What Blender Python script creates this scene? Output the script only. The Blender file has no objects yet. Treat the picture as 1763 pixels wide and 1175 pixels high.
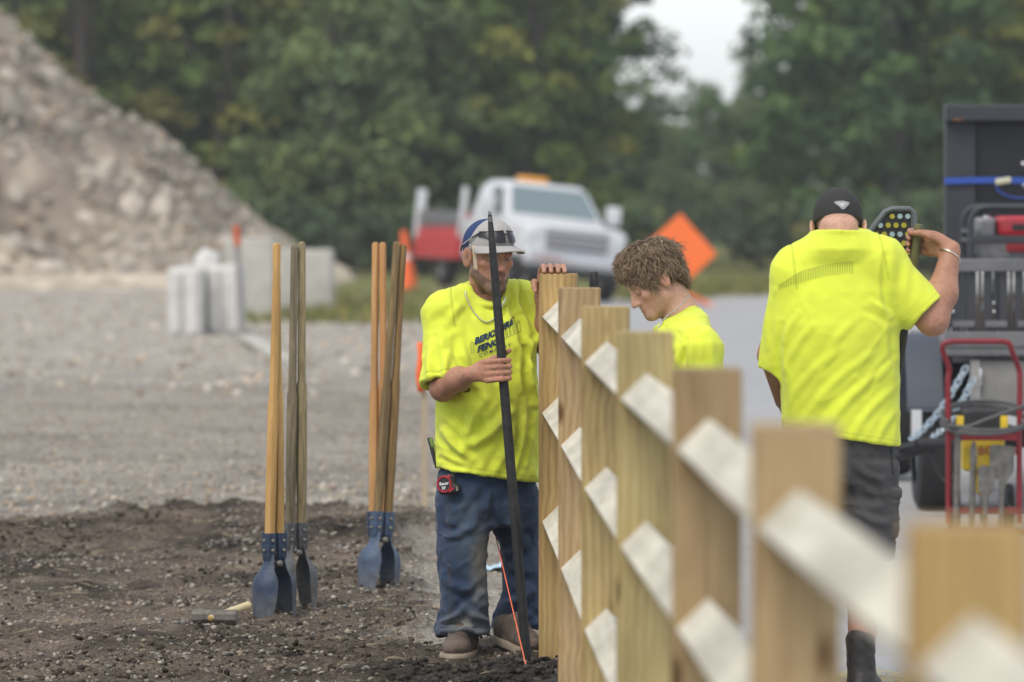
import bpy, bmesh, math, random
import numpy as np
from mathutils import Vector, Matrix
from mathutils.bvhtree import BVHTree

random.seed(7)
RNG = np.random.default_rng(11)
SC = bpy.context.scene
COL = SC.collection
rad = math.radians

# ------------------------------------------------------------------ camera
F_PX, CX, CY, HOR = 9420.0, 881.5, 587.5, 284.0      # photo pixels: focal length, centre, horizon
CAM_H = 1.87
PITCH = math.atan((CY - HOR) / F_PX)
cam_data = bpy.data.cameras.new('camera')
cam = bpy.data.objects.new('camera', cam_data)
COL.objects.link(cam)
cam.location = (0, 0, CAM_H)
cam.rotation_euler = (math.pi / 2 - PITCH, 0, 0)
cam_data.sensor_width = 36.0
cam_data.lens = 36.0 * F_PX / 1763.0
cam_data.clip_start = 0.1
cam_data.clip_end = 3000
cam_data.dof.use_dof = True
cam_data.dof.focus_distance = 20.75
cam_data.dof.aperture_fstop = 3.6
SC.camera = cam

# ------------------------------------------------------------------ sky, sun, exposure
world = bpy.data.worlds.new('World')
SC.world = world
world.use_nodes = True
wn = world.node_tree.nodes
wl = world.node_tree.links
wn.clear()
w_out = wn.new('ShaderNodeOutputWorld')
w_bg = wn.new('ShaderNodeBackground')
w_sky = wn.new('ShaderNodeTexSky')
w_sky.sky_type = 'NISHITA'
w_sky.sun_disc = False
w_sky.sun_elevation = rad(52)
w_sky.sun_rotation = rad(-150)
w_sky.air_density = 1.0
w_sky.dust_density = 0.8
w_sky.ozone_density = 1.0
w_hsv = wn.new('ShaderNodeHueSaturation')
w_hsv.inputs['Saturation'].default_value = 0.45
wl.new(w_sky.outputs[0], w_hsv.inputs['Color'])
# thin even cloud over the whole sky
w_mix = wn.new('ShaderNodeMix')
w_mix.data_type = 'RGBA'
w_mix.inputs[0].default_value = 0.55
w_mix.inputs[7].default_value = (4.25, 4.5, 4.85, 1)
wl.new(w_hsv.outputs[0], w_mix.inputs[6])
wl.new(w_mix.outputs[2], w_bg.inputs['Color'])
w_bg.inputs['Strength'].default_value = 0.15
wl.new(w_bg.outputs[0], w_out.inputs['Surface'])

sun_data = bpy.data.lights.new('sun', 'SUN')
sun = bpy.data.objects.new('sun', sun_data)
COL.objects.link(sun)
sun_data.energy = 1.5
sun_data.angle = rad(30)
sun_data.color = (1.0, 0.93, 0.82)
sun.location = (-10, -10, 30)
sun.rotation_euler = Vector((0.31, 0.53, -0.79)).to_track_quat('-Z', 'Y').to_euler()

SC.view_settings.view_transform = 'Standard'
SC.view_settings.look = 'None'
SC.view_settings.gamma = 1.0
SC.view_settings.use_curve_mapping = False
SC.view_settings.exposure = 0.55
SC.render.engine = 'CYCLES'
SC.cycles.use_denoising = True
SC.cycles.max_bounces = 6
SC.cycles.diffuse_bounces = 3
SC.cycles.volume_bounces = 1
SC.cycles.transparent_max_bounces = 8

# ------------------------------------------------------------------ pixels to points
_f = np.array([0, math.cos(PITCH), -math.sin(PITCH)])
_u = np.array([0, math.sin(PITCH), math.cos(PITCH)])


def P(px, py, d):
    """point seen at photo pixel (px, py) at depth d (metres along +Y)"""
    v = _f + np.array([1.0, 0, 0]) * ((px - CX) / F_PX) + _u * (-(py - CY) / F_PX)
    return np.array([0, 0, CAM_H]) + v * (d / v[1])


def to_px(v):
    """photo pixels of an (n,3) array of points"""
    r = np.asarray(v, float) - np.array([0, 0, CAM_H])
    z = r @ _f
    return CX + F_PX * r[:, 0] / z, CY - F_PX * (r @ _u) / z


# ------------------------------------------------------------------ object helpers
ORG = {}


def _org(o):
    return np.array(ORG.get(o.name, (0, 0, 0)), float)


def tag(o, label, cat, group=None, kind=None):
    if label:
        o['label'] = label
    if cat:
        o['category'] = cat
    if group:
        o['group'] = group
    if kind:
        o['kind'] = kind
    return o


def thing(name, label, cat, loc=(0, 0, 0), group=None, rot=None):
    """Empty at a thing's base; its parts are built in world space (or in local space if rot is given)"""
    o = bpy.data.objects.new(name, None)
    COL.objects.link(o)
    o.empty_display_size = 0.1
    o.location = loc
    if rot is not None:
        o.rotation_euler = rot
        ORG[o.name] = (0, 0, 0)
    else:
        ORG[o.name] = tuple(loc)
    tag(o, label, cat, group)
    return o


def mesh_from(name, V, F, smooth=False, col=None):
    me = bpy.data.meshes.new(name)
    V = np.asarray(V, np.float32)
    if isinstance(F, np.ndarray):
        n = F.shape[1]
        me.vertices.add(len(V))
        me.vertices.foreach_set('co', V.ravel())
        me.loops.add(F.size)
        me.loops.foreach_set('vertex_index', F.ravel().astype(np.int32))
        me.polygons.add(len(F))
        me.polygons.foreach_set('loop_start', np.arange(0, F.size, n, dtype=np.int32))
        me.update(calc_edges=True)
    else:
        me.from_pydata([tuple(map(float, v)) for v in V], [], F)
        me.update()
    if smooth:
        me.polygons.foreach_set('use_smooth', np.ones(len(me.polygons), bool))
    if col is not None:
        c = np.ones((len(V), 4), np.float32)
        c[:, :3] = col
        a = me.color_attributes.new('Col', 'FLOAT_COLOR', 'POINT')
        a.data.foreach_set('color', c.ravel())
    return me


def link_obj(name, me, mat, parent=None):
    o = bpy.data.objects.new(name, me)
    COL.objects.link(o)
    if mat is not None:
        for m in (mat if isinstance(mat, (list, tuple)) else [mat]):
            me.materials.append(m)
    if parent is not None:
        o.parent = parent
        ORG[o.name] = ORG.get(parent.name, (0, 0, 0))
    return o


def add(name, V, F, mat, parent=None, smooth=False, col=None, org=None):
    """mesh object; V is in world space and stored relative to its thing's base"""
    V = np.asarray(V, float)
    base = _org(parent) if parent is not None else np.array(org if org is not None else (0, 0, 0), float)
    me = mesh_from(name, V - base, F, smooth, col)
    o = link_obj(name, me, mat, parent)
    if parent is None and org is not None:
        o.location = org
        ORG[o.name] = tuple(org)
    return o


def rotm(ax=(0, 0, 1), ang=0.0):
    return np.array(Matrix.Rotation(ang, 3, Vector(ax)))


def euler(x=0, y=0, z=0):
    return rotm((0, 0, 1), z) @ rotm((0, 1, 0), y) @ rotm((1, 0, 0), x)


def frame(fwd, up):
    """columns: side, forward, up"""
    f = np.asarray(fwd, float)
    f = f / np.linalg.norm(f)
    s = np.cross(f, up)
    s /= np.linalg.norm(s)
    u = np.cross(s, f)
    return np.stack([s, f, u], 1)


class MB:
    """collects shapes into ONE mesh"""

    def __init__(self):
        self.V, self.F = [], []

    def raw(self, V, F):
        b = len(self.V)
        self.V += [np.asarray(v, float) for v in V]
        self.F += [tuple(i + b for i in f) for f in F]
        return self

    def box(self, c, s, R=None, bev=0.0, seg=2):
        bm = bmesh.new()
        bmesh.ops.create_cube(bm, size=1.0)
        for v in bm.verts:
            v.co = Vector((v.co.x * s[0], v.co.y * s[1], v.co.z * s[2]))
        if bev:
            bmesh.ops.bevel(bm, geom=bm.edges[:], offset=min(bev, 0.45 * min(s)), segments=seg, affect='EDGES', profile=0.6)
        self._bm(bm, c, R)
        return self

    def _bm(self, bm, c, R):
        bm.verts.index_update()
        V = np.array([v.co[:] for v in bm.verts])
        F = [tuple(v.index for v in f.verts) for f in bm.faces]
        bm.free()
        if R is not None:
            V = V @ np.asarray(R).T
        self.raw(V + np.asarray(c, float), F)

    def tube(self, pts, r, n=8, caps=True, flat=None):
        pts = [np.asarray(p, float) for p in pts]
        m = len(pts)
        rs = r if isinstance(r, (list, tuple, np.ndarray)) else [r] * m
        V, F = [], []
        prev = None
        for i, p in enumerate(pts):
            t = pts[min(i + 1, m - 1)] - pts[max(i - 1, 0)]
            t /= (np.linalg.norm(t) + 1e-9)
            if prev is None:
                a = np.cross(t, (0, 0, 1) if abs(t[2]) < 0.9 else (1, 0, 0))
            else:
                a = prev - t * (prev @ t)
            a /= (np.linalg.norm(a) + 1e-9)
            prev = a
            b = np.cross(t, a)
            for k in range(n):
                th = 2 * math.pi * k / n
                V.append(p + rs[i] * (a * math.cos(th) + b * math.sin(th)))
        for i in range(m - 1):
            for k in range(n):
                k2 = (k + 1) % n
                F.append((i * n + k, i * n + k2, (i + 1) * n + k2, (i + 1) * n + k))
        if caps:
            F.append(tuple(range(n))[::-1])
            F.append(tuple((m - 1) * n + k for k in range(n)))
        return self.raw(V, F)

    def cyl(self, a, b, r, n=16, bev=0.0):
        a, b = np.asarray(a, float), np.asarray(b, float)
        if bev:
            t = (b - a) / np.linalg.norm(b - a)
            return self.tube([a, a + t * 1e-4, a + t * bev, b - t * bev, b - t * 1e-4, b],
                             [r * 0.0 + max(r - bev, r * .3), max(r - bev, r * .3), r, r, max(r - bev, r * .3), max(r - bev, r * .3)], n)
        return self.tube([a, b], r, n)

    def prism(self, pts2, mapf, t0, t1):
        """polygon pts2 extruded from t0 to t1; mapf(u, v, t) gives a point"""
        n = len(pts2)
        V = [mapf(u, v, t0) for u, v in pts2] + [mapf(u, v, t1) for u, v in pts2]
        F = [tuple(range(n))[::-1], tuple(range(n, 2 * n))]
        F += [(i, (i + 1) % n, n + (i + 1) % n, n + i) for i in range(n)]
        return self.raw(V, F)

    def ball(self, c, r, R=None, n=10):
        bm = bmesh.new()
        bmesh.ops.create_uvsphere(bm, u_segments=2 * n, v_segments=n, radius=1.0)
        rr = np.array(r if not np.isscalar(r) else (r, r, r), float)
        for v in bm.verts:
            v.co = Vector((v.co.x * rr[0], v.co.y * rr[1], v.co.z * rr[2]))
        self._bm(bm, c, R)
        return self

    def build(self, name, mat, parent=None, smooth=False, col=None, org=None, fix=True):
        o = add(name, np.array(self.V), self.F, mat, parent, smooth, col, org)
        if fix:
            bm = bmesh.new()
            bm.from_mesh(o.data)
            bmesh.ops.recalc_face_normals(bm, faces=bm.faces[:])
            bm.to_mesh(o.data)
            bm.free()
        if smooth:
            o.data.polygons.foreach_set('use_smooth', np.ones(len(o.data.polygons), bool))
            auto_smooth(o)
        return o


def auto_smooth(o, ang=40):
    """sharp edges above an angle so that bevelled shapes keep their edges"""
    me = o.data
    bm = bmesh.new()
    bm.from_mesh(me)
    lim = rad(ang)
    for e in bm.edges:
        if len(e.link_faces) == 2 and e.calc_face_angle(0) > lim:
            e.smooth = False
    bm.to_mesh(me)
    bm.free()


def copy_tree(o, parent=None):
    c = o.copy()
    COL.objects.link(c)
    c.parent = parent
    for ch in o.children:
        copy_tree(ch, c)
    return c


def bez(p0, p1, p2, n=8):
    p0, p1, p2 = (np.asarray(p, float) for p in (p0, p1, p2))
    return [(1 - t) ** 2 * p0 + 2 * t * (1 - t) * p1 + t * t * p2 for t in np.linspace(0, 1, n)]


def spline(pts, n=6):
    """Catmull-Rom through the points"""
    p = [np.asarray(q, float) for q in pts]
    p = [2 * p[0] - p[1]] + p + [2 * p[-1] - p[-2]]
    out = []
    for i in range(1, len(p) - 2):
        for t in np.linspace(0, 1, n, endpoint=False):
            a, b, c, d = p[i - 1], p[i], p[i + 1], p[i + 2]
            out.append(0.5 * (2 * b + (c - a) * t + (2 * a - 5 * b + 4 * c - d) * t * t + (3 * b - a - 3 * c + d) * t ** 3))
    out.append(p[-2])
    return out


# ------------------------------------------------------------------ noise on arrays
_tab = RNG.random((64, 64, 64)).astype(np.float32) * 2 - 1


def vnoise(p):
    """smooth value noise, (n,3) -> (n,) in -1..1"""
    p = np.asarray(p, float)
    i = np.floor(p).astype(int)
    f = p - i
    f = f * f * (3 - 2 * f)
    i &= 63
    j = (i + 1) & 63
    x0, y0, z0 = i.T
    x1, y1, z1 = j.T
    fx, fy, fz = f.T
    t = _tab
    a = t[x0, y0, z0] * (1 - fx) + t[x1, y0, z0] * fx
    b = t[x0, y1, z0] * (1 - fx) + t[x1, y1, z0] * fx
    c = t[x0, y0, z1] * (1 - fx) + t[x1, y0, z1] * fx
    d = t[x0, y1, z1] * (1 - fx) + t[x1, y1, z1] * fx
    return (a * (1 - fy) + b * fy) * (1 - fz) + (c * (1 - fy) + d * fy) * fz


def fbm(p, oct=4, gain=0.5):
    p = np.asarray(p, float)
    s, a = 0, 1.0
    for o in range(oct):
        s = s + a * vnoise(p * (2.03 ** o) + 17.3 * o)
        a *= gain
    return s


def ridge(p):
    """sharp creases, 0..1"""
    return (1 - np.abs(vnoise(p))) ** 3


def sstep(a, b, x):
    t = np.clip((x - a) / (b - a), 0, 1)
    return t * t * (3 - 2 * t)


# ------------------------------------------------------------------ implicit bodies (smooth unions -> one surface)
class Field:
    def __init__(s, lo, hi, h):
        s.lo = np.asarray(lo, float)
        s.h = h
        n = np.ceil((np.asarray(hi, float) - s.lo) / h).astype(int) + 1
        s.v = np.full(n, 1.0, np.float32)
        s.ax = [(s.lo[i] + h * np.arange(n[i])).astype(np.float32) for i in range(3)]

    def put(s, lo, hi, fn, k=0.01, op='u'):
        sl = []
        for i in range(3):
            a = int(np.clip(math.floor((lo[i] - k - s.lo[i]) / s.h) - 2, 0, s.v.shape[i]))
            b = int(np.clip(math.ceil((hi[i] + k - s.lo[i]) / s.h) + 3, 0, s.v.shape[i]))
            if b <= a:
                return
            sl.append(slice(a, b))
        X = s.ax[0][sl[0]][:, None, None]
        Y = s.ax[1][sl[1]][None, :, None]
        Z = s.ax[2][sl[2]][None, None, :]
        d = fn(X, Y, Z).astype(np.float32)
        a = s.v[tuple(sl)]
        if op == 'u':
            h = np.maximum(k - np.abs(a - d), 0) / k
            s.v[tuple(sl)] = np.minimum(a, d) - h * h * k * 0.25
        else:
            d = -d
            h = np.maximum(k - np.abs(a - d), 0) / k
            s.v[tuple(sl)] = np.maximum(a, d) + h * h * k * 0.25

    def cone(s, a, b, ra, rb, k=0.01, op='u'):
        a, b = np.asarray(a, float), np.asarray(b, float)
        ab = b - a
        L2 = ab @ ab + 1e-12
        R = max(ra, rb)

        def fn(X, Y, Z):
            t = np.clip(((X - a[0]) * ab[0] + (Y - a[1]) * ab[1] + (Z - a[2]) * ab[2]) / L2, 0, 1)
            return np.sqrt((X - a[0] - t * ab[0]) ** 2 + (Y - a[1] - t * ab[1]) ** 2 + (Z - a[2] - t * ab[2]) ** 2) - (ra + (rb - ra) * t)
        s.put(np.minimum(a, b) - R, np.maximum(a, b) + R, fn, k, op)

    def chain(s, pts, rs, k=0.006, op='u'):
        for i in range(len(pts) - 1):
            s.cone(pts[i], pts[i + 1], rs[i], rs[i + 1], k, op)

    def ell(s, c, r, R=None, k=0.01, op='u'):
        c, r = np.asarray(c, float), np.asarray(r, float)
        R = np.eye(3) if R is None else np.asarray(R, float)
        ext = np.abs(R) @ r

        def fn(X, Y, Z):
            dx, dy, dz = X - c[0], Y - c[1], Z - c[2]
            q = [(R[0, i] * dx + R[1, i] * dy + R[2, i] * dz) for i in range(3)]
            k0 = np.sqrt((q[0] / r[0]) ** 2 + (q[1] / r[1]) ** 2 + (q[2] / r[2]) ** 2)
            k1 = np.sqrt((q[0] / r[0] ** 2) ** 2 + (q[1] / r[1] ** 2) ** 2 + (q[2] / r[2] ** 2) ** 2)
            return k0 * (k0 - 1) / (k1 + 1e-6)
        s.put(c - ext, c + ext, fn, k, op)

    def box(s, c, hs, R=None, rnd=0.005, k=0.01, op='u'):
        c, hs = np.asarray(c, float), np.asarray(hs, float)
        R = np.eye(3) if R is None else np.asarray(R, float)
        ext = np.abs(R) @ hs

        def fn(X, Y, Z):
            dx, dy, dz = X - c[0], Y - c[1], Z - c[2]
            q = [np.abs(R[0, i] * dx + R[1, i] * dy + R[2, i] * dz) - (hs[i] - rnd) for i in range(3)]
            o = np.sqrt(np.maximum(q[0], 0) ** 2 + np.maximum(q[1], 0) ** 2 + np.maximum(q[2], 0) ** 2)
            return o + np.minimum(np.maximum(q[0], np.maximum(q[1], q[2])), 0) - rnd
        s.put(c - ext, c + ext, fn, k, op)

    def loft(s, rows, yaw=0.0, k=0.01, op='u', rnd=2.0):
        """stack of ellipses: rows of (z, cx, cy, a, b), flat cut at both ends"""
        rows = sorted(rows, key=lambda q: q[0])
        z = np.array([q[0] for q in rows])
        A = np.array(rows, float)
        c_, s_ = math.cos(yaw), math.sin(yaw)

        def fn(X, Y, Z):
            zz = np.clip(Z[0, 0], z[0], z[-1])
            cx, cy, a, b = (np.interp(zz, z, A[:, i]).astype(np.float32)[None, None, :] for i in (1, 2, 3, 4))
            dx, dy = X - cx, Y - cy
            u = np.abs(dx * c_ + dy * s_) / a
            w = np.abs(-dx * s_ + dy * c_) / b
            kk = (u ** rnd + w ** rnd) ** (1.0 / rnd)
            d = (kk - 1) * np.minimum(a, b)
            return np.maximum(d, np.maximum(z[0] - Z, Z - z[-1]))
        m = max(A[:, 3].max(), A[:, 4].max())
        s.put((A[:, 1].min() - m, A[:, 2].min() - m, z[0]), (A[:, 1].max() + m, A[:, 2].max() + m, z[-1]), fn, k, op)

    def half(s, p, n, k=0.004, keep_below=True):
        """cut away the side the normal points to"""
        p, n = np.asarray(p, float), np.asarray(n, float)
        n = n / np.linalg.norm(n)
        d = (s.ax[0][:, None, None] - p[0]) * n[0] + (s.ax[1][None, :, None] - p[1]) * n[1] + (s.ax[2][None, None, :] - p[2]) * n[2]
        s.v = np.maximum(s.v, d.astype(np.float32))

    def mesh(s, smooth=1):
        v = s.v
        v = np.pad(v, 1, constant_values=1.0)
        sg = v < 0
        c = np.zeros(np.array(v.shape) - 1, np.int8)
        offs = [(i, j, k) for i in (0, 1) for j in (0, 1) for k in (0, 1)]
        n0, n1, n2 = c.shape
        for o in offs:
            c += sg[o[0]:o[0] + n0, o[1]:o[1] + n1, o[2]:o[2] + n2]
        act = (c > 0) & (c < 8)
        idx = np.argwhere(act)
        vid = np.full(act.shape, -1, np.int32)
        vid[act] = np.arange(len(idx))
        cv = {o: v[idx[:, 0] + o[0], idx[:, 1] + o[1], idx[:, 2] + o[2]] for o in offs}
        pos = np.zeros((len(idx), 3))
        cnt = np.zeros(len(idx))
        for o in offs:
            for a in range(3):
                if o[a] == 0:
                    p = list(o)
                    p[a] = 1
                    va, vb = cv[o], cv[tuple(p)]
                    m = (va < 0) != (vb < 0)
                    t = np.where(m, va / np.where(m, va - vb, 1), 0)
                    q = np.zeros((len(idx), 3))
                    q[:] = o
                    q[:, a] += t
                    pos += q * m[:, None]
                    cnt += m
        V = (idx + pos / cnt[:, None] - 1) * s.h + s.lo
        F = []
        for a in range(3):
            b, d = (a + 1) % 3, (a + 2) % 3
            sa = [slice(None)] * 3
            sb = [slice(None)] * 3
            sa[a] = slice(0, -1)
            sb[a] = slice(1, None)
            e = np.argwhere(sg[tuple(sa)] != sg[tuple(sb)])
            e = e[(e[:, b] > 0) & (e[:, d] > 0)]
            if not len(e):
                continue
            inside = sg[e[:, 0], e[:, 1], e[:, 2]]
            q = []
            for ob, od in ((1, 1), (0, 1), (0, 0), (1, 0)):
                w = e.copy()
                w[:, b] -= ob
                w[:, d] -= od
                q.append(vid[w[:, 0], w[:, 1], w[:, 2]])
            q = np.stack(q, 1)
            q[~inside] = q[~inside][:, ::-1]
            F.append(q)
        F = np.concatenate(F)
        F = F[(F >= 0).all(1)]
        for _ in range(smooth):
            V = relax(V, F, 0.5)
        return V, F


def relax(V, F, lam):
    acc = np.zeros_like(V)
    n = np.zeros(len(V))
    for i in range(4):
        a, b = F[:, i], F[:, (i + 1) % 4]
        for ax in range(3):
            acc[:, ax] += np.bincount(a, V[b, ax], len(V)) + np.bincount(b, V[a, ax], len(V))
        n += np.bincount(a, minlength=len(V)) + np.bincount(b, minlength=len(V))
    return V + lam * (acc / np.maximum(n, 1)[:, None] - V)


def normals(V, F):
    fn = np.cross(V[F[:, 2]] - V[F[:, 0]], V[F[:, 3]] - V[F[:, 1]])
    N = np.zeros_like(V)
    for i in range(4):
        for ax in range(3):
            N[:, ax] += np.bincount(F[:, i], fn[:, ax], len(V))
    return N / (np.linalg.norm(N, axis=1)[:, None] + 1e-12)


def folds(V, N, lines, front=True):
    """raise or sink cloth along lines drawn over the surface: (x1,y1,x2,y2,width,amp)"""
    px, py = to_px(V)
    w = sstep(0.05, 0.35, -N[:, 1]) if front else 1.0
    out = np.zeros(len(V))
    for x1, y1, x2, y2, wd, am in lines:
        dx, dy = x2 - x1, y2 - y1
        L2 = dx * dx + dy * dy
        t = np.clip(((px - x1) * dx + (py - y1) * dy) / L2, 0, 1)
        bend = 0.06 * math.sqrt(L2) * np.sin(t * math.pi)
        d = np.hypot(px - x1 - t * dx + bend * dy / math.sqrt(L2), py - y1 - t * dy - bend * dx / math.sqrt(L2))
        taper = 0.35 + 0.65 * np.sin(np.clip(t, 0.02, 0.98) * math.pi)
        g = np.exp(-(d / wd) ** 2) - 0.55 * np.exp(-((d - 1.7 * wd) / wd) ** 2)
        out += am * g * taper * w
    return V + N * out[:, None]


# ------------------------------------------------------------------ materials
def mat(name, base, rough=0.8, metal=0.0, noise=None, bump=None, attr=False, objcol=False, spec=0.5, sheen=0.0, sss=0.0, emit=None, stretch=(1, 1, 1), noise2=None, coat=0.0):
    m = bpy.data.materials.new(name)
    m.use_nodes = True
    nt = m.node_tree
    n, l = nt.nodes, nt.links
    b = n['Principled BSDF']
    b.inputs['Roughness'].default_value = rough
    b.inputs['Metallic'].default_value = metal
    b.inputs['Specular IOR Level'].default_value = spec
    if sheen:
        b.inputs['Sheen Weight'].default_value = sheen
        b.inputs['Sheen Roughness'].default_value = 0.6
    if coat:
        b.inputs['Coat Weight'].default_value = coat
    if sss:
        b.inputs['Subsurface Weight'].default_value = sss
        b.inputs['Subsurface Radius'].default_value = (0.012, 0.005, 0.003)
        b.inputs['Subsurface Scale'].default_value = 0.5
    if emit:
        b.inputs['Emission Color'].default_value = (*emit[:3], 1)
        b.inputs['Emission Strength'].default_value = emit[3]
    tc = n.new('ShaderNodeTexCoord')
    mp = n.new('ShaderNodeMapping')
    mp.inputs['Scale'].default_value = stretch
    l.new(tc.outputs['Object'], mp.inputs['Vector'])
    src = None
    if attr:
        a = n.new('ShaderNodeAttribute')
        a.attribute_name = 'Col'
        src = a.outputs['Color']
    elif objcol:
        a = n.new('ShaderNodeObjectInfo')
        src = a.outputs['Color']
    for spec_ in (noise, noise2):
        if not spec_:
            continue
        sc, amt = spec_[:2]
        t = n.new('ShaderNodeTexNoise')
        t.inputs['Scale'].default_value = sc
        t.inputs['Detail'].default_value = 6
        t.inputs['Roughness'].default_value = 0.6
        l.new(mp.outputs[0], t.inputs['Vector'])
        mr = n.new('ShaderNodeMapRange')
        mr.inputs[1].default_value = 0.25
        mr.inputs[2].default_value = 0.75
        mr.inputs[3].default_value = 1 - amt
        mr.inputs[4].default_value = 1 + amt
        l.new(t.outputs['Fac'], mr.inputs[0])
        mx = n.new('ShaderNodeMix')
        mx.data_type = 'RGBA'
        mx.blend_type = 'MULTIPLY'
        mx.inputs[0].default_value = 1.0
        if src is None:
            mx.inputs[6].default_value = (*base, 1)
        else:
            l.new(src, mx.inputs[6])
        l.new(mr.outputs[0], mx.inputs[7])
        src = mx.outputs[2]
    if src is None:
        b.inputs['Base Color'].default_value = (*base, 1)
    else:
        l.new(src, b.inputs['Base Color'])
    if bump:
        t = n.new('ShaderNodeTexNoise')
        t.inputs['Scale'].default_value = bump[0]
        t.inputs['Detail'].default_value = 5
        l.new(mp.outputs[0], t.inputs['Vector'])
        bp = n.new('ShaderNodeBump')
        bp.inputs['Strength'].default_value = bump[1]
        bp.inputs['Distance'].default_value = bump[2] if len(bump) > 2 else 0.005
        l.new(t.outputs['Fac'], bp.inputs['Height'])
        l.new(bp.outputs[0], b.inputs['Normal'])
    return m


def wood(name, light, dark, ring=14.0, fine=90.0, rough=0.75, objcol=False, knots=True, contrast=1.0, wave_w=0.13, streak=22.0, bumpk=0.14):
    """boards with the grain along local Z"""
    m = bpy.data.materials.new(name)
    m.use_nodes = True
    n, l = m.node_tree.nodes, m.node_tree.links
    b = n['Principled BSDF']
    b.inputs['Roughness'].default_value = rough
    b.inputs['Specular IOR Level'].default_value = 0.3
    tc = n.new('ShaderNodeTexCoord')
    oi = n.new('ShaderNodeObjectInfo')
    ad = n.new('ShaderNodeVectorMath')
    ad.operation = 'MULTIPLY_ADD'
    ad.inputs[1].default_value = (7.0, 5.0, 9.0)
    cmb = n.new('ShaderNodeCombineXYZ')
    for i in range(3):
        l.new(oi.outputs['Random'], cmb.inputs[i])
    l.new(cmb.outputs[0], ad.inputs[0])
    l.new(tc.outputs['Object'], ad.inputs[2])
    mp = n.new('ShaderNodeMapping')
    mp.inputs['Scale'].default_value = (1, 1, 0.07)
    wz = n.new('ShaderNodeTexNoise')
    wz.inputs['Scale'].default_value = 2.6
    wz.inputs['Detail'].default_value = 3
    l.new(ad.outputs[0], wz.inputs['Vector'])
    wm = n.new('ShaderNodeVectorMath')
    wm.operation = 'MULTIPLY_ADD'
    wm.inputs[1].default_value = (0.07, 0.07, 0.0)
    l.new(wz.outputs['Color'], wm.inputs[0])
    l.new(ad.outputs[0], wm.inputs[2])
    l.new(wm.outputs[0], mp.inputs['Vector'])
    warp = n.new('ShaderNodeTexNoise')
    warp.inputs['Scale'].default_value = 9.0
    warp.inputs['Detail'].default_value = 3
    l.new(mp.outputs[0], warp.inputs['Vector'])
    wv = n.new('ShaderNodeTexWave')
    wv.wave_type = 'RINGS'
    wv.rings_direction = 'Z'
    wv.inputs['Scale'].default_value = ring
    wv.inputs['Distortion'].default_value = 5.0
    wv.inputs['Detail'].default_value = 3
    wv.inputs['Detail Scale'].default_value = 1.2
    l.new(mp.outputs[0], wv.inputs['Vector'])
    fn = n.new('ShaderNodeTexNoise')
    fn.inputs['Scale'].default_value = fine
    fn.inputs['Detail'].default_value = 4
    l.new(mp.outputs[0], fn.inputs['Vector'])
    mx = n.new('ShaderNodeMath')
    mx.operation = 'MULTIPLY_ADD'
    mx.inputs[1].default_value = wave_w
    l.new(wv.outputs['Fac'], mx.inputs[0])
    m2 = n.new('ShaderNodeMath')
    m2.operation = 'MULTIPLY'
    m2.inputs[1].default_value = 0.78
    sk = n.new('ShaderNodeTexNoise')
    sk.inputs['Scale'].default_value = streak
    sk.inputs['Detail'].default_value = 9
    sk.inputs['Roughness'].default_value = 0.62
    sk.inputs['Distortion'].default_value = 0.35
    l.new(mp.outputs[0], sk.inputs['Vector'])
    av = n.new('ShaderNodeMath')
    av.operation = 'MULTIPLY_ADD'
    av.inputs[1].default_value = 0.35
    sv_ = n.new('ShaderNodeMath')
    sv_.operation = 'MULTIPLY'
    sv_.inputs[1].default_value = 0.65
    l.new(sk.outputs['Fac'], sv_.inputs[0])
    l.new(fn.outputs['Fac'], av.inputs[0])
    l.new(sv_.outputs[0], av.inputs[2])
    l.new(av.outputs[0], m2.inputs[0])
    l.new(m2.outputs[0], mx.inputs[2])
    ramp = n.new('ShaderNodeValToRGB')
    ramp.color_ramp.elements[0].position = 0.5 - 0.33 / contrast
    ramp.color_ramp.elements[1].position = 0.5 + 0.22 / contrast
    ramp.color_ramp.elements[0].color = (*dark, 1)
    ramp.color_ramp.elements[1].color = (*light, 1)
    l.new(mx.outputs[0], ramp.inputs[0])
    src = ramp.outputs[0]
    # weather stains: large soft patches
    st = n.new('ShaderNodeTexNoise')
    st.inputs['Scale'].default_value = 3.5
    st.inputs['Detail'].default_value = 4
    mp2 = n.new('ShaderNodeMapping')
    mp2.inputs['Scale'].default_value = (1.5, 1.5, 0.5)
    l.new(ad.outputs[0], mp2.inputs['Vector'])
    l.new(mp2.outputs[0], st.inputs['Vector'])
    mr = n.new('ShaderNodeMapRange')
    mr.inputs[1].default_value = 0.3
    mr.inputs[2].default_value = 0.7
    mr.inputs[3].default_value = 0.72
    mr.inputs[4].default_value = 1.15
    l.new(st.outputs['Fac'], mr.inputs[0])
    mm = n.new('ShaderNodeMix')
    mm.data_type = 'RGBA'
    mm.blend_type = 'MULTIPLY'
    mm.inputs[0].default_value = 1
    l.new(src, mm.inputs[6])
    l.new(mr.outputs[0], mm.inputs[7])
    src = mm.outputs[2]
    if knots:
        mk = n.new('ShaderNodeMapping')
        mk.inputs['Scale'].default_value = (8, 8, 3.0)
        l.new(ad.outputs[0], mk.inputs['Vector'])
        vo = n.new('ShaderNodeTexVoronoi')
        vo.inputs['Scale'].default_value = 1.0
        l.new(mk.outputs[0], vo.inputs['Vector'])
        kr = n.new('ShaderNodeValToRGB')
        kr.color_ramp.elements[0].position = 0.07
        kr.color_ramp.elements[0].color = (0.3, 0.2, 0.14, 1)
        kr.color_ramp.elements[1].position = 0.16
        kr.color_ramp.elements[1].color = (1, 1, 1, 1)
        l.new(vo.outputs['Distance'], kr.inputs[0])
        m3 = n.new('ShaderNodeMix')
        m3.data_type = 'RGBA'
        m3.blend_type = 'MULTIPLY'
        m3.inputs[0].default_value = 1
        l.new(src, m3.inputs[6])
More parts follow.
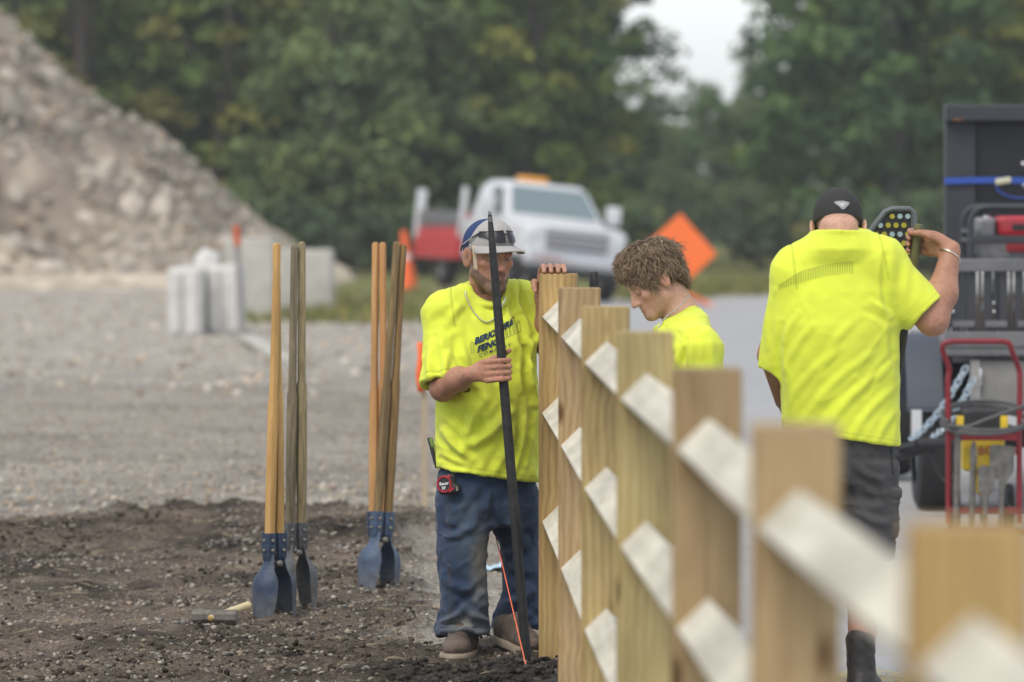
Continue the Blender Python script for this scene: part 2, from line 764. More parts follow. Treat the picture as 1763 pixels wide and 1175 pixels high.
        l.new(kr.outputs[0], m3.inputs[7])
        src = m3.outputs[2]
    if objcol:
        m4 = n.new('ShaderNodeMix')
        m4.data_type = 'RGBA'
        m4.blend_type = 'MULTIPLY'
        m4.inputs[0].default_value = 1
        l.new(src, m4.inputs[6])
        l.new(oi.outputs['Color'], m4.inputs[7])
        src = m4.outputs[2]
    l.new(src, b.inputs['Base Color'])
    bp = n.new('ShaderNodeBump')
    bp.inputs['Strength'].default_value = bumpk
    bp.inputs['Distance'].default_value = 0.003
    l.new(mx.outputs[0], bp.inputs['Height'])
    l.new(bp.outputs[0], b.inputs['Normal'])
    return m


def text_mesh(body, size, bold=0.0):
    """flat lettering as (verts2d, faces)"""
    cu = bpy.data.curves.new('lettering', 'FONT')
    cu.body = body
    cu.size = size
    cu.offset = bold
    cu.resolution_u = 2
    o = bpy.data.objects.new('lettering', cu)
    COL.objects.link(o)
    dg = bpy.context.evaluated_depsgraph_get()
    me = o.evaluated_get(dg).to_mesh()
    V = np.array([v.co[:] for v in me.vertices])
    F = [tuple(p.vertices) for p in me.polygons]
    o.evaluated_get(dg).to_mesh_clear()
    bpy.data.objects.remove(o)
    bpy.data.curves.remove(cu)
    return V, F

# ================================================================== THE LAND
def dip(y):
    return 0.0065 * np.maximum(np.asarray(y, float) - 30.0, 0)


def road_left(y):
    return np.interp(y, [0, 19, 26, 50, 80, 99], [0.75, 0.62, 0.55, 0.12, -1.2, -1.6])


def dirt_mask(x, y):
    p = np.stack([x * 1.3, y * 0.55, np.zeros_like(x)], 1)
    e = 0.45 * fbm(p, 3) + 0.18 * vnoise(p * 6) + 0.30 * vnoise(p * 21) + 0.2 * vnoise(p * 47)
    back = 28.9 + 0.95 * np.clip(x + 2.66, 0, 1.6)
    m = 1 - sstep(-0.25, 0.25, y - back - e * 1.6)
    right = np.where(y < 21.2, 0.42, -0.36 - 0.02 * (y - 21))
    m2 = 1 - sstep(-0.12, 0.12, x - right - e * 0.3)
    return m * m2


def fresh_mask(x, y):
    """dark soil thrown out of the post holes"""
    p = np.stack([x * 3, y * 1.2, np.zeros_like(x) + 4], 1)
    return sstep(-0.55, -0.2, x + 0.12 * vnoise(p)) * (1 - sstep(-.1, .1, y + 0.12 * vnoise(p * 2) - np.where(x < .03, 20.34, 20.66)))


def ground_z(x, y):
    x = np.atleast_1d(np.asarray(x, float))
    y = np.atleast_1d(np.asarray(y, float))
    z3 = np.zeros_like(x)
    p = np.stack([x, y, z3], 1)
    M = dirt_mask(x, y)
    z = -dip(y) - 0.05 * (1 - M)
    lump = 0.022 * fbm(p * 1.7 + 3, 3) + 0.018 * fbm(p * 8.5, 4, 0.65) + 0.02 * np.maximum(vnoise(p * 4.2 + 9) - 0.15, 0)
    z = z + M * lump
    z = z + (1 - M) * (0.010 * fbm(p * 1.1 + 5, 2) + 0.008 * fbm(p * 9, 3))
    # low bank behind the diggers
    z = z + 0.07 * np.exp(-((x + 0.55) / 0.45) ** 2 - ((y - 27.2) / 1.6) ** 2)
    z = z + 0.05 * np.exp(-((x + 1.9) / 0.9) ** 2 - ((y - 27.9) / 0.9) ** 2)
    # fresh soil heaps at the foot of the post
    z = z + 0.035 * fresh_mask(x, y) * (0.5 + fbm(p * 5, 3))
    # shoulder that the pickup leans on
    z = z - (x - 0.95) * 0.10 * np.exp(-((x - 0.95) / 2.4) ** 4) * np.exp(-((y - 97.5) / 6.0) ** 4)
    # bed of the road
    xl = road_left(y)
    r = sstep(0.0, 0.25, x - xl) * (1 - sstep(97.2, 98.5, y)) * (1 - sstep(24, 25, x))
    road = -dip(y) - 0.085 - (x - 0.95) * 0.10 * np.exp(-((x - 0.95) / 2.4) ** 4) * np.exp(-((y - 97.5) / 6.0) ** 4)
    return z * (1 - r) + road * r


def gz(x, y):
    return float(ground_z(x, y)[0])


def axis_steps(segs):
    out = [segs[0][0]]
    for a, b, n in segs:
        out += list(np.linspace(a, b, n + 1)[1:])
    return np.array(out)


def grid_mesh(xs, ys):
    X, Y = np.meshgrid(xs, ys)
    nx, ny = len(xs), len(ys)
    i = np.arange(nx * ny).reshape(ny, nx)
    F = np.stack([i[:-1, :-1].ravel(), i[:-1, 1:].ravel(), i[1:, 1:].ravel(), i[1:, :-1].ravel()], 1)
    return X.ravel(), Y.ravel(), F


xs = axis_steps([(-900, -120, 6), (-120, -20, 14), (-20, -5, 30), (-5, -3.0, 30), (-3.0, 1.6, 175), (1.6, 5, 30), (5, 25, 24), (25, 120, 12), (120, 900, 6)])
ys = axis_steps([(-60, 10, 10), (10, 19, 40), (19, 31, 410), (31, 48, 150), (48, 110, 110), (110, 220, 40), (220, 1200, 12)])
gx, gy, gF = grid_mesh(xs, ys)
zz = ground_z(gx, gy)
far = sstep(140, 400, gy)
GV = np.stack([gx, gy, zz * (1 - far) + far * np.maximum(zz, -2.4)], 1)
M = dirt_mask(gx, gy)
pz = np.stack([gx, gy, np.zeros_like(gx)], 1)
c_dirt = np.array([0.108, 0.086, 0.066])
c_grav = np.array([0.315, 0.285, 0.242])
c_pale = np.array([0.42, 0.385, 0.335])
c_soil = np.array([0.052, 0.046, 0.040])
c_gras = np.array([0.16, 0.165, 0.055])
n1 = fbm(pz * 0.9, 4)[:, None]
n2 = fbm(pz * 5.0 + 8, 3)[:, None]
gc = c_grav * (1 + 0.22 * n1 + 0.15 * n2)
pale = (sstep(44, 62, gy) * (1 - sstep(98, 110, gy)))[:, None]
gc = gc * (1 - pale) + c_pale * (1 + 0.1 * n1) * pale
gc = gc * (1 - M[:, None]) + c_dirt * (1 + 0.55 * n1 + 0.5 * n2) * M[:, None]
fm = (fresh_mask(gx, gy) * M)[:, None]
gc = gc * (1 - fm) + c_soil * (1 + 0.3 * n2) * fm
gr = np.clip(sstep(98, 103, gy) * np.maximum(sstep(-4.2, -3.2, gx), sstep(124, 130, gy)) + sstep(0.1, 0.5, fbm(pz * 0.35 + 2, 3) + 0.25 - ((gx + 2.8) / 2.0) ** 2 - ((gy - 84) / 9) ** 2), 0, 1)[:, None]
gc = gc * (1 - gr) + c_gras * (1 + 0.35 * n1) * gr
M_ground = mat('ground_soil', (0.2, 0.18, 0.15), 0.95, attr=True, noise=(42, 0.62), noise2=(130, 0.5), bump=(80, 1.0, 0.025), spec=0.15)
ground = add('ground', GV, gF, M_ground, None, True, np.clip(gc, 0.01, 1))
ground['kind'] = 'structure'

# asphalt
M_asph = mat('asphalt', (0.335, 0.33, 0.33), 0.9, noise=(1.6, 0.12), noise2=(160, 0.18), bump=(300, 0.3, 0.004), spec=0.35)
ry = axis_steps([(2, 98, 96)])
rx_f = np.linspace(0, 1, 60) ** 1.6
RX = np.stack([road_left(y) + 0.12 + 0.03 * math.sin(y * 3.1) + (24 - road_left(y)) * rx_f for y in ry])
RY = np.repeat(ry[:, None], 60, 1)
RZ = -dip(RY) - 0.045 - (RX - 0.95) * 0.10 * np.exp(-((RX - 0.95) / 2.4) ** 4) * np.exp(-((RY - 97.5) / 6.0) ** 4)
ii = np.arange(RX.size).reshape(RX.shape)
RF = np.stack([ii[:-1, :-1].ravel(), ii[:-1, 1:].ravel(), ii[1:, 1:].ravel(), ii[1:, :-1].ravel()], 1)
road = add('road', np.stack([RX.ravel(), RY.ravel(), RZ.ravel()], 1), RF, M_asph, None, True)
road['kind'] = 'structure'

# ------------------------------------------------------------------ loose stones, clods, twigs
_ico = bmesh.new()
bmesh.ops.create_icosphere(_ico, subdivisions=1, radius=1.0)
_ico.verts.index_update()
ICO_V = np.array([v.co[:] for v in _ico.verts])
ICO_F = np.array([[v.index for v in f.verts] for f in _ico.faces])
_ico.free()
STONES = []
for s_ in range(8):
    r_ = np.random.default_rng(s_)
    STONES.append(ICO_V * (1 + 0.75 * (r_.random((len(ICO_V), 1)) - 0.5)) * (1, 0.6 + 0.35 * r_.random(), 0.45 + 0.35 * r_.random()))


def rand_rot(n, r, full=True):
    a = r.random(n) * 2 * math.pi
    t = (r.random((n, 2)) - 0.5) * (1.2 if not full else 6.28)
    ca, sa = np.cos(a), np.sin(a)
    Rz = np.zeros((n, 3, 3))
    Rz[:, 0, 0] = ca
    Rz[:, 0, 1] = -sa
    Rz[:, 1, 0] = sa
    Rz[:, 1, 1] = ca
    Rz[:, 2, 2] = 1
    Rx = np.zeros((n, 3, 3))
    cx_, sx_ = np.cos(t[:, 0]), np.sin(t[:, 0])
    Rx[:, 0, 0] = 1
    Rx[:, 1, 1] = cx_
    Rx[:, 1, 2] = -sx_
    Rx[:, 2, 1] = sx_
    Rx[:, 2, 2] = cx_
    return Rz @ Rx


def scatter(name, label, cat, x, y, size, cols, m, r, sink=0.25, zfn=ground_z, kind='stuff'):
    n = len(x)
    var = r.integers(0, len(STONES), n)
    base = np.stack(STONES)[var]                         # n,12,3
    R = rand_rot(n, r, False)
    V = np.einsum('nij,nkj->nki', R, base) * size[:, None, None]
    z = zfn(x, y) + size * (0.5 - sink)
    V = V + np.stack([x, y, z], 1)[:, None, :]
    nv = ICO_V.shape[0]
    F = (ICO_F[None] + (np.arange(n) * nv)[:, None, None]).reshape(-1, 3)
    C = np.repeat(cols, nv, 0)
    o = add(name, V.reshape(-1, 3), F, m, None, False, C)
    tag(o, label, cat, None, kind)
    return o


M_stone = mat('stone', (0.3, 0.28, 0.25), 0.9, attr=True, noise=(60, 0.3), spec=0.25)
r_ = np.random.default_rng(3)


def stone_cols(n, r, dark=1.0):
    pal = np.array([[.37, .34, .30], [.31, .30, .29], [.40, .38, .355], [.33, .275, .225], [.26, .255, .25], [.45, .43, .40], [.37, .31, .26]])
    return np.clip(pal[r.integers(0, len(pal), n)] * np.array([1.06, 1.0, .90]) * (0.62 + 0.65 * r.random((n, 1))) * dark, 0.02, 0.75)


def pick(x, y, keep):
    return x[keep], y[keep]


n = 36000
x, y = r_.random(n) * 3.6 - 3.0, 19.3 + r_.random(n) ** 0.85 * 11.5
x, y = pick(x, y, (dirt_mask(x, y) > r_.random(n) * 0.8) & (fbm(np.stack([x * 1.6, y * .9, x * 0], 1), 3) + 0.5 > r_.random(n)))
sz = 0.0035 + 0.013 * r_.random(len(x)) ** 4
scatter('loose_stones', 'small tan and grey stones strewn over the dark soil', 'stones', x, y, sz, stone_cols(len(x), r_, .66), M_stone, r_)
n = 34000
x, y = r_.random(n) * 3.7 - 3.0, 19.3 + r_.random(n) * 11.5
k_ = (dirt_mask(x, y) > 0.5) & (fbm(np.stack([x * 1.1, y * .8, x * 0 + 7], 1), 3) + 0.55 > r_.random(n) * 0.9)
x, y = pick(x, y, k_)
sz = 0.003 + 0.016 * r_.random(len(x)) ** 4.5
cc = np.array([0.075, 0.060, 0.046]) * (0.4 + 1.2 * r_.random((len(x), 1)))
fm = fresh_mask(x, y)[:, None]
cc = cc * (1 - fm) + np.array([0.036, 0.033, 0.03]) * (0.6 + 0.8 * r_.random((len(x), 1))) * fm
M_clod = mat('soil_clod', (0.1, 0.08, 0.06), 1.0, attr=True, noise=(70, 0.4), bump=(160, 0.6, 0.006), spec=0.1)
scatter('soil_clods', 'crumbly brown clods of dug soil around the diggers', 'soil', x, y, sz, cc, M_clod, r_, 0.2)
n = 2400
x, y = -0.62 + r_.random(n) * 1.1, 19.5 + r_.random(n) * 1.25
k_ = (fresh_mask(x, y) > 0.4) & ~((x < 0.02) & (x > -.36) & (y > 20.38))
x, y = pick(x, y, k_)
sz = 0.003 + 0.020 * r_.random(len(x)) ** 4
cc = np.array([0.046, 0.040, 0.035]) * (0.5 + 1.1 * r_.random((len(x), 1)))
scatter('fresh_soil', 'black fresh soil heaped at the foot of the end post', 'soil', x, y, sz, cc, M_clod, r_, 0.1)
n = 13500
x, y = -5.2 + r_.random(n) * 6.0, 28.3 + r_.random(n) ** 1.15 * 20
k_ = (dirt_mask(x, y) < 0.5) & (x < road_left(y) + 0.15) & (np.abs(x) < 0.105 * y)
x, y = pick(x, y, k_)
sz = (0.008 + 0.025 * r_.random(len(x)) ** 3.2) * (1 - .3 * sstep(31, 38, y))
scatter('gravel', 'pale grey crushed gravel between the soil and the road', 'gravel', x, y, sz, stone_cols(len(x), r_, .95), M_stone, r_)
n = 2600
x, y = -0.5 + r_.random(n) * 1.3, 20.4 + r_.random(n) * 8.0
k_ = (dirt_mask(x, y) < 0.6) & (x < road_left(y) + 0.3)
x, y = pick(x, y, k_)
sz = 0.004 + 0.011 * r_.random(len(x)) ** 3
scatter('path_grit', 'fine grit trodden into the path behind the fence post', 'grit', x, y, sz, stone_cols(len(x), r_, 0.95), M_stone, r_)
n = 5200
x, y = -8.5 + r_.random(n) * 9.0, 48 + r_.random(n) * 50
k_ = (x < road_left(y)) & (np.abs(x) < 0.1 * y)
x, y = pick(x, y, k_)
sz = 0.015 + 0.05 * r_.random(len(x)) ** 4
scatter('distant_gravel', 'scattered pale stones on the flat ground before the concrete blocks', 'gravel', x, y, sz, stone_cols(len(x), r_, 1.15), M_stone, r_)

# twigs and dry stalks
mb_v, mb_f = [], []
n = 520
for i in range(n):
    x0, y0 = r_.random() * 3.2 - 2.9, 19.5 + r_.random() * 9.5
    a, L, w = r_.random() * 6.28, 0.03 + 0.12 * r_.random() ** 2, 0.0012 + 0.0014 * r_.random()
    z0 = gz(x0, y0) + 0.006
    d = np.array([math.cos(a), math.sin(a), (r_.random() - 0.3) * 0.35]) * L
    sd = np.array([-math.sin(a), math.cos(a), 0]) * w
    p0 = np.array([x0, y0, z0])
    b = len(mb_v)
    mb_v += [p0 - sd, p0 + sd, p0 + d + sd * .4, p0 + d - sd * .4, p0 + d * .5 + (0, 0, w * 2.5 + .004), p0 + (0, 0, w * 2.5)]
    mb_f += [(b, b + 1, b + 4), (b + 1, b + 2, b + 4), (b + 2, b + 3, b + 4), (b + 3, b, b + 4), (b, b + 3, b + 2, b + 1)]
M_twig = mat('dry_stalk', (0.22, 0.175, 0.12), 0.9, noise=(9, 0.5))
o = add('twigs', mb_v, mb_f, M_twig)
tag(o, 'thin dry twigs and roots scattered on the soil', 'twigs', None, 'stuff')

# straw by the worker with the dark cap
mb_v, mb_f = [], []
for i in range(700):
    x0, y0 = 1.18 + r_.random() * 0.42, 19.15 + r_.random() * 1.3
    a, L, w = r_.random() * 6.28, 0.02 + 0.06 * r_.random(), 0.0022
    z0 = -0.043 + 0.02 * r_.random()
    d = np.array([math.cos(a), math.sin(a), (r_.random() - 0.4) * 0.4]) * L
    sd = np.array([-math.sin(a), math.cos(a), 0]) * w
    p0 = np.array([x0, y0, z0])
    b = len(mb_v)
    mb_v += [p0 - sd, p0 + sd, p0 + d + sd, p0 + d - sd, p0 + d * .5 + (0, 0, w * 2)]
    mb_f += [(b, b + 1, b + 4), (b + 1, b + 2, b + 4), (b + 2, b + 3, b + 4), (b + 3, b, b + 4)]
M_straw = mat('straw', (0.62, 0.52, 0.30), 0.9, noise=(9, 0.3))
o = add('straw', mb_v, mb_f, M_straw)
tag(o, 'pale wood shavings and straw on the ground beside the dark boots', 'straw', None, 'stuff')

# grass tufts: strip left of the road and the verge beyond it
mb_v, mb_f, mb_c = [], [], []
for i in range(2600):
    if i < 1300:
        x0, y0 = -4.6 + r_.random() * 3.6, 76 + r_.random() * 20
    else:
        x0, y0 = 2.0 + r_.random() * 5.5, 99 + r_.random() * 14
    hgt = 0.05 + 0.22 * r_.random() ** 2
    z0 = gz(x0, y0)
    tint = (np.array([0.15, 0.17, 0.035]) if r_.random() < .6 else np.array([0.26, 0.22, 0.07])) * (0.6 + 0.7 * r_.random())
    for k in range(5):
        a = r_.random() * 6.28
        w = 0.02
        p0 = np.array([x0 + 0.08 * (r_.random() - .5), y0 + 0.08 * (r_.random() - .5), z0])
        sd = np.array([math.cos(a), math.sin(a), 0]) * w
        tip = p0 + np.array([(r_.random() - .5) * .16, (r_.random() - .5) * .16, hgt])
        b = len(mb_v)
        mb_v += [p0 - sd, p0 + sd, tip]
        mb_f += [(b, b + 1, b + 2)]
        mb_c += [tint] * 3
M_grass = mat('grass_blades', (0.1, 0.12, 0.03), 0.8, attr=True)
o = add('grass', mb_v, mb_f, M_grass, None, False, np.array(mb_c))
tag(o, 'rough yellow green grass along the far edges of the gravel and road', 'grass', None, 'stuff')

# ------------------------------------------------------------------ gravel pile
PX0, PY0, PH = -16.0, 118.0, 8.55


def pile_z(x, y):
    p = np.stack([x, y, np.zeros_like(x)], 1)
    rr = np.hypot(x - PX0, (y - PY0) * 1.0) + 0.5 * vnoise(p * 0.35)
    z = PH - 0.766 * rr
    z = z + 0.28 * fbm(p * 0.55, 3) + 0.16 * fbm(p * 2.1, 3)
    z = z - 2.3 * np.exp(-((x + 10.1) / 1.25) ** 2 - ((y - 110.9) / 0.75) ** 2)
    apron = -0.35 + 0.3 * fbm(p * 0.5 + 4, 3) - 0.55 * sstep(0, 6, 108.5 - y + 0.35 * (x + 9)) - 0.6 * sstep(-6, -3, x)
    return np.maximum(z, apron)


px_, py_, pF = grid_mesh(np.linspace(-30, -2.0, 190), np.linspace(101.5, 132, 190))
pzv = pile_z(px_, py_)
pn = np.stack([px_, py_, pzv], 1)
low = (1 - sstep(-0.6, 1.5, pzv + 0.5 * fbm(pn * .6, 2)))[:, None]
pc = (np.array([0.235, 0.205, 0.175]) * (1 - low) + np.array([0.42, 0.375, 0.31]) * low) * (1 + 0.40 * fbm(pn * 0.8, 3) + 0.3 * fbm(pn * 3, 2))[:, None] * np.array([1.04, 1.0, .95])
M_pile = mat('pile_earth', (0.3, 0.26, 0.22), 0.95, attr=True, noise=(3, 0.3), bump=(6, 0.7, 0.12), spec=0.15)
pile = add('gravel_pile', np.stack([px_, py_, pzv], 1), pF, M_pile, None, True, np.clip(pc, 0.03, 1))
pile['kind'] = 'structure'
pile['label'] = 'tall heap of grey brown rubble and earth beside the wood'
M_rock = mat('pile_rock', (0.38, 0.34, 0.29), 0.9, objcol=True, noise=(4, 0.3), bump=(7, 0.5, 0.05), spec=0.2)
rock_me = []
for i in range(6):
    bm = bmesh.new()
    bmesh.ops.create_icosphere(bm, subdivisions=2, radius=1.0)
    rr_ = np.random.default_rng(40 + i)
    off = rr_.random(3) * 50
    V = np.array([v.co[:] for v in bm.verts])
    k_ = 1 + 0.35 * vnoise(V * 1.3 + off) + 0.15 * vnoise(V * 3 + off)
    V = np.round(V * k_[:, None] * 3.2) / 3.2 * 0.55 + V * k_[:, None] * 0.45
    V *= (1, 0.75, 0.6)
    bm.verts.index_update()
    F = [tuple(v.index for v in f.verts) for f in bm.faces]
    bm.free()
    me = mesh_from('rock', V, F)
    me.materials.append(M_rock)
    rock_me.append(me)
cnt = 0
while cnt < 300:
    x = -14.5 + r_.random() * 12
    y = 103.5 + r_.random() * 13
    if np.hypot(x - PX0, y - PY0) > 12.6:
        continue
    z = float(pile_z(np.array([x]), np.array([y]))[0])
    s = 0.10 + 0.30 * r_.random() ** 2.4
    o = bpy.data.objects.new('rock', rock_me[cnt % 6])
    COL.objects.link(o)
    o.parent = pile
    o.location = (x, y, z + s * 0.1)
    o.scale = (s, s * (0.7 + .5 * r_.random()), s * (0.7 + .4 * r_.random()))
    o.rotation_euler = (r_.random() * 6, r_.random() * 6, r_.random() * 6)
    c = np.array([0.40, 0.355, 0.30]) * (0.55 + 0.95 * r_.random() ** 1.3)
    o.color = (*c, 1)
    cnt += 1
n = 4200
x, y = -15 + r_.random(n) * 12.5, 102.5 + r_.random(n) * 15
k_ = np.hypot(x - PX0, y - PY0) < 13
x, y = pick(x, y, k_)
sz = 0.04 + 0.15 * r_.random(len(x)) ** 2.8
scatter('rubble', 'small stones covering the slope of the rubble heap', 'rubble', x, y, sz, stone_cols(len(x), r_, 0.95), M_stone, r_, 0.3, pile_z)

# ------------------------------------------------------------------ concrete blocks
M_conc = mat('concrete', (0.44, 0.425, 0.375), 0.9, noise=(3.0, 0.16), noise2=(22, 0.12), bump=(30, 0.35, 0.02), spec=0.25)
M_conc2 = mat('concrete_white', (0.60, 0.585, 0.555), 0.9, noise=(4.0, 0.18), noise2=(25, 0.1), bump=(30, 0.35, 0.02), spec=0.25)


def block(px0, px1, ytop, d, depth, m, label, ybot=None, lug=True, flute=0, tilt=0.0):
    a = P(px0, ytop, d)
    b = P(px1, ytop, d)
    w, x = b[0] - a[0], (a[0] + b[0]) / 2
    zb = gz(x, d) - 0.03 if ybot is None else P(px0, ybot, d)[2]
    h = a[2] - zb
    t = thing('concrete_block', label, 'concrete block', (x, d + depth / 2, zb))
    mb = MB()
    R = euler(0, tilt, 0)
    mb.box((x, d + depth / 2, zb + h / 2), (w, depth, h), R, 0.035, 2)
    mb.build('body', m, t, True)
    if flute:
        for i in range(flute):
            fx = x - w / 2 + w * (i + 0.5) / flute
            MB().tube([(fx, d - 0.0, zb + 0.06), (fx, d - 0.0, zb + h - 0.06)], w / flute * 0.36, 10).build('rib', m, t, True)
    if lug:
        mb = MB()
        mb.tube(bez((x - .09, d + depth / 2, zb + h - .02), (x, d + depth / 2, zb + h + .2), (x + .09, d + depth / 2, zb + h - .02), 8), 0.014, 6)
        mb.build('lifting_loop', M_conc, t, True)
    return t


block(288, 348, 462, 70.0, 1.1, M_conc2, 'short upright concrete block with ribbed face beside the orange tipped stake', flute=2)
block(352, 416, 458, 70.6, 1.1, M_conc2, 'whiter upright concrete block next to the ribbed block, lump on its top', flute=2, lug=False)
t_ = thing('concrete_lump', 'white broken lump lying on top of the concrete block', 'rubble', tuple(P(355, 460, 70.9)))
V = ICO_V * (1 + 0.3 * (np.random.default_rng(5).random((len(ICO_V), 1)) - .5)) * (0.2, 0.18, 0.19) + P(353, 450, 70.9)
add('lump', V, [tuple(f) for f in ICO_F], M_conc2, t_)
block(385, 470, 412, 80.0, 1.6, M_conc, 'big weathered concrete block standing behind the orange tipped stake', lug=False)
block(473, 570, 432, 83.0, 1.6, M_conc, 'long low weathered concrete block at the edge of the wood', lug=False)
# pale plank lying on the ground beside the blocks
a, b = P(424, 556, 66.0), P(492, 606, 58.0)
a[2], b[2] = gz(a[0], a[1]) + 0.06, gz(b[0], b[1]) + 0.045
t_ = thing('plank', 'pale plank lying on the gravel by the concrete blocks', 'plank', tuple(a))
dv = b - a
MB().box((a + b) / 2, (np.linalg.norm(dv), 0.2, 0.05), frame(np.cross((0, 0, 1), dv), (0, 0, 1)), 0.006).build('board', M_conc, t_)

# ------------------------------------------------------------------ the wood
M_leaf = mat('leaves', (0.05, 0.08, 0.03), 0.75, attr=True, spec=0.25)
M_bark = mat('bark', (0.085, 0.07, 0.06), 0.95, noise=(6, 0.4), bump=(14, 0.8, 0.04), stretch=(1, 1, 0.2))


LEAF_GAIN = np.array([1.36, 1.48, 1.0])


def leaf_cloud(centres, radii, tints, per, size, r):
    nC = len(centres)
    n = nC * per
    c = np.repeat(centres, per, 0)
    rr = np.repeat(radii, per)[:, None]
    d = r.normal(size=(n, 3))
    d /= np.linalg.norm(d, axis=1)[:, None]
    d[:, 2] = np.abs(d[:, 2]) * 1.0 - 0.25
    p = c + d * rr * (0.55 + 0.5 * r.random((n, 1)))
    nrm = d + 0.9 * r.normal(size=(n, 3))
    nrm /= np.linalg.norm(nrm, axis=1)[:, None]
    t = np.cross(nrm, r.normal(size=(n, 3)))
    t /= np.linalg.norm(t, axis=1)[:, None]
    b = np.cross(nrm, t)
    s = size * (0.6 + 0.8 * r.random((n, 1)))
    V = np.stack([p - t * s, p - b * s * .55 + nrm * s * .12, p + t * s, p + b * s * .55 + nrm * s * .12], 1).reshape(-1, 3)
    F = np.arange(n * 4).reshape(n, 4)
    C = np.repeat(np.repeat(tints, per, 0) * (0.8 + 0.4 * r.random((n, 1))), 4, 0)
    return V, F, C


def crown_mesh(seed, H, R, z0, hues, nc=110, per=85, size=0.13, spread=1.0):
    r = np.random.default_rng(seed)
    cs, rs, ts = [], [], []
    for i in range(nc):
        u = r.random()
        z = z0 + (H - z0) * u
        prof = R * (math.sin(math.pi * min(1, 0.22 + 0.78 * u)) ** 0.6)
        a = r.random() * 6.283
        q = prof * (0.45 + 0.55 * math.sqrt(r.random())) * (0.85 + 0.3 * math.sin(a * 3 + seed))
        cs.append((q * math.cos(a) * spread, q * math.sin(a), z + 0.3 * r.normal()))
        rs.append(0.35 + 0.65 * r.random())
        ts.append(np.array(hues[r.integers(0, len(hues))]) * (0.7 + 0.6 * r.random()))
    V, F, C = leaf_cloud(np.array(cs), np.array(rs), np.array(ts), per, size, r)
    me = mesh_from('crown', V, F, False, np.clip(C * LEAF_GAIN, 0, .3))
    me.materials.append(M_leaf)
    return me, cs


def trunk_mesh(seed, H, R, r0, cs, n=7):
    r = np.random.default_rng(seed + 500)
    mb = MB()
    bend = r.normal(size=(4, 2)) * 0.16
    pts = [np.array([bend[min(i, 3)][0] * (i > 0), bend[min(i, 3)][1] * (i > 0), H * 0.8 * i / 5]) for i in range(6)]
    mb.tube(spline(pts, 3), np.linspace(r0, r0 * 0.3, 16), 9)
    for i in range(n):
        c = np.array(cs[r.integers(0, len(cs))])
        s = np.array([0, 0, max(0.9, c[2] * 0.6)])
        k = s[2] / (H * .8) * 5
        s[:2] = pts[min(int(k), 5)][:2]
        mb.tube(bez(s, (s + c) / 2 + (0, 0, .3), c, 6), np.linspace(r0 * 0.36, 0.02, 6), 6)
    o = mb.build('trunk', M_bark, None, True)
    me = o.data
    bpy.data.objects.remove(o)
    return me


G_dark = [(.044, .074, .036), (.054, .088, .040), (.036, .062, .038)]
G_mid = [(.070, .105, .042), (.085, .118, .044), (.055, .088, .040)]
G_yel = [(.120, .132, .038), (.090, .115, .040), (.135, .125, .040), (.07, .10, .04)]
G_gray = [(.085, .110, .062), (.070, .095, .055), (.10, .12, .06)]
G_far = [(.06, .085, .055), (.075, .095, .06)]
G_rust = [(.120, .105, .045), (.10, .105, .042), (.075, .095, .04)]
KINDS = {
    'dark': (G_dark, 11.5, 3.1, 0.7, 'deep green'),
    'mid': (G_mid, 11.0, 3.0, 0.9, 'mid green'),
    'yellow': (G_yel, 10.5, 2.9, 0.8, 'yellowing'),
    'gray': (G_gray, 8.0, 2.6, 0.4, 'grey green'),
    'rust': (G_rust, 10.0, 2.8, 0.8, 'autumn tinted'),
    'far': (G_far, 8.6, 3.0, 0.5, 'hazy green'),
}
LIB = {}
for k_, (kind, (hues, H_, R_, z0_, adj)) in enumerate(KINDS.items()):
    for v_ in range(2):
        me, cs = crown_mesh(100 + 10 * k_ + v_, H_, R_, z0_, hues, nc=105 if kind != 'far' else 60)
        LIB[kind, v_] = (me, trunk_mesh(k_ * 10 + v_, H_, R_, 0.2 + 0.05 * v_, cs))


def tree(kind, v, x, y, s, label, group, name='tree', rz=0.0, sz=None):
    crown, trunk = LIB[kind, v]
    zb = -float(dip(y)) - 0.1
    if y > 220:
        zb = max(zb, -2.4)
    t = thing(name, label, 'tree', (x, y, zb), group, rot=(0, 0, rz))
    t.scale = (s, s, sz or s)
    for nm, me in (('trunk', trunk), ('crown', crown)):
        o = bpy.data.objects.new(nm, me)
        COL.objects.link(o)
        o.parent = t
    return t


tr = np.random.default_rng(21)


def at(px, d):
    return (px - CX) * d / F_PX


GL = 'trees of the wood behind the rubble heap'
LFRONT = ['yellowing tree showing over the peak of the rubble heap', 'autumn tinted tree behind the upper slope of the rubble heap', 'mid green tree behind the middle of the rubble slope',
          'yellowing tree behind the foot of the rubble slope', 'deep green tree behind the concrete blocks', 'low grey green tree behind the tall orange cone', 'low grey green tree behind the red boxes of the pickup',
          'deep green tree behind the pickup bed, second from the front', 'mid green tree behind the pickup cab', 'yellowing tree behind the pickup, at the end of the left wood', 'deep green tree edging the sky gap behind the pickup']
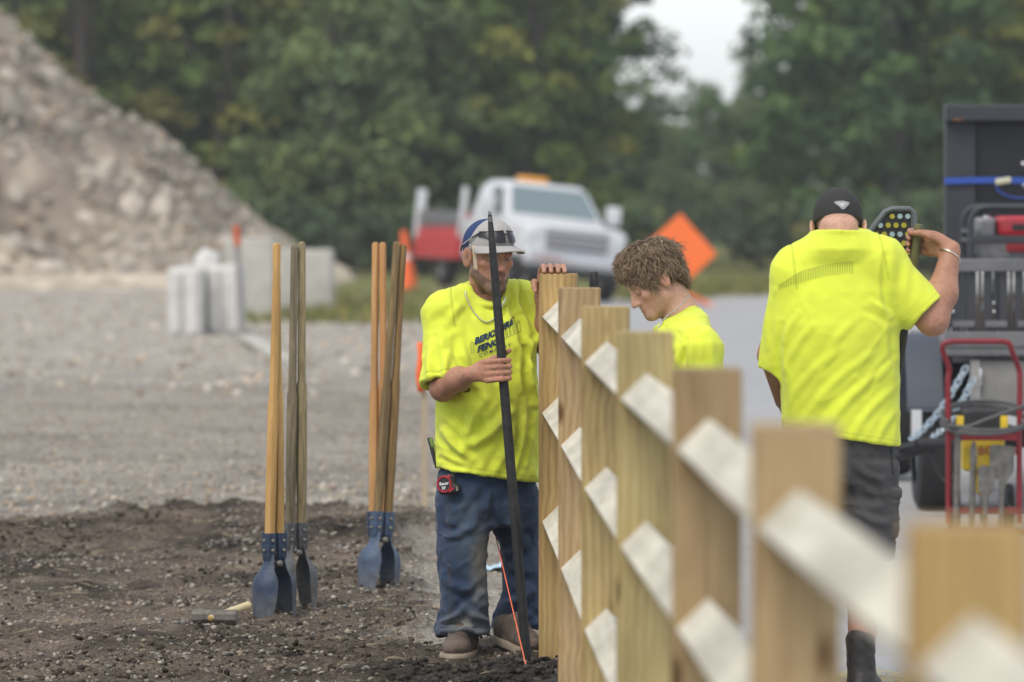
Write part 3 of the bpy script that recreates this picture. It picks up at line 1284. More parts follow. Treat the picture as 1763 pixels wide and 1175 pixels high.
# front row, left wood: (pixel, depth, kind, variant, scale)
for px, d, kind, v, s in [(20, 140, 'yellow', 0, 1.0), (150, 138, 'rust', 1, .95), (270, 141, 'mid', 0, 1.0), (395, 138, 'yellow', 1, 1.0),
                          (500, 141, 'dark', 0, 1.0), (590, 134, 'gray', 0, 0.95), (690, 137, 'gray', 1, 1.0), (790, 147, 'dark', 1, 1.05),
                          (850, 141, 'mid', 1, 1.05), (915, 138, 'yellow', 0, .92), (940, 148, 'dark', 0, 0.95)]:
    tree(kind, v, at(px, d), d, s, LFRONT.pop(0), GL, 'broadleaf_tree', tr.random() * 6.28)
for i in range(11):
    px = -20 + 104 * i + tr.random() * 40
    d = 153 + tr.random() * 8
    kind = ['dark', 'mid', 'dark', 'yellow'][i % 4]
    tree(kind, i % 2, at(min(px, 880), d), d, 1.1 + 0.15 * tr.random(), {'dark': 'taller deep green tree in the second row of the left wood', 'mid': 'taller mid green tree in the second row of the left wood',
                                                           'yellow': 'taller yellowing tree in the second row of the left wood'}[kind], 'second row of the left wood', 'broadleaf_tree', tr.random() * 6.28)
for i in range(9):
    px = -10 + 120 * i
    d = 172 + tr.random() * 8
    tree('dark', i % 2, at(min(px, 820), d), d, 1.4, 'tallest deep green tree in the rear row of the left wood', 'rear row of the left wood', 'broadleaf_tree', tr.random() * 6.28)
GR = 'trees of the wood right of the road'
RFRONT = ['mid green tree at the sky gap, behind the worker with his back turned', 'deep green tree right behind the spotted head tool', 'deep green tree just left of the black headboard',
          'yellowing tree behind the left end of the black headboard', 'yellowing tree rising above the black headboard', 'mid green tree beyond the flatbed truck cab']
for px, d, kind, v, s in [(1465, 139, 'mid', 0, 1.0), (1540, 136, 'dark', 1, 1.0), (1590, 141, 'dark', 0, 1.05), (1680, 138, 'yellow', 1, 1.0), (1790, 140, 'yellow', 0, 1.05), (1900, 138, 'mid', 1, 1.0),
                          (1500, 152, 'dark', 0, 1.15), (1590, 155, 'dark', 1, 1.2), (1700, 154, 'mid', 0, 1.2), (1830, 156, 'dark', 0, 1.2), (1560, 172, 'dark', 1, 1.4), (1690, 174, 'dark', 0, 1.4), (1840, 172, 'dark', 1, 1.4)]:
    row = 'front' if d < 145 else ('middle' if d < 160 else 'rear')
    tree(kind, v, at(px, d), d, s, RFRONT.pop(0) if d < 145 else {'mid': 'mid green tree', 'dark': 'deep green tree', 'yellow': 'yellowing tree'}[kind] + ' in the ' + row + ' row of the wood across the road', GR, 'broadleaf_tree', tr.random() * 6.28)
# trees further down the road, in the gap
for (px, d, s, k), lb in zip([(1010, 190, .95, 'gray'), (1090, 205, .66, 'gray'), (1160, 210, .60, 'gray'), (1225, 206, .52, 'mid'), (1290, 205, .70, 'gray')], ['at the far corner of the left wood', 'behind the pickup mirror', 'above the orange sign', 'in the middle of the gap', 'beside the wood across the road']):
    tree(k, 0, at(px, d), d, s, 'light green tree farther down the road, ' + lb, 'trees down the road', 'broadleaf_tree', tr.random() * 6.28)
for i, (px, d, s) in enumerate([(1060, 300, .95), (1120, 310, .90), (1175, 300, .86), (1230, 305, .95), (1285, 300, 1.15), (1345, 305, 1.2)]):
    tree('far', i % 2, at(px, d), d, s, 'hazy distant tree on the skyline between the two woods', 'distant trees', 'broadleaf_tree', tr.random() * 6.28)
# shrubs at the edge of the wood
SHR = []
for v_ in range(3):
    r = np.random.default_rng(70 + v_)
    cs = np.array([(0.9 * r.normal(), 0.6 * r.normal(), 0.3 + 0.9 * r.random()) for _ in range(26)])
    V, F, C = leaf_cloud(cs, 0.25 + 0.3 * r.random(26), np.array([G_mid, G_yel[:3], G_gray][v_])[r.integers(0, 3, 26)] * (0.6 + .7 * r.random((26, 1))), 60, 0.11, r)
    me = mesh_from('foliage', V, F, False, C)
    me.materials.append(M_leaf)
    mb = MB()
    for c in cs[:6]:
        mb.tube(bez((0, 0, -.05), (c[0] * .3, c[1] * .3, c[2] * .7), c, 5), [.03, .025, .02, .015, .01], 5)
    o = mb.build('stems', M_bark, None, True)
    sm = o.data
    bpy.data.objects.remove(o)
    SHR.append((me, sm))
for i, px in enumerate([455, 560, 650, 735, 800, 905, 980, 1065, 1310, 1370, 1465, 1570, 1610, 1740]):
    d = 124 + tr.random() * 12
    v = i % 3
    t = thing('shrub', ['mid green shrub at the foot of the wood', 'yellow green shrub at the foot of the wood', 'grey green shrub at the foot of the wood'][v] + (' behind the pickup' if px < 1100 else ' across the road'),
              'shrub', (at(px, d), d, -float(dip(d)) - 0.05), 'shrubs edging the wood', rot=(0, 0, tr.random() * 6))
    s = 0.7 + 0.7 * tr.random()
    t.scale = (s, s, s)
    for nm, me in (('foliage', SHR[v][0]), ('stems', SHR[v][1])):
        o = bpy.data.objects.new(nm, me)
        COL.objects.link(o)
        o.parent = t

# ------------------------------------------------------------------ timber fence
M_post = wood('post_timber', (0.60, 0.475, 0.275), (0.30, 0.205, 0.105), ring=16, fine=110, objcol=True, contrast=1.35)
M_rail = wood('rail_timber', (0.70, 0.665, 0.56), (0.50, 0.45, 0.345), ring=9, fine=60, knots=False, contrast=1.0)
POST_D = [20.6, 18.2, 15.8, 13.4, 11.0, 8.6, 6.2, 3.8]
POST_L = [0.106, 0.1555, 0.202, 0.258, 0.3245, 0.3795, 0.453, 0.512]
POST_T = [(.95, .84, .62), (.90, .82, .76), (1.06, 1.04, .84), (.96, 1.0, .82), (.78, .73, .68), (1.0, .95, .90), (.90, .80, .58), (.95, .9, .8)]
PW, PTOP = 0.14, 1.459
RAIL_Z = [PTOP - 0.162, PTOP - 0.525, PTOP - 0.935]
RH = 0.0455                                            # half side of a square rail, set on its corner
fence = thing('timber_fence', 'timber post and rail fence, pale square rails set on edge between tan posts', 'fence', (0.3, 12, 0))
ORG[fence.name] = (0, 0, 0)
fence.location = (0, 0, 0)
for k, (d, xl, tint) in enumerate(zip(POST_D, POST_L, POST_T)):
    bm = bmesh.new()
    bmesh.ops.create_cube(bm, size=1.0)
    for v in bm.verts:
        v.co = Vector((v.co.x * PW, v.co.y * PW, (v.co.z + 0.5) * (PTOP + 0.35)))
    bmesh.ops.bevel(bm, geom=[e for e in bm.edges], offset=0.004, segments=2, affect='EDGES')
    me = bpy.data.meshes.new('post')
    bm.to_mesh(me)
    bm.free()
    o = link_obj('post', me, M_post, fence)
    o.location = (xl + PW / 2, d + PW / 2, -0.35)
    o.rotation_euler = (0, 0, rad(-4.5) if k == 0 else rad(-1.4))
    o.color = (*tint, 1)
    if k == 0:
        # splintered corner on the post being set
        mb = MB()
        for q in range(4):
            b0 = np.array([xl + PW * (.35 + .18 * q), d + 0.012, PTOP - .004])
            mb.raw([b0, b0 + (.01, 0, 0), b0 + (.005, .006, 0), b0 + (.004 + .004 * q, 0, .008 + .003 * (q % 2))], [(0, 1, 3), (1, 2, 3), (2, 0, 3), (0, 2, 1)])
        mb.build('splinter', M_post, fence)
for k in range(len(POST_D) - 1):
    ca = np.array([POST_L[k] + PW / 2, POST_D[k] + 0.03])
    cb = np.array([POST_L[k + 1] + PW / 2, POST_D[k + 1] + PW - 0.03])
    for z in RAIL_Z:
        a = np.array([ca[0], ca[1], z])
        b = np.array([cb[0], cb[1], z])
        L = np.linalg.norm(b - a)
        bm = bmesh.new()
        bmesh.ops.create_cube(bm, size=1.0)
        for v in bm.verts:
            v.co = Vector((v.co.x * 2 * RH, v.co.y * 2 * RH, v.co.z * L))
        bmesh.ops.bevel(bm, geom=bm.edges[:], offset=0.003, segments=1, affect='EDGES')
        me = bpy.data.meshes.new('rail')
        bm.to_mesh(me)
        bm.free()
        o = link_obj('rail', me, M_rail, fence)
        R = Vector(b - a).to_track_quat('Z', 'Y').to_matrix() @ Matrix.Rotation(rad(45), 3, 'Z')
        o.matrix_local = Matrix.Translation(Vector((a + b) / 2)) @ R.to_4x4()

# ------------------------------------------------------------------ hand tools and stakes
M_iron = mat('black_iron', (0.028, 0.028, 0.029), 0.55, 0.4, noise=(35, 0.5), noise2=(8, 0.3), bump=(60, 0.3, 0.002))
M_blue = mat('blue_paint', (0.030, 0.075, 0.175), 0.62, attr=True, noise=(14, 0.45), noise2=(70, 0.35), bump=(40, 0.2, 0.002))
M_bolt = mat('bolt_zinc', (0.19, 0.175, 0.155), 0.55, 0.5, noise=(50, 0.2))
M_hand = wood('ash_handle', (0.60, 0.40, 0.17), (0.38, 0.21, 0.065), ring=16, fine=120, objcol=True, knots=False, contrast=.9)
M_handw = wood('weathered_handle', (0.36, 0.29, 0.17), (0.105, 0.085, 0.055), ring=16, fine=120, objcol=True, knots=False, contrast=1.2)


def blade_mesh(sgn, tint):
    """scoop of a post hole digger: sgn is the side it stands on"""
    rows = [  # z, half width, x of the spine, sagitta of the curve
        (0.000, .056, .088, .020), (0.012, .062, .089, .027), (0.05, .070, .092, .042), (0.11, .077, .095, .053), (0.155, .080, .096, .058), (0.185, .079, .092, .056), (0.205, .072, .082, .046), (0.222, .058, .066, .031), (0.24, .044, .052, .018),
        (0.27, .037, .041, .012), (0.30, .031, .035, .010), (0.34, .030, .033, .011), (0.385, .030, .032, .012)]
    nu = 13
    V, F, C = [], [], []
    for off in (0, 1):
        for z, w, x, sag in rows:
            for i in range(nu):
                t = -1 + 2 * i / (nu - 1)
                ang = t * 1.0
                y = w * math.sin(ang) / math.sin(1.0)
                xx_ = x - sag * (1 - math.cos(ang)) / (1 - math.cos(1.0))
                zt = z - (0.016 * (1 - t * t) if z == 0 else 0)
                V.append((sgn * (xx_ - .003 * off), y, zt))
                wear = sstep(.16, .0, zt) * .75 + .25 * (abs(t) > .9)
                n_ = .5 + .5 * float(vnoise(np.array([[y * 40, z * 25, sgn * 9.0]]))[0])
                g = min(1, wear * (.4 + .9 * n_) + .30 * n_ * n_)
                C.append(np.array(tint) * (1 - g) + np.array([.155, .148, .138]) * g)
    nz = len(rows)
    m_ = nu * nz
    for j in range(nz - 1):
        for i in range(nu - 1):
            k = j * nu + i
            F += [(k, k + 1, k + nu + 1, k + nu), (m_ + k, m_ + k + nu, m_ + k + nu + 1, m_ + k + 1)]
    for j in range(nz - 1):
        for i in (0, nu - 1):
            k = j * nu + i
            F.append((k, k + nu, m_ + k + nu, m_ + k))
    for i in range(nu - 1):
        for j in (0, nz - 1):
            k = j * nu + i
            F.append((k, k + 1, m_ + k + 1, m_ + k))
    return V, F, C


def digger(name, label, base, yaw, topx, hmat, htint, tint, lean=(0, 0), htop=1.58, htop2=None, topdir=(1, 0)):
    """clamshell digger stuck in the soil; base in world, x of the tool across the jaws"""
    t = thing(name, label, 'digger', base, 'post hole diggers standing in the soil', rot=(lean[0], lean[1], yaw))
    for k, s in enumerate((-1, 1)):
        V, F_, C = blade_mesh(s, tint)
        b = add('blade', V, F_, M_blue, t, True, np.clip(np.array(C), 0, 1))
        bm = bmesh.new()
        bm.from_mesh(b.data)
        bmesh.ops.recalc_face_normals(bm, faces=bm.faces[:])
        bm.to_mesh(b.data)
        bm.free()
        auto_smooth(b, 50)
        for z in (.315, .355):
            mb = MB()
            mb.tube([(s * .0275, -.026, z), (s * .0275, -.034, z), (s * .0275, -.038, z)], [.0078, .0078, .004], 8)
            mb.build('bolt', M_bolt, b, True)
            MB().tube([(s * .028, 0, z), (s * .053, 0, z), (s * .057, 0, z)], [.0078, .0078, .004], 8).build('bolt', M_bolt, b, True)
        V, F_ = [], []
        for z, hx_, hy_ in ((.262, .012, .020), (.285, .018, .026), (.33, .021, .0275), (.386, .0215, .0275)):
            for cx_, cy_ in ((-1, -.8), (-.8, -1), (.8, -1), (1, -.8), (1, .8), (.8, 1), (-.8, 1), (-1, .8)):
                V.append((s * .0275 + hx_ * cx_, hy_ * cy_, z))
        for j in range(3):
            for i in range(8):
                F_.append((j * 8 + i, j * 8 + (i + 1) % 8, j * 8 + 8 + (i + 1) % 8, j * 8 + 8 + i))
        F_ += [tuple(range(8))[::-1], tuple(24 + i for i in range(8))]
        add('socket', V, F_, M_blue, b, False, np.tile(np.array(tint), (len(V), 1)))
        # handle: thick squared lower part, slimmer grip above a shoulder
        zt = (htop, htop2 or htop)[k]
        zs = .95 + .02 * s
        x0, x1 = s * .026, topx + s * .0165 * topdir[0]
        y1 = s * .0165 * topdir[1]
        V, F_ = [], []
        rows = [(.30, .0185, .0215), (.62, .0215, .0230), (zs - .012, .0212, .0225), (zs + .012, .0168, .0180), (1.25, .0152, .0165), (zt - .012, .0150, .0160), (zt - .003, .011, .012), (zt, .006, .007)]
        nn = 10
        for z, a_, b_ in rows:
            xc = x0 + (x1 - x0) * (z - .3) / (zt - .3)
            yc = y1 * (z - .3) / (zt - .3)
            for i in range(nn):
                th = 2 * math.pi * i / nn + .3
                V.append((xc + a_ * math.copysign(abs(math.cos(th)) ** .8, math.cos(th)), yc + b_ * math.copysign(abs(math.sin(th)) ** .8, math.sin(th)), z))
        for j in range(len(rows) - 1):
            for i in range(nn):
                i2 = (i + 1) % nn
                F_.append((j * nn + i, j * nn + i2, (j + 1) * nn + i2, (j + 1) * nn + i))
        F_ += [tuple(range(nn))[::-1], tuple((len(rows) - 1) * nn + i for i in range(nn))]
        h = add('handle', V, F_, hmat, t, True)
        auto_smooth(h, 35)
        h.color = (*htint[k], 1)
    mb = MB()
    mb.tube([(0, .040, .262), (0, -.034, .262), (0, -.0341, .262), (0, -.046, .262), (0, -.052, .262)], [.006, .006, .013, .013, .006], 10)
    mb.build('pivot_bolt', M_bolt, t, True)
    return t


NEWB, OLDB = (.021, .039, .080), (.085, .088, .095)
b_ = P(472, 1066, 22.6)
digger('post_hole_digger', 'post hole digger with clean yellow handles and deep blue blades', (b_[0], 22.6, gz(b_[0], 22.6) - .045), rad(36), .006, M_hand, [(1.0, .95, .9), (1.05, 1.05, 1.0)], NEWB, (0, rad(.35)), 1.585, None, (.45, .89))
b_ = P(508, 1050, 22.86)
digger('post_hole_digger', 'weathered post hole digger with grey handles beside the yellow handled one', (b_[0], 22.86, gz(b_[0], 22.86) - .035), rad(24), .0, M_handw, [(.9, .92, .98), (1.2, 1.2, 1.1)], OLDB, (0, rad(.6)), 1.548, 1.562)
b_ = P(652, 1004, 24.45)
digger('post_hole_digger', 'post hole digger with pale tan handles behind the dark handled one', (b_[0], 24.45, gz(b_[0], 24.45) - .055), rad(-14), .0, M_hand, [(1.0, .88, .9), (1.05, .85, .85)], NEWB, (0, rad(.1)), 1.59)
b_ = P(650, 1012, 24.2)
digger('post_hole_digger', 'leaning post hole digger with dark stained handles', (b_[0], 24.2, gz(b_[0], 24.2) - .05), rad(28), .0, M_handw, [(.85, .72, .55), (.95, .72, .48)], (.045, .075, .13), (rad(-1), rad(4.6)), 1.585, 1.575)

# sledge hammer lying on the soil
hb = P(370, 1088, 22.1)
zh = gz(hb[0], 22.1) + .012
hm = thing('sledge_hammer', 'short sledge hammer with pale handle lying on the soil', 'hammer', (hb[0], 22.1, zh))
hd_ = np.array([1.0, -.10, .0])
hd_ /= np.linalg.norm(hd_)
hn = np.array([.55, 1.0, .12])
hn /= np.linalg.norm(hn)
c_ = np.array([hb[0], 22.1, zh + .024])
M_hamm = mat('hammer_steel', (.17, .15, .135), .7, .5, noise=(28, .45), bump=(60, .4, .003))
mb = MB()
V, F_ = [], []
for t, r in ((-.092, .024), (-.086, .029), (-.045, .0285), (-.035, .0265), (.035, .0265), (.045, .0285), (.086, .029), (.092, .024)):
    for i in range(8):
        a = math.pi / 8 + i * math.pi / 4
        V.append(c_ + hd_ * t + np.cross(hd_, (0, 0, 1)) * r * math.cos(a) * 1.05 + np.array([0, 0, 1]) * r * math.sin(a) * 1.05)
for j in range(7):
    for i in range(8):
        F_.append((j * 8 + i, j * 8 + (i + 1) % 8, (j + 1) * 8 + (i + 1) % 8, (j + 1) * 8 + i))
F_ += [tuple(range(8)), tuple(56 + i for i in range(8))]
mb.raw(V, F_).build('head', M_hamm, hm)
M_hick = mat('hickory', (.62, .52, .30), .6, noise=(30, .15))
hp = [c_ - hn * .036, c_ + hn * .05, c_ + hn * .16, c_ + hn * .26]
MB().tube(spline(hp, 4), list(np.linspace(.0125, .0165, 13)), 10).build('handle', M_hick, hm, True)
MB().ball(c_ - hn * .037, (.012, .004, .011), frame(hn, (0, 0, 1)), 6).build('handle_end', mat('hammer_eye', (.40, .27, .08), .7), hm, True)

# iron bar held by the worker
BB, BT = P(908, 1152, 20.40), P(843, 366, 20.47)
bar = thing('digging_bar', 'long black iron digging bar held upright by the worker in the grey cap', 'iron bar', tuple(BB))
ax_ = (BT - BB) / np.linalg.norm(BT - BB)
MB().tube([BB - ax_ * .05, BB + ax_ * .02, BB + ax_ * .5, BB + ax_ * 1.1, BB + ax_ * 1.3, BB + ax_ * 1.5, BB + ax_ * 1.62, BT - ax_ * .012, BT], [.014, .0185, .0185, .0178, .0172, .0155, .0125, .0080, .0045], 12).build('shaft', M_iron, bar, True)
MB().tube([BT - ax_ * .17, BT - ax_ * .08, BT - ax_ * .02, BT + ax_ * .004], [.0119, .0108, .0088, .005], 12).build('worn_tip', mat('worn_iron', (.17, .165, .16), .5, .5, noise=(30, .4)), bar, True)
bar2 = thing('digging_bar', 'black iron bar standing behind the second fence post, only its blunt end showing', 'iron bar', tuple(P(1023, 1130, 20.9)))
tp = P(1023, 468, 20.9)
MB().tube([(tp[0], tp[1], -.1), (tp[0], tp[1], tp[2] - .05), (tp[0], tp[1], tp[2] - .01), (tp[0], tp[1], tp[2])], [.019, .0185, .0185, .013], 14).build('shaft', M_iron, bar2, True)

# mason's line
sl = thing('string_line', 'taut orange string line running past the boots to the foot of the fence', 'string', tuple(P(912, 1180, 19.7)))
M_line = mat('orange_line', (.85, .17, .07), .6)
p0, p1_ = P(917, 1196, 19.72), P(848, 900, 21.05)
p1_ = p0 + (p1_ - p0) * (22.2 - 19.72) / (21.05 - 19.72)
MB().tube([p0 + (p1_ - p0) * t for t in np.linspace(0, 1, 12)], .0022, 6).build('line', M_line, sl, True)
M_stake = mat('stake_wood', (.42, .33, .23), .85, noise=(20, .2), stretch=(1, 1, .1))
stk = thing('line_stake', 'wooden grade stake behind the worker that holds the orange line', 'stake', (p1_[0], 22.22, 0))
MB().box((p1_[0], 22.22, p1_[2] / 2 - .06), (.035, .03, p1_[2] + .2), None, .003).build('stake', M_stake, stk)

# orange topped survey stakes
M_orange = mat('orange_paint', (.88, .15, .03), .6, noise=(30, .08))
x_ = P(730, 0, 30.4)[0]
sv = thing('survey_stake', 'thin wooden stake with bright orange ribbon strips beside the worker', 'stake', (x_, 30.4, gz(x_, 30.4)))
zt = P(730, 592, 30.4)[2]
MB().box((x_, 30.4, (zt - .2) / 2), (.030, .014, zt + .2), None, .002).build('stake', M_stake, sv)
for px0, w_, y0, y1 in ((722.5, .034, 590, 676), (737, .030, 596, 672)):
    a, b = P(px0, y0, 30.38), P(px0 + (1 if px0 < 730 else 3), y1, 30.36)
    V, F_ = [], []
    for i in range(7):
        t = i / 6
        c = a * (1 - t) + b * t + np.array([.006 * math.sin(t * 7 + px0), .008 * math.cos(t * 6), 0])
        V += [c + (-w_ / 2, -.001, 0), c + (w_ / 2, .004, 0), c + (w_ / 2, .007, 0), c + (-w_ / 2, .002, 0)]
    for i in range(6):
        for j in range(4):
            F_.append((i * 4 + j, i * 4 + (j + 1) % 4, i * 4 + 4 + (j + 1) % 4, i * 4 + 4 + j))
    F_ += [(3, 2, 1, 0), (24, 25, 26, 27)]
    add('ribbon', V, F_, M_orange, sv, True)
x_ = P(418, 0, 66)[0]
sv = thing('survey_stake', 'tall grey stake with an orange tip in front of the concrete blocks', 'stake', (x_, 66, gz(x_, 66)))
a, b = np.array([x_, 66, gz(x_, 66) - .1]), P(407, 388, 66)
M_graystk = mat('grey_stake', (.25, .24, .23), .8, noise=(20, .2))
m_ = a + (b - a) * .84
MB().tube([a, m_], [.034, .034], 8).build('pole', M_graystk, sv, True)
MB().tube([m_, b], [.046, .040], 8).build('orange_tip', mat('faded_orange', (.52, .10, .035), .7), sv, True)

# channelizer cone by the edge of the wood
x_ = P(704, 0, 100)[0]
zc = gz(x_, 100)
cn_ = thing('traffic_cone', 'tall orange channelizer cone beside the pickup', 'traffic cone', (x_, 100, zc))
M_rub = mat('black_base', (.03, .03, .03), .8)
MB().box((x_, 100, zc + .03), (.42, .42, .06), None, .015).build('base', M_rub, cn_)
MB().tube([(x_, 100, zc + .06), (x_ - .02, 100, zc + .45), (x_ - .07, 100, zc + .8), (x_ - .10, 100, zc + 1.1), (x_ - .102, 100, zc + 1.13)], [.17, .11, .065, .05, .03], 16).build('cone', M_orange, cn_, True)
M_reflw = mat('reflective_white', (.7, .68, .66), .4)
MB().tube([(x_ - .041, 100, zc + .6), (x_ - .058, 100, zc + .71)], [.094, .081], 16, False).build('reflective_band', M_reflw, cn_, True)

# scrap of pale blue plastic on the path
x_ = P(850, 0, 25.8)[0]
z_ = gz(x_, 25.8)
V, F_ = [], []
for j in range(7):
    for i in range(11):
        V.append((x_ - .06 + .12 * i / 10, 25.6 + .35 * j / 6, gz(x_, 25.8) + .008 + .018 * float(vnoise(np.array([[i * .6, j * .7, 3.3]]))[0]) + .012))
for j in range(6):
    for i in range(10):
        k = j * 11 + i
        F_.append((k, k + 1, k + 12, k + 11))
o = add('plastic_scrap', V, F_, mat('blue_plastic_film', (.45, .60, .72), .4), None, True)
tag(o, 'crumpled pale blue plastic scrap lying on the path', 'plastic scrap')

# ================================================================== PEOPLE
def ccone(F, a, b, ra, rb, k=0.01, op='u', ext0=0.0):
    """cone with flat ends"""
    a, b = np.asarray(a, float), np.asarray(b, float)
    ab = b - a
    L = np.linalg.norm(ab)
    ab = ab / L

    def fn(X, Y, Z):
        t = (X - a[0]) * ab[0] + (Y - a[1]) * ab[1] + (Z - a[2]) * ab[2]
        r2 = (X - a[0] - t * ab[0]) ** 2 + (Y - a[1] - t * ab[1]) ** 2 + (Z - a[2] - t * ab[2]) ** 2
        return np.maximum(np.sqrt(r2) - (ra + (rb - ra) * np.clip(t / L, 0, 1)), np.maximum(-t, t - L))
    R = max(ra, rb)
    F.put(np.minimum(a, b) - R, np.maximum(a, b) + R, fn, k, op)


def sleeve(F, sh, el, r0, r1, frac=0.8, k=0.04):
    sh, el = np.asarray(sh, float), np.asarray(el, float)
    e = sh + (el - sh) * frac
    ccone(F, sh, e, r0, r1, k)
    F.ell(sh, (r0 * 1.02,) * 3, None, k)
    return e


def bore(F, a, e, r, depth=0.05):
    a, e = np.asarray(a, float), np.asarray(e, float)
    t = (e - a) / np.linalg.norm(e - a)
    ccone(F, e - t * depth, e + t * 0.03, r * 0.93, r, 0.004, 's')


def head(F, O, R, sc=1.0, jaw=1.0, low=1.0, earx=.080, ears=1.0):
    def L(s, f, u):
        if u < -.03:
            u = -.03 + (u + .03) * low
        return O + sc * (R @ np.array([s, f, u]))
    q = sc
    F.ell(L(0, -0.012, 0.045), np.array([.0755, .096, .083]) * q, R, .02)
    F.ell(L(0, 0.030, -0.028), np.array([.061, .060, .080]) * q, R, .025)
    for s in (-1, 1):
        F.cone(L(s * .050 * jaw, 0.012, -.062), L(s * .017 * jaw, .070, -.108), .018 * q, .016 * q, .03)
        F.ell(L(s * .044, .056, -.016), np.array([.022, .024, .020]) * q, R, .015)
        F.cone(L(s * .012, .084, .024), L(s * .046, .070, .022), .011 * q, .010 * q, .012)
    F.cone(L(-.014, .076, -.106), L(.014, .076, -.106), .017 * q, .017 * q, .02)
    F.ell(L(0, .070, -.068), np.array([.030, .024, .030]) * q, R, .015)
    for s in (-1, 1):                                                       # eye sockets
        F.ell(L(s * .031, .099, .004), np.array([.017, .020, .0125]) * q, R, .012, 's')
    F.cone(L(0, .082, .016), L(0, .106, -.030), .0085 * q, .0125 * q, .010)   # nose
    for s in (-1, 1):
        F.ell(L(s * .012, .096, -.034), np.array([.0085, .011, .0085]) * q, R, .006)
    F.cone(L(-.020, .083, -.0625), L(.020, .083, -.0625), .0055 * q, .0055 * q, .005)
    F.ell(L(0, .0915, -.061), np.array([.013, .006, .0055]) * q, R, .006)
    F.ell(L(0, .090, -.0725), np.array([.015, .0065, .006]) * q, R, .006)
    F.ell(L(0, .099, -.0665), np.array([.019, .006, .0016]) * q, R, .003, 's')
    for s in (-1, 1):                                                       # ears
        RE = R @ rotm((0, 0, 1), s * 0.35)
        F.ell(L(s * earx, -.010, -.004), np.array([.0075, .0185 * ears, .031 * ears]) * q, RE, .008)
        F.ell(L(s * (earx + .0075), -.004, .000), np.array([.004, .010 * ears, .018 * ears]) * q, RE, .004, 's')
    return L


def eyes(L, R, sc, parent, closed=False):
    for s in (-1, 1):
        mb = MB()
        mb.ball(L(s * .031, .0715, .0035), .0122 * sc, None, 8)
        e = mb.build('eye', M_eye, parent, True)
        MB().ball(L(s * .031 + .0005, .0818, .0033), np.array([.0058, .0026, .0058]) * sc, R, 6).build('iris', M_iris, e, True)
        if not closed:
            MB().ball(L(s * .031, .0708, .0085), np.array([.0140, .0140, .0108]) * sc, R, 8).build('eyelid', M_lid, e, True)
        if closed:
            MB().ball(L(s * .031, .0752, .0045), .0131 * sc, None, 8).build('eyelid', M_lid, e, True)


def grip(F, B, A, W, N, s=1.0, rb=.0135, up=True):
    """right hand closed round a bar: A along the bar, W towards the wrist, N the side the fingers cross"""
    def q(w, n, h):
        return B + s * (W * w + N * n + A * h)
    lens = [1.0, 1.06, 1.0, .86]
    for i in range(4):
        h = (1.5 - i) * .0212
        l = lens[i]
        pts = [q(.052, .020, h * 1.05), q(-.006 * l, .033, h), q(-.031 * l, .012, h), q(-.022 * l, -.017, h * .97)]
        F.chain(pts, [.0108 * s, .0100 * s, .0092 * s, .0080 * s], .004)
    RR = np.stack([W, N, A], 1)
    F.ell(q(.068, .008, .002), np.array([.040, .0165, .041]) * s, RR, .016)
    F.chain([q(.085, -.006, .022), q(.040, -.024, .040), q(.004, -.028, .054), q(-.024, -.020, .066)] if up else [q(.085, -.008, .018), q(.050, -.028, .032), q(.016, -.033, .036), q(-.012, -.029, .031)], [.015 * s, .0125 * s, .0105 * s, .0088 * s], .008)
    return q(.118, .004, -.006)


def open_hand(F, wr, d, nrm, s=1.0, curl=0.5):
    """relaxed hand from the wrist along d, palm facing nrm"""
    d = d / np.linalg.norm(d)
    nrm = nrm - d * (nrm @ d)
    nrm /= np.linalg.norm(nrm)
    sd = np.cross(d, nrm)
    R = np.stack([sd, d, nrm], 1)
    F.ell(wr + d * .048 * s, np.array([.041, .052, .016]) * s, R, .015)
    for i, l in enumerate([.92, 1.0, .94, .76]):
        b = wr + s * (d * .086 + sd * (.030 - .020 * i))
        p1 = b + s * l * (.040 * d * math.cos(curl * .5) + .040 * nrm * math.sin(curl * .5))
        p2 = p1 + s * l * (.026 * d * math.cos(curl * 1.3) + .026 * nrm * math.sin(curl * 1.3))
        p3 = p2 + s * l * (.020 * d * math.cos(curl * 2.0) + .020 * nrm * math.sin(curl * 2.0))
        F.chain([b, p1, p2, p3], [.0100 * s, .0092 * s, .0085 * s, .0074 * s], .004)
    F.chain([wr + s * (d * .022 + sd * .026), wr + s * (d * .052 + sd * .050 + nrm * .012), wr + s * (d * .082 + sd * .056 + nrm * .022)], [.0145 * s, .0115 * s, .009 * s], .008)


def bounds(pts, m):
    p = np.array(pts)
    return p.min(0) - m, p.max(0) + m


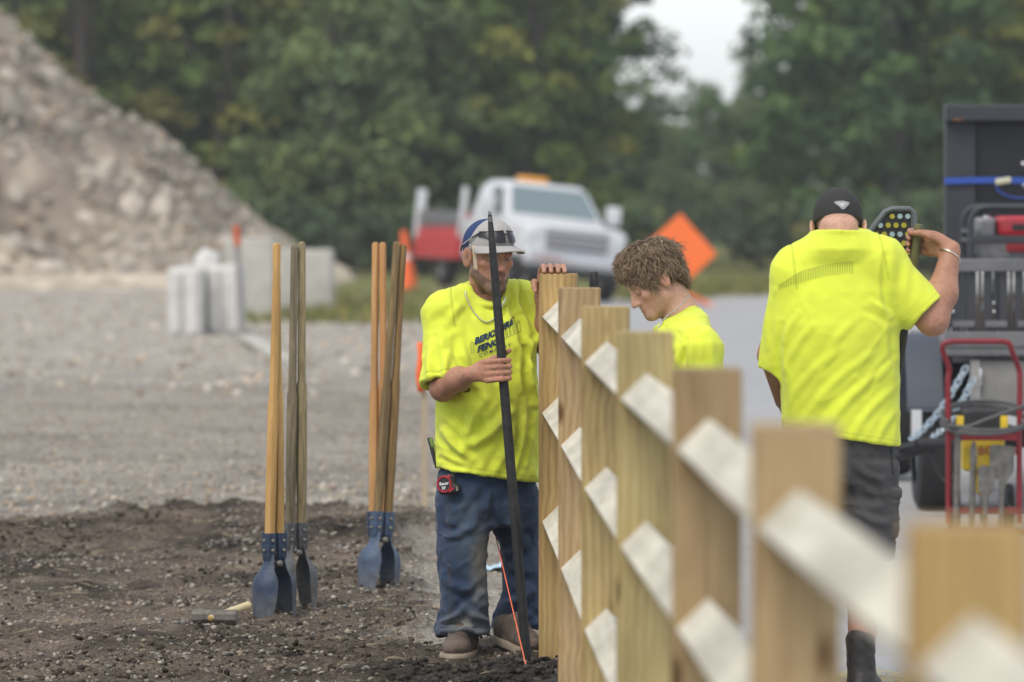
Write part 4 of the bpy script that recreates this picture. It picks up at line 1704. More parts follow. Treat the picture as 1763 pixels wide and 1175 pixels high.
def shoe(name, heel, toe, ankle, m_up, m_sole, parent, h=0.006, tall=0.0, w=0.046, tone=(.085, .066, .054)):
    heel, toe, ankle = (np.asarray(p, float) for p in (heel, toe, ankle))
    lo, hi = bounds([heel, toe, ankle + (0, 0, tall)], .09)
    F = Field(lo, hi, h)
    d = toe - heel
    Ln = np.linalg.norm(d)
    d = d / Ln
    up = np.array([0, 0, 1.0])
    R = frame(d, up)
    u = R[:, 2]
    mid = heel + d * Ln * .5
    F.ell(heel + d * .055 + u * .045, (w * .88, .062, .05), R, .03)
    F.ell(heel + d * Ln * .66 + u * .036, (w * 1.0, Ln * .34, .042), R, .035)
    F.cone(heel + d * .07 + u * .05, ankle + np.array([0, 0, tall]), w * 1.02, w * 1.05, .03)
    F.cone(heel + d * .12 + u * .085, heel + d * Ln * .62 + u * .06, w * .72, w * .55, .03)
    F.half(heel + u * .012, -u)
    V, Q = F.mesh(1)
    N = normals(V, Q)
    # lacing ridges
    loc = (V - heel) @ R
    lace = np.sin((loc[:, 1]) * 2 * math.pi / .026) * sstep(.07, .085, loc[:, 2]) * sstep(w * .55, w * .3, np.abs(loc[:, 0])) * sstep(.09, .11, loc[:, 1]) * sstep(.2, .17, loc[:, 1])
    V = V + N * (lace * .003 + .0018 * fbm(V * 60, 2))[:, None]
    nn = 1 + .3 * fbm(V * 45, 3)
    dusty = np.clip(sstep(.055, .015, loc[:, 2]) * .6 + sstep(.6, 1.0, loc[:, 1] / Ln) * .5, 0, .9) * nn
    toecap = np.exp(-((loc[:, 1] / Ln - .70 + 1.5 * (loc[:, 0]) ** 2 * 10) / .012) ** 2) + np.exp(-((loc[:, 1] / Ln - .32) / .012) ** 2) * (loc[:, 2] < .075)
    uc = np.array(tone) * (1 - dusty[:, None]) + np.array(tone) * 1.9 * dusty[:, None]
    uc = uc * (1 - .55 * np.clip(toecap, 0, 1))[:, None] * (.9 + .2 * nn[:, None])
    V = V - N * (.002 * np.clip(toecap, 0, 1))[:, None]
    o = add(name, V, Q, m_up, parent, True, np.clip(uc, .004, 1))
    bvs = bvh_of(V, Q)
    for i in range(4):
        c0 = heel + d * (Ln * (.40 + .075 * i)) + u * .2
        pts = []
        for t in np.linspace(-1, 1, 7):
            hh = bvs.ray_cast(Vector(c0 + R[:, 0] * t * w * .62 + d * .006 * t * (1 if i % 2 else -1)), Vector(-u))[0]
            if hh is not None:
                pts.append(np.array(hh) + u * .002)
        if len(pts) > 3:
            MB().tube(pts, .0026, 5).build('lace', M_lace, o, True)
    F = Field(*bounds([heel, toe], .08), h)
    F.ell(heel + d * .055, (w * .95, .066, .030), R, .04)
    F.ell(heel + d * Ln * .66, (w * 1.1, Ln * .36, .030), R, .06)
    F.box(mid, (w * .8, Ln * .3, .03), R, .01, .04)
    F.half(heel + u * .017, u)
    F.half(heel - u * .012, -u)
    V, Q = F.mesh(1)
    add('sole', V, Q, m_sole, o, True)
    return o


def project_on(V2, F2, tx, bvh, parent, name, m, sub=0, off=0.003):
    """lay flat lettering on cloth: tx maps lettering coordinates to photo pixels, rays run along the view"""
    bm = bmesh.new()
    vs = [bm.verts.new((v[0], v[1], 0)) for v in V2]
    for f in F2:
        try:
            bm.faces.new([vs[i] for i in f])
        except ValueError:
            pass
    if sub:
        bmesh.ops.triangulate(bm, faces=bm.faces[:])
        bmesh.ops.subdivide_edges(bm, edges=bm.edges[:], cuts=sub, use_grid_fill=True)
    bm.verts.index_update()
    P2 = [v.co[:2] for v in bm.verts]
    Fc = [tuple(v.index for v in f.verts) for f in bm.faces]
    bm.free()
    out = []
    eye = Vector((0, 0, CAM_H))
    for u, v in P2:
        px, py = tx(u, v)
        d = Vector(P(px, py, 20.0)) - eye
        d.normalize()
        hit, nrm, _, _ = bvh.ray_cast(eye, d)
        if hit is None:
            hit, nrm = Vector(out[-1]) if out else Vector(P(px, py, 20.6)), -d
        out.append(np.array(hit - d * off))
    return add(name, np.array(out), Fc, m, parent)


def bvh_of(V, Q):
    return BVHTree.FromPolygons([tuple(v) for v in V], [tuple(map(int, q)) for q in Q])


# ---- materials shared by the workers
M_skin = mat('skin', (0.5, 0.3, 0.2), 0.55, attr=True, noise=(90, 0.16), bump=(190, 0.4, 0.003), sss=0.10, spec=0.4)
M_eye = mat('shaded_eyeball', (0.36, 0.32, 0.29), 0.3)  # whites of the eyes coloured dark, as if shaded
M_iris = mat('iris', (0.06, 0.07, 0.07), 0.2)
M_lid = mat('eyelid_skin', (0.40, 0.23, 0.17), 0.6)
M_shirt = mat('hi_vis_cloth', (0.70, 0.80, 0.02), 0.85, attr=True, noise=(420, 0.05), bump=(330, 0.25, 0.0015), sheen=0.15, spec=0.2)
M_denim = mat('denim', (0.05, 0.08, 0.15), 0.9, attr=True, noise=(300, 0.16), bump=(420, 0.3, 0.0015), sheen=0.1, spec=0.2)
M_grey_cloth = mat('grey_canvas', (0.062, 0.060, 0.062), 0.9, attr=True, noise=(260, 0.14), bump=(380, 0.3, 0.0015), sheen=0.1, spec=0.2)
M_lace = mat('shoe_lace', (.16, .135, .11), .9)
M_shoe = mat('dusty_leather', (0.105, 0.083, 0.068), 0.85, attr=True, noise=(28, 0.35), bump=(90, 0.4, 0.003), spec=0.3)
M_sole = mat('dusty_rubber', (0.25, 0.205, 0.155), 0.9, noise=(30, 0.3))
M_boot_sole = mat('black_sole', (0.018, 0.017, 0.016), 0.8)
M_boot = mat('black_leather', (0.022, 0.020, 0.019), 0.6, attr=True, noise=(28, 0.35), bump=(80, 0.3, 0.003))
M_silver = mat('silver_chain', (0.75, 0.74, 0.72), 0.25, 1.0)
M_steel = mat('worn_steel', (0.32, 0.31, 0.30), 0.5, 0.85, noise=(25, 0.3))
M_navy = mat('navy_cloth', (0.022, 0.045, 0.13), 0.9, noise=(400, 0.25), bump=(500, 0.4, 0.001))
M_capgrey = mat('grey_cap_cloth', (0.36, 0.345, 0.33), 0.9, noise=(300, 0.08), bump=(400, 0.25, 0.001))
M_blackcap = mat('black_cap_cloth', (0.028, 0.027, 0.027), 0.85, noise=(300, 0.2), bump=(400, 0.3, 0.001))
M_lens = mat('dark_lens', (0.016, 0.014, 0.020), 0.28, spec=0.35)
M_blackpl = mat('black_plastic', (0.018, 0.018, 0.019), 0.5, noise=(20, 0.2))
M_navyink = mat('navy_print', (0.012, 0.035, 0.085), 0.8)
M_greyink = mat('faded_print', (0.43, 0.49, 0.07), 0.85)
HV = np.array([0.69, 0.77, 0.062])


def seam(V, N, c, sh, el, at_, R, w=.0035, dep=.003):
    d = np.asarray(el, float) - sh
    d = d / np.linalg.norm(d)
    t = (V - sh) @ d
    r = np.linalg.norm(V - sh - t[:, None] * d, axis=1)
    g = np.exp(-((t - at_) / w) ** 2) * (r < R)
    return V - N * (g * dep)[:, None], c * (1 - .28 * g)[:, None]


def shirt_cols(V, N, dirt=0.0, seed=0, dirtc=None):
    c = np.tile(HV, (len(V), 1)) * (1 + 0.05 * fbm(V * 6 + seed, 3))[:, None]
    if dirt:
        g = dirt * np.clip(fbm(V * 8 + 5 + seed, 4) * 0.9 + 0.1, 0, 1)
        if dirtc is not None:
            g = g * dirtc
        c = c * (1 - g[:, None]) + np.array([0.33, 0.34, 0.06]) * g[:, None]
    return np.clip(c, 0, 1)


# ------------------------------------------------------------------ worker with the trucker cap
D1 = 20.85


def J1(px, py, dd=0.0):
    return P(px, py, D1 + dd)


base1 = (J1(840, 900)[0], D1, 0.0)
BAR_B, BAR_T = P(908, 1152, 20.40), P(843, 366, 20.47)
BAR_A = (BAR_T - BAR_B) / np.linalg.norm(BAR_T - BAR_B)
gripc = P(867, 637, 20.45)
gripc = BAR_B + BAR_A * ((gripc - BAR_B) @ BAR_A)
shR, elR = J1(768, 540, -.06), J1(763, 668, -.17)
shL, elL, wrL = J1(897, 520, .07), J1(950, 602, .02), J1(934, 512, -.09)
HO = J1(842, 442, -.05)
HR = frame(rotm((0, 0, 1), rad(28)) @ rotm((1, 0, 0), rad(7)) @ np.array([0, -1.0, 0]), (0.03, 0, 1))
F = Field((J1(715, 500)[0], 20.28, -0.02), (J1(992, 500)[0], 21.3, 1.70), 0.0051)
L1 = head(F, HO, HR, 1.07, 1.16, 1.0, .082, 1.28)
F.cone(L1(0, -.025, -.05), J1(836, 512, .02), .058, .064, .03)
F.cone(J1(836, 512, .02), J1(835, 545, .02), .068, .09, .03)
Wv = np.array([-0.93, 0.36, -0.02])
Wv -= BAR_A * (Wv @ BAR_A)
Wv /= np.linalg.norm(Wv)
wr1 = grip(F, gripc, BAR_A, Wv, np.cross(BAR_A, Wv), 1.06)
F.chain([elR, elR * .45 + wr1 * .55 + (0, 0, .004), wr1], [.047, .043, .030], .03)
F.cone(elR, shR, .048, .06, .03)
F.cone(shL, elL, .058, .047, .03)
F.chain([elL, elL * .5 + wrL * .5, wrL], [.046, .042, .029], .03)
# left hand over the post top
for i, px in enumerate([936, 948.5, 960.5, 971.5]):
    zt = PTOP
    xk = P(px, 470, 20.62)[0]
    F.chain([np.array([xk - .006, 20.765, zt + .012]), np.array([xk - .002, 20.725, zt + .027]), np.array([xk, 20.672, zt + .0235]), np.array([xk + .001, 20.628, zt + .0095]), np.array([xk + .001, 20.607, zt + .008])],
            [.0115, .0108, .0098, .0090, .0080], .004)
xk = P(950, 470, 20.7)[0]
F.ell((xk - .012, 20.775, PTOP - .012), (.043, .017, .044), None, .018)
F.cone((xk - .012, 20.775, PTOP - .02), wrL, .032, .028, .02)
F.chain([np.array([xk - .035, 20.755, PTOP - .045]), np.array([xk - .066, 20.725, PTOP - .035]), np.array([xk - .0665, 20.685, PTOP - .05]), np.array([xk - .062, 20.655, PTOP - .068])], [.016, .013, .0108, .0088], .01)
# trunk and legs under the clothes
zr = lambda py, d=D1: P(0, py, d)[2]
F.loft([(zr(800), J1(838, 0)[0], D1 + .03, .15, .10), (zr(700), J1(836, 0)[0], D1 + .02, .15, .105), (zr(600), J1(836, 0)[0], D1 + .01, .15, .105), (zr(545), J1(835, 0)[0], D1 + .01, .14, .08)], rad(25), .05)
hipR, knR, anR = J1(806, 805, -.02), J1(800, 962, -.08), J1(797, 1092, -.06)
hipL, knL, anL = J1(868, 805, .08), J1(894, 955, .11), J1(889, 1075, .08)
F.chain([hipR, knR, anR], [.07, .045, .034], .03)
F.chain([hipL, knL, anL], [.07, .045, .034], .03)
F.cone(anR, J1(794, 1112, -.16), .028, .02, .02)
F.cone(anL, P(890, 1100, 20.82), .028, .02, .02)
V, Q = F.mesh(1)
q = ((V - HO) @ HR) / 1.07
skin = np.tile(np.array([0.42, 0.215, 0.140]), (len(V), 1))
hd = (q[:, 2] > -.135) & (np.linalg.norm(q - np.array([0, .02, -.01]), axis=1) < .17)
nz = fbm(V * 70, 3)
cheek = np.exp(-((np.abs(q[:, 0]) - .045) / .022) ** 2 - ((q[:, 2] + .02) / .025) ** 2) * hd
skin = skin * (1 - .35 * cheek[:, None]) + np.array([.52, .22, .15]) * (.35 * cheek)[:, None]
nose = np.exp(-(q[:, 0] / .02) ** 2 - ((q[:, 2] + .03) / .02) ** 2) * (q[:, 1] > .08)
skin = skin * (1 - .4 * nose[:, None]) + np.array([.55, .22, .16]) * (.4 * nose)[:, None]
beard = hd * (1 - sstep(-.052, -.040, q[:, 2] + .030 * sstep(.03, .09, q[:, 1]) * (np.abs(q[:, 0]) > .024) - .28 * np.clip(.045 - q[:, 1], 0, .06)
              )) * sstep(-.005, .012, q[:, 1]) * sstep(-.155, -.13, q[:, 2] + 0.02)
must = hd * np.exp(-((q[:, 2] + .052) / .0065) ** 2) * (np.abs(q[:, 0]) < .030) * (q[:, 1] > .07)
beard = np.clip(np.maximum(beard, must * .8) * (.78 + .2 * fbm(V * 150, 2)), 0, .92)[:, None]
skin = skin * (1 - beard) + np.array([.085, .058, .042]) * beard
lips = hd * np.exp(-((q[:, 2] + .0665) / .0085) ** 2) * (np.abs(q[:, 0]) < .021) * (q[:, 1] > .078)
skin = skin * (1 - .75 * lips[:, None]) + np.array([.34, .15, .12]) * (.75 * lips)[:, None]
brow = hd * np.exp(-((q[:, 2] - .024 + .08 * (np.abs(q[:, 0]) - .03) ** 2 * 30) / .0055) ** 2) * (np.abs(q[:, 0]) > .012) * (np.abs(q[:, 0]) < .05) * (q[:, 1] > .06)
skin = skin * (1 - .75 * brow[:, None]) + np.array([.09, .06, .04]) * (.75 * brow)[:, None]
hairm = hd * sstep(.0, .012, -q[:, 1] - .012) * (q[:, 2] > -.05) * (np.abs(q[:, 0]) < .0765)
skin = skin * (1 - .6 * hairm[:, None]) + np.array([.10, .07, .05]) * (.6 * hairm)[:, None]
ear_shade = hd * (np.abs(q[:, 0]) > .079) * np.exp(-((q[:, 1] + .004) / .010) ** 2 - (q[:, 2] / .018) ** 2)  # shade of the ear hollow, painted as darker skin
skin = skin * (1 - .55 * ear_shade[:, None])
sock_shade = hd * np.exp(-((np.abs(q[:, 0]) - .031) / .019) ** 2 - ((q[:, 2] - .003) / .012) ** 2) * (q[:, 1] > .05)  # shade round the eyes, painted into the skin colour
skin = skin * (1 - .25 * sock_shade[:, None])
arm = ((V[:, 2] < 1.25) & ~hd)[:, None]
skin = np.where(arm, skin * np.array([.95, .92, .92]), skin)
skin = skin * (1 + .12 * fbm(V * 25, 3) + .10 * fbm(V * 90, 2))[:, None] * (1 + .06 * fbm(V * 40 + 9, 2)[:, None] * np.array([1, -.6, -.6]))
p1 = add('person', V, Q, M_skin, None, True, np.clip(skin, 0, 1), base1)
tag(p1, 'worker in grey and navy cap holding a long iron bar, hand on the end post', 'person')
eyes(L1, HR, 1.07, p1)

# shirt
F = Field((J1(700, 500)[0], 20.45, zr(850)), (J1(975, 500)[0], 21.25, zr(470)), 0.0056)
xx = lambda px: J1(px, 0)[0]
F.loft([(zr(850), xx(838), D1 + .02, .203, .160), (zr(790), xx(838), D1 + .02, .199, .155), (zr(720), xx(838), D1 + .0, .193, .152), (zr(650), xx(838), D1 - .01, .188, .150), (zr(590), xx(836), D1 - .005, .182, .146),
        (zr(550), xx(834), D1 + .005, .168, .125), (zr(520), xx(835), D1 + .015, .120, .090), (zr(500), xx(836), D1 + .02, .085, .068)], rad(22), .03, rnd=2.3)
F.cone(J1(836, 515, .02), shR + (0, 0, .012), .07, .068, .05)
F.cone(J1(836, 515, .02), shL + (0, 0, .012), .07, .066, .05)
eR = sleeve(F, shR + (.005, 0, -.012), elR + (.012, .01, 0), .080, .098, .95)
eL = sleeve(F, shL + (-.005, 0, -.012), elL, .076, .082, .80)
F.half(J1(838, 816), np.array([-0.145, 0, -1.0]))
bore(F, shR, eR, .086)
bore(F, shL, eL, .070)
cn = L1(0, -.03, -.085)
F.ell(J1(840, 497, -.03), (.066, .070, .062), HR, .01, 's')
ring = [J1(838, 506, .0) + rotm((0, 0, 1), rad(20)) @ np.array([.077 * math.cos(a), .083 * math.sin(a) - .015, -.004 + .036 * math.sin(a) + .010 * math.cos(a)]) for a in np.linspace(0, 2 * math.pi, 25)]
F.chain(ring, [.008] * 25, .008)
V, Q = F.mesh(2)
N = normals(V, Q)
V = V + N * (0.006 * fbm(V * np.array([9, 9, 5]), 3) + .0022 * fbm(V * 26, 2) + .005 * ridge(V @ euler(0, .6, 0).T * np.array([16, 10, 6])) + .004 * ridge(V @ euler(0, -.5, 0).T * np.array([8, 8, 15]) + 7))[:, None]
f1 = [(764, 742, 812, 792, 7, .014), (800, 772, 878, 712, 9, .016), (852, 812, 884, 735, 8, .012), (880, 825, 906, 690, 6, .012), (905, 800, 918, 650, 6, .012),
      (758, 560, 778, 655, 8, .010), (783, 585, 800, 640, 7, -.012), (772, 610, 764, 670, 6, .010), (745, 590, 740, 660, 6, .008), (893, 545, 917, 625, 6, -.016), (884, 500, 915, 570, 6, .012), (903, 500, 930, 560, 5, .010),
      (868, 505, 890, 580, 6, .008), (795, 650, 815, 720, 9, .010), (770, 690, 800, 735, 8, -.012), (835, 690, 800, 760, 8, .010), (905, 600, 912, 690, 5, -.012), (915, 590, 922, 700, 4, .010), (760, 790, 800, 806, 5, -.010), (812, 660, 830, 800, 8, .006), (800, 520, 770, 560, 7, .006), (850, 640, 872, 700, 7, -.008)]
V = folds(V, normals(V, Q), [(a, b, c, d, w_, am * 1.2) for a, b, c, d, w_, am in f1])
N = normals(V, Q)
px, py = to_px(V)
dm = np.exp(-((px - 850) / 60) ** 2 - ((py - 760) / 60) ** 2) + .35 * np.exp(-((px - 835) / 50) ** 2 - ((py - 650) / 50) ** 2) + .25
sc1 = shirt_cols(V, N, .75, 1, dm)
hemline = (np.abs((py - (818 + (px - 838) * .145)) + 8) < 2.0)
sc1[hemline] *= 0.82
V, sc1 = seam(V, N, sc1, shR, shR + (-1, 0, -.12), -.030, .115)
V, sc1 = seam(V, N, sc1, shL, shL + (1, .2, -.12), -.022, .105)
V, sc1 = seam(V, N, sc1, shR, eR, np.linalg.norm(eR - shR) - .022, .13)
shirt1 = add('shirt', V, Q, M_shirt, p1, True, sc1)
bv = bvh_of(V, Q)
a_ = rad(20)


def chest(px0, py0, ang, sx, sy, curve=0.0):
    c, s = math.cos(ang), math.sin(ang)

    def tx(u, v):
        return px0 + (u * sx * c + v * sy * s * .45), py0 - (u * sx * s + v * sy * c) - curve * u * u
    return tx


for body, x0, y0, size, bold, nm, cv, sx in (('BERKSHIRE', 816.5, 593.5, 18.2, .95, 'lettering', .0016, .80), ('FENCE', 821.5, 607.5, 18.2, .95, 'lettering', .0012, .86), ('C O M P A N Y', 824.5, 615.5, 9.6, .05, 'lettering', .0, .92)):
    V2, F2 = text_mesh(body, size, bold)
    project_on(V2, F2, chest(x0, y0, rad(19.5), sx, .95, cv), bv, shirt1, nm, M_navyink, 1, .0035)
# picket outline print behind the lettering
V2, F2 = [], []


def ln(x1, y1, x2, y2, w=.55):
    d = np.array([x2 - x1, y2 - y1], float)
    L = np.linalg.norm(d)
    nrm = np.array([-d[1], d[0]]) / L * w / 2
    b = len(V2)
    k = max(2, int(L / 4))
    for t in np.linspace(0, 1, k):
        p = np.array([x1, y1]) + d * t
        V2.append(p + nrm)
        V2.append(p - nrm)
    for i in range(k - 1):
        F2.append((b + 2 * i, b + 2 * i + 1, b + 2 * i + 3, b + 2 * i + 2))


for i in range(14):
    x0 = 812 + i * 6.2
    y0 = 608 - (x0 - 812) * .44
    if 816 < x0 < 866:
        continue
    ln(x0, y0, x0 - 2, y0 - 17)
    ln(x0 + 4, y0 - 1.2, x0 + 2, y0 - 18.2)
    ln(x0 - 2, y0 - 17, x0 - .5, y0 - 20)
    ln(x0 - .5, y0 - 20, x0 + 2, y0 - 18.2)
    ln(x0, y0, x0 + 4, y0 - 1.2)
project_on(V2, F2, lambda u, v: (u, v), bv, shirt1, 'picket_print', M_navyink, 0, .003)
# neck chain
mb = MB()
cp = [(801, 502, -.07), (803, 512, -.1), (813, 533, -.15), (827, 550, -.17), (838, 555, -.175), (848, 551, -.175), (858, 540, -.17), (866, 525, -.14), (870, 512, -.10)]
cpts = []
for x_, y_, dd in cp:
    e = Vector((0, 0, CAM_H))
    d_ = (Vector(P(x_, y_, 20)) - e).normalized()
    h_, n_, _, _ = bv.ray_cast(e, d_)
    h2 = None
    cpts.append(np.array(h_ - d_ * .006) if h_ is not None and y_ > 500 else J1(x_, y_, dd + .005))
ch = spline(cpts, 9)
for i in range(len(ch) - 1):
    d_ = ch[i + 1] - ch[i]
    mb.ball((ch[i] + ch[i + 1]) / 2, (np.linalg.norm(d_) * .55, .0028 if i % 2 else .0042, .0042 if i % 2 else .0028), frame(np.cross(d_, (0, -1, 0)), (0, -1, 0)), 4)
mb.build('neck_chain', M_silver, p1, True)

# jeans
F = Field((J1(725, 500)[0], 20.45, .0), (J1(965, 500)[0], 21.35, zr(740)), 0.0056)
F.loft([(zr(905), xx(838), D1 + .02, .15, .12), (zr(850), xx(840), D1 + .03, .180, .132), (zr(800), xx(839), D1 + .02, .170, .122), (zr(760), xx(838), D1 + .02, .160, .115)], rad(20), .03, rnd=2.1)
F.loft([(zr(1094), xx(797), D1 - .09, .104, .105), (zr(1075), xx(797), D1 - .09, .102, .10), (zr(1040), xx(800), D1 - .08, .088, .09), (zr(985), xx(796), D1 - .07, .086, .095), (zr(930), xx(797), D1 - .06, .092, .11), (zr(870), xx(797), D1 - .04, .104, .125), (zr(815), xx(803), D1 + .0, .098, .105)], 0, .03, rnd=2.2)
F.loft([(zr(1084), xx(889), D1 + .08, .094, .095), (zr(1060), xx(890), D1 + .085, .088, .09), (zr(1020), xx(899), D1 + .09, .072, .085), (zr(985), xx(898), D1 + .11, .073, .09), (zr(945), xx(894), D1 + .11, .068, .09), (zr(900), xx(888), D1 + .10, .090, .115), (zr(850), xx(880), D1 + .07, .104, .122), (zr(815), xx(872), D1 + .06, .096, .105)], 0, .03, rnd=2.2)
F.half(J1(797, 1097, -.09), (0, -.15, -1))
ccone(F, J1(797, 1075, -.09), J1(797, 1112, -.09), .088, .09, .004, 's')
ccone(F, J1(889, 1066, .08), J1(889, 1100, .08), .078, .08, .004, 's')
V, Q = F.mesh(2)
N = normals(V, Q)
px, py = to_px(V)
lowf = sstep(1000, 1090, py)
V = V + N * (0.006 * fbm(V * np.array([10, 10, 6]), 3) + .012 * lowf * fbm(V * np.array([7, 7, 16]) + 3, 2) + .0075 * ridge(V @ euler(0, .5, 0).T * np.array([11, 11, 26])) * (.35 + .65 * np.maximum(lowf, np.exp(-((py - 930) / 45) ** 2))) + .0018 * fbm(V * 40, 2))[:, None]
f2 = [(757, 1075, 800, 1048, 6, .016), (800, 1048, 842, 1072, 7, .014), (752, 1085, 810, 1082, 5, .014), (790, 1088, 840, 1100, 5, -.012), (760, 905, 800, 918, 6, -.008), (770, 925, 815, 905, 7, .008), (765, 1000, 825, 1020, 8, .008),
      (800, 1030, 838, 1000, 7, -.010), (830, 850, 800, 900, 9, -.008), (843, 850, 838, 890, 6, .008), (872, 955, 905, 930, 7, .014), (870, 985, 915, 1000, 8, -.012), (868, 1040, 915, 1020, 7, .012), (855, 1070, 910, 1058, 6, .014), (860, 1085, 915, 1080, 5, -.012),
      (880, 870, 905, 940, 8, .010), (850, 885, 880, 925, 7, -.008), (775, 850, 790, 930, 8, .006), (758, 960, 775, 1000, 6, -.008)]
V = folds(V, normals(V, Q), [(a, b, c, d, w_, am * 1.5) for a, b, c, d, w_, am in f2])
N = normals(V, Q)
px, py = to_px(V)
den = np.tile(np.array([0.024, 0.043, 0.086]), (len(V), 1)) * (1 + .25 * fbm(V * 9, 4))[:, None]
fade = np.exp(-((px - 800) / 20) ** 2) * sstep(830, 880, py) * sstep(1010, 930, py) * .6 + .35 * np.exp(-((px - 885) / 18) ** 2) * sstep(840, 880, py) * sstep(1000, 930, py)
fade = np.clip(fade * (1 + .5 * fbm(V * 14, 3)), 0, 1)[:, None]
den = den * (1 - fade) + np.array([0.075, 0.108, 0.145]) * fade
dust = np.clip((.75 * np.exp(-((px - 826) / 14) ** 2 - ((py - 985) / 55) ** 2) + .55 * np.exp(-((px - 805) / 40) ** 2 - ((py - 1078) / 25) ** 2) + .25 * np.exp(-((px - 838) / 12) ** 2 - ((py - 950) / 30) ** 2)) * (1 + .7 * fbm(V * 22, 3)), 0, .8)[:, None]
den = den * (1 - dust) + np.array([0.24, 0.235, 0.20]) * dust
for sx_ in (771, 776):
    sm = (np.abs(px - sx_ - (py - 860) * .01) < 1.3) & (py > 850) & (py < 1085) & (N[:, 1] < 0)
    den[sm] = den[sm] * .55 + np.array([.10, .09, .08]) * .25
jeans = add('jeans', V, Q, M_denim, p1, True, np.clip(den, 0, 1))
# thigh pocket flap (tool pocket)
bv2 = bvh_of(V, Q)
M_dseam = mat('denim_seam', (.10, .13, .19), .9)
for sg4 in ((753, 915, 775, 926), (757, 965, 776, 975)):
    V2, F2 = [], []
    ln(*sg4, 1.5)
    project_on(V2, F2, lambda u, v: (u, v), bv2, jeans, 'pocket_seam', M_dseam, 0, .003)
shoe('shoe', J1(801, 1112, -.03) * (1, 1, 0) + (0, 0, .012), J1(779, 1130, -.29) * (1, 1, 0) + (0, 0, .012), J1(797, 1092, -.08), M_shoe, M_sole, p1, .0045, 0, .056)
shoe('shoe', P(856, 1096, 20.93), P(925, 1140, 20.72) * (1, 1, 0) + (0, 0, .012), J1(880, 1078, .06), M_shoe, M_sole, p1, .0045, 0, .050)

# cap
CR = HR @ rotm((0, 0, 1), rad(7)) @ rotm((1, 0, 0), rad(2))
CO = L1(0, 0, 0)


def LC(s, f, u):
    return CO + 1.07 * (CR @ np.array([s, f, u]))


F = Field(CO - .19, CO + .2, .0045)
F.ell(LC(0, -.012, .040), np.array([.0835, .1045, .0935]) * 1.07, CR, .01)
F.ell(LC(0, .032, .072), np.array([.060, .060, .058]) * 1.07, CR, .03)
F.half(LC(0, .06, .036), -(CR @ np.array([0, -.22, 1.0])))
V, Q = F.mesh(2)
q = ((V - CO) @ CR) / 1.07
pan = q[:, 1] > .008 + .25 * (q[:, 2] - .12)
cc = np.where(pan[:, None], np.array([.37, .355, .34]), np.array([.020, .042, .125])) * (1 + .06 * fbm(V * 120, 2))[:, None]
cc[np.abs(q[:, 0]) < .0012] *= .8
M_cap = mat('cap_cloth', (.3, .3, .3), .9, attr=True, noise=(330, .12), bump=(450, .3, .001))
cap1 = add('cap', V, Q, M_cap, p1, True, cc)
nb, nr = 25, 7
bvv = []
for side in (0, 1):
    for j in range(nr):
        t = j / (nr - 1)
        for i in range(nb):
            a = rad(-78 + 156 * i / (nb - 1))
            ri = np.array([.086 * math.sin(a), -.010 + .1065 * math.cos(a)])
            ext = .074 * math.cos(a * .92) ** .75
            s_ = ri[0] * (1 + .10 * t)
            f_ = ri[1] + ext * t
            u_ = .050 - .012 * t ** 1.4 * 1.0 - 2.8 * (s_ ** 2) * (.45 + .4 * t) - (.004 if side else 0)
            bvv.append(LC(s_, f_, u_))
bff = []
m_ = nb * nr
for j in range(nr - 1):
    for i in range(nb - 1):
        k = j * nb + i
        bff.append((k, k + 1, k + nb + 1, k + nb))
        bff.append((m_ + k, m_ + k + nb, m_ + k + nb + 1, m_ + k + 1))
for i in range(nb - 1):
    k = (nr - 1) * nb + i
    bff.append((k, k + 1, m_ + k + 1, m_ + k))
    bff.append((i + 1, i, m_ + i, m_ + i + 1))
for j in range(nr - 1):
    k = j * nb
    bff.append((k, k + nb, m_ + k + nb, m_ + k))
    k = j * nb + nb - 1
    bff.append((k + nb, k, m_ + k, m_ + k + nb))
add('brim', bvv, bff, M_capgrey, cap1, True)
MB().ball(LC(0, -.01, .134), (.008, .008, .004), CR, 6).build('button', M_capgrey, cap1, True)


def capsurf(a, u, k=1.0):
    """point on the crown at angle a round it and height u"""
    w = math.sqrt(max(0.0, 1 - ((u - .04) / .0935) ** 2))
    bulge = .010 * max(0, math.cos(a)) ** 2
    return LC((.0835 * w + .004) * k * math.sin(a), -.012 + (.1045 * w + .006 + bulge) * k * math.cos(a), u)


sg = thing('sunglasses', 'dark wraparound sunglasses resting on the brim of the grey cap', 'sunglasses', tuple(LC(0, .1, .06)))
for s in (-1, 1):
    V_, F_ = [], []
    for i in range(13):
        t = i / 12
        a = rad(5 + 60 * t) * s
        hi_ = .104 - .014 * t - .004 * (1 - t)
        lo_ = .066 - .010 * math.sin(min(1, t * 1.3 + .12) * math.pi) ** .6 + .008 * t
        for j in range(5):
            u = lo_ + (hi_ - lo_) * j / 4
            V_.append(capsurf(a, u, 1.045))
    for i in range(12):
        for j in range(4):
            k = i * 5 + j
            F_.append((k, k + 1, k + 6, k + 5))
    add('lens', V_, F_, M_lens, sg, True)
    MB().tube([capsurf(rad(5 + 60 * t) * s, .105 - .014 * t - .004 * (1 - t), 1.05) for t in np.linspace(0, 1, 9)], .0024, 6).build('frame', M_blackpl, sg, True)
    pts = [capsurf(rad(a) * s, u, 1.05) for a, u in ((64, .086), (78, .068), (92, .050), (106, .034), (118, .014))]
    tp = MB().tube(spline(pts, 3), .0032, 6).build('temple', M_blackpl, sg, True)
    MB().tube([p + np.array([0, -.003, 0]) for p in spline(pts[:4], 3)[3:9]], .0026, 6).build('stripe', M_silver, tp, True)
MB().tube([capsurf(rad(a), .090, 1.055) for a in (-6, 0, 6)], .003, 6).build('bridge', M_blackpl, sg, True)
pn = thing('carpenter_pencil', 'flat pale pencil tucked under the cap by the ear', 'pencil', tuple(J1(819, 465, -.12)))
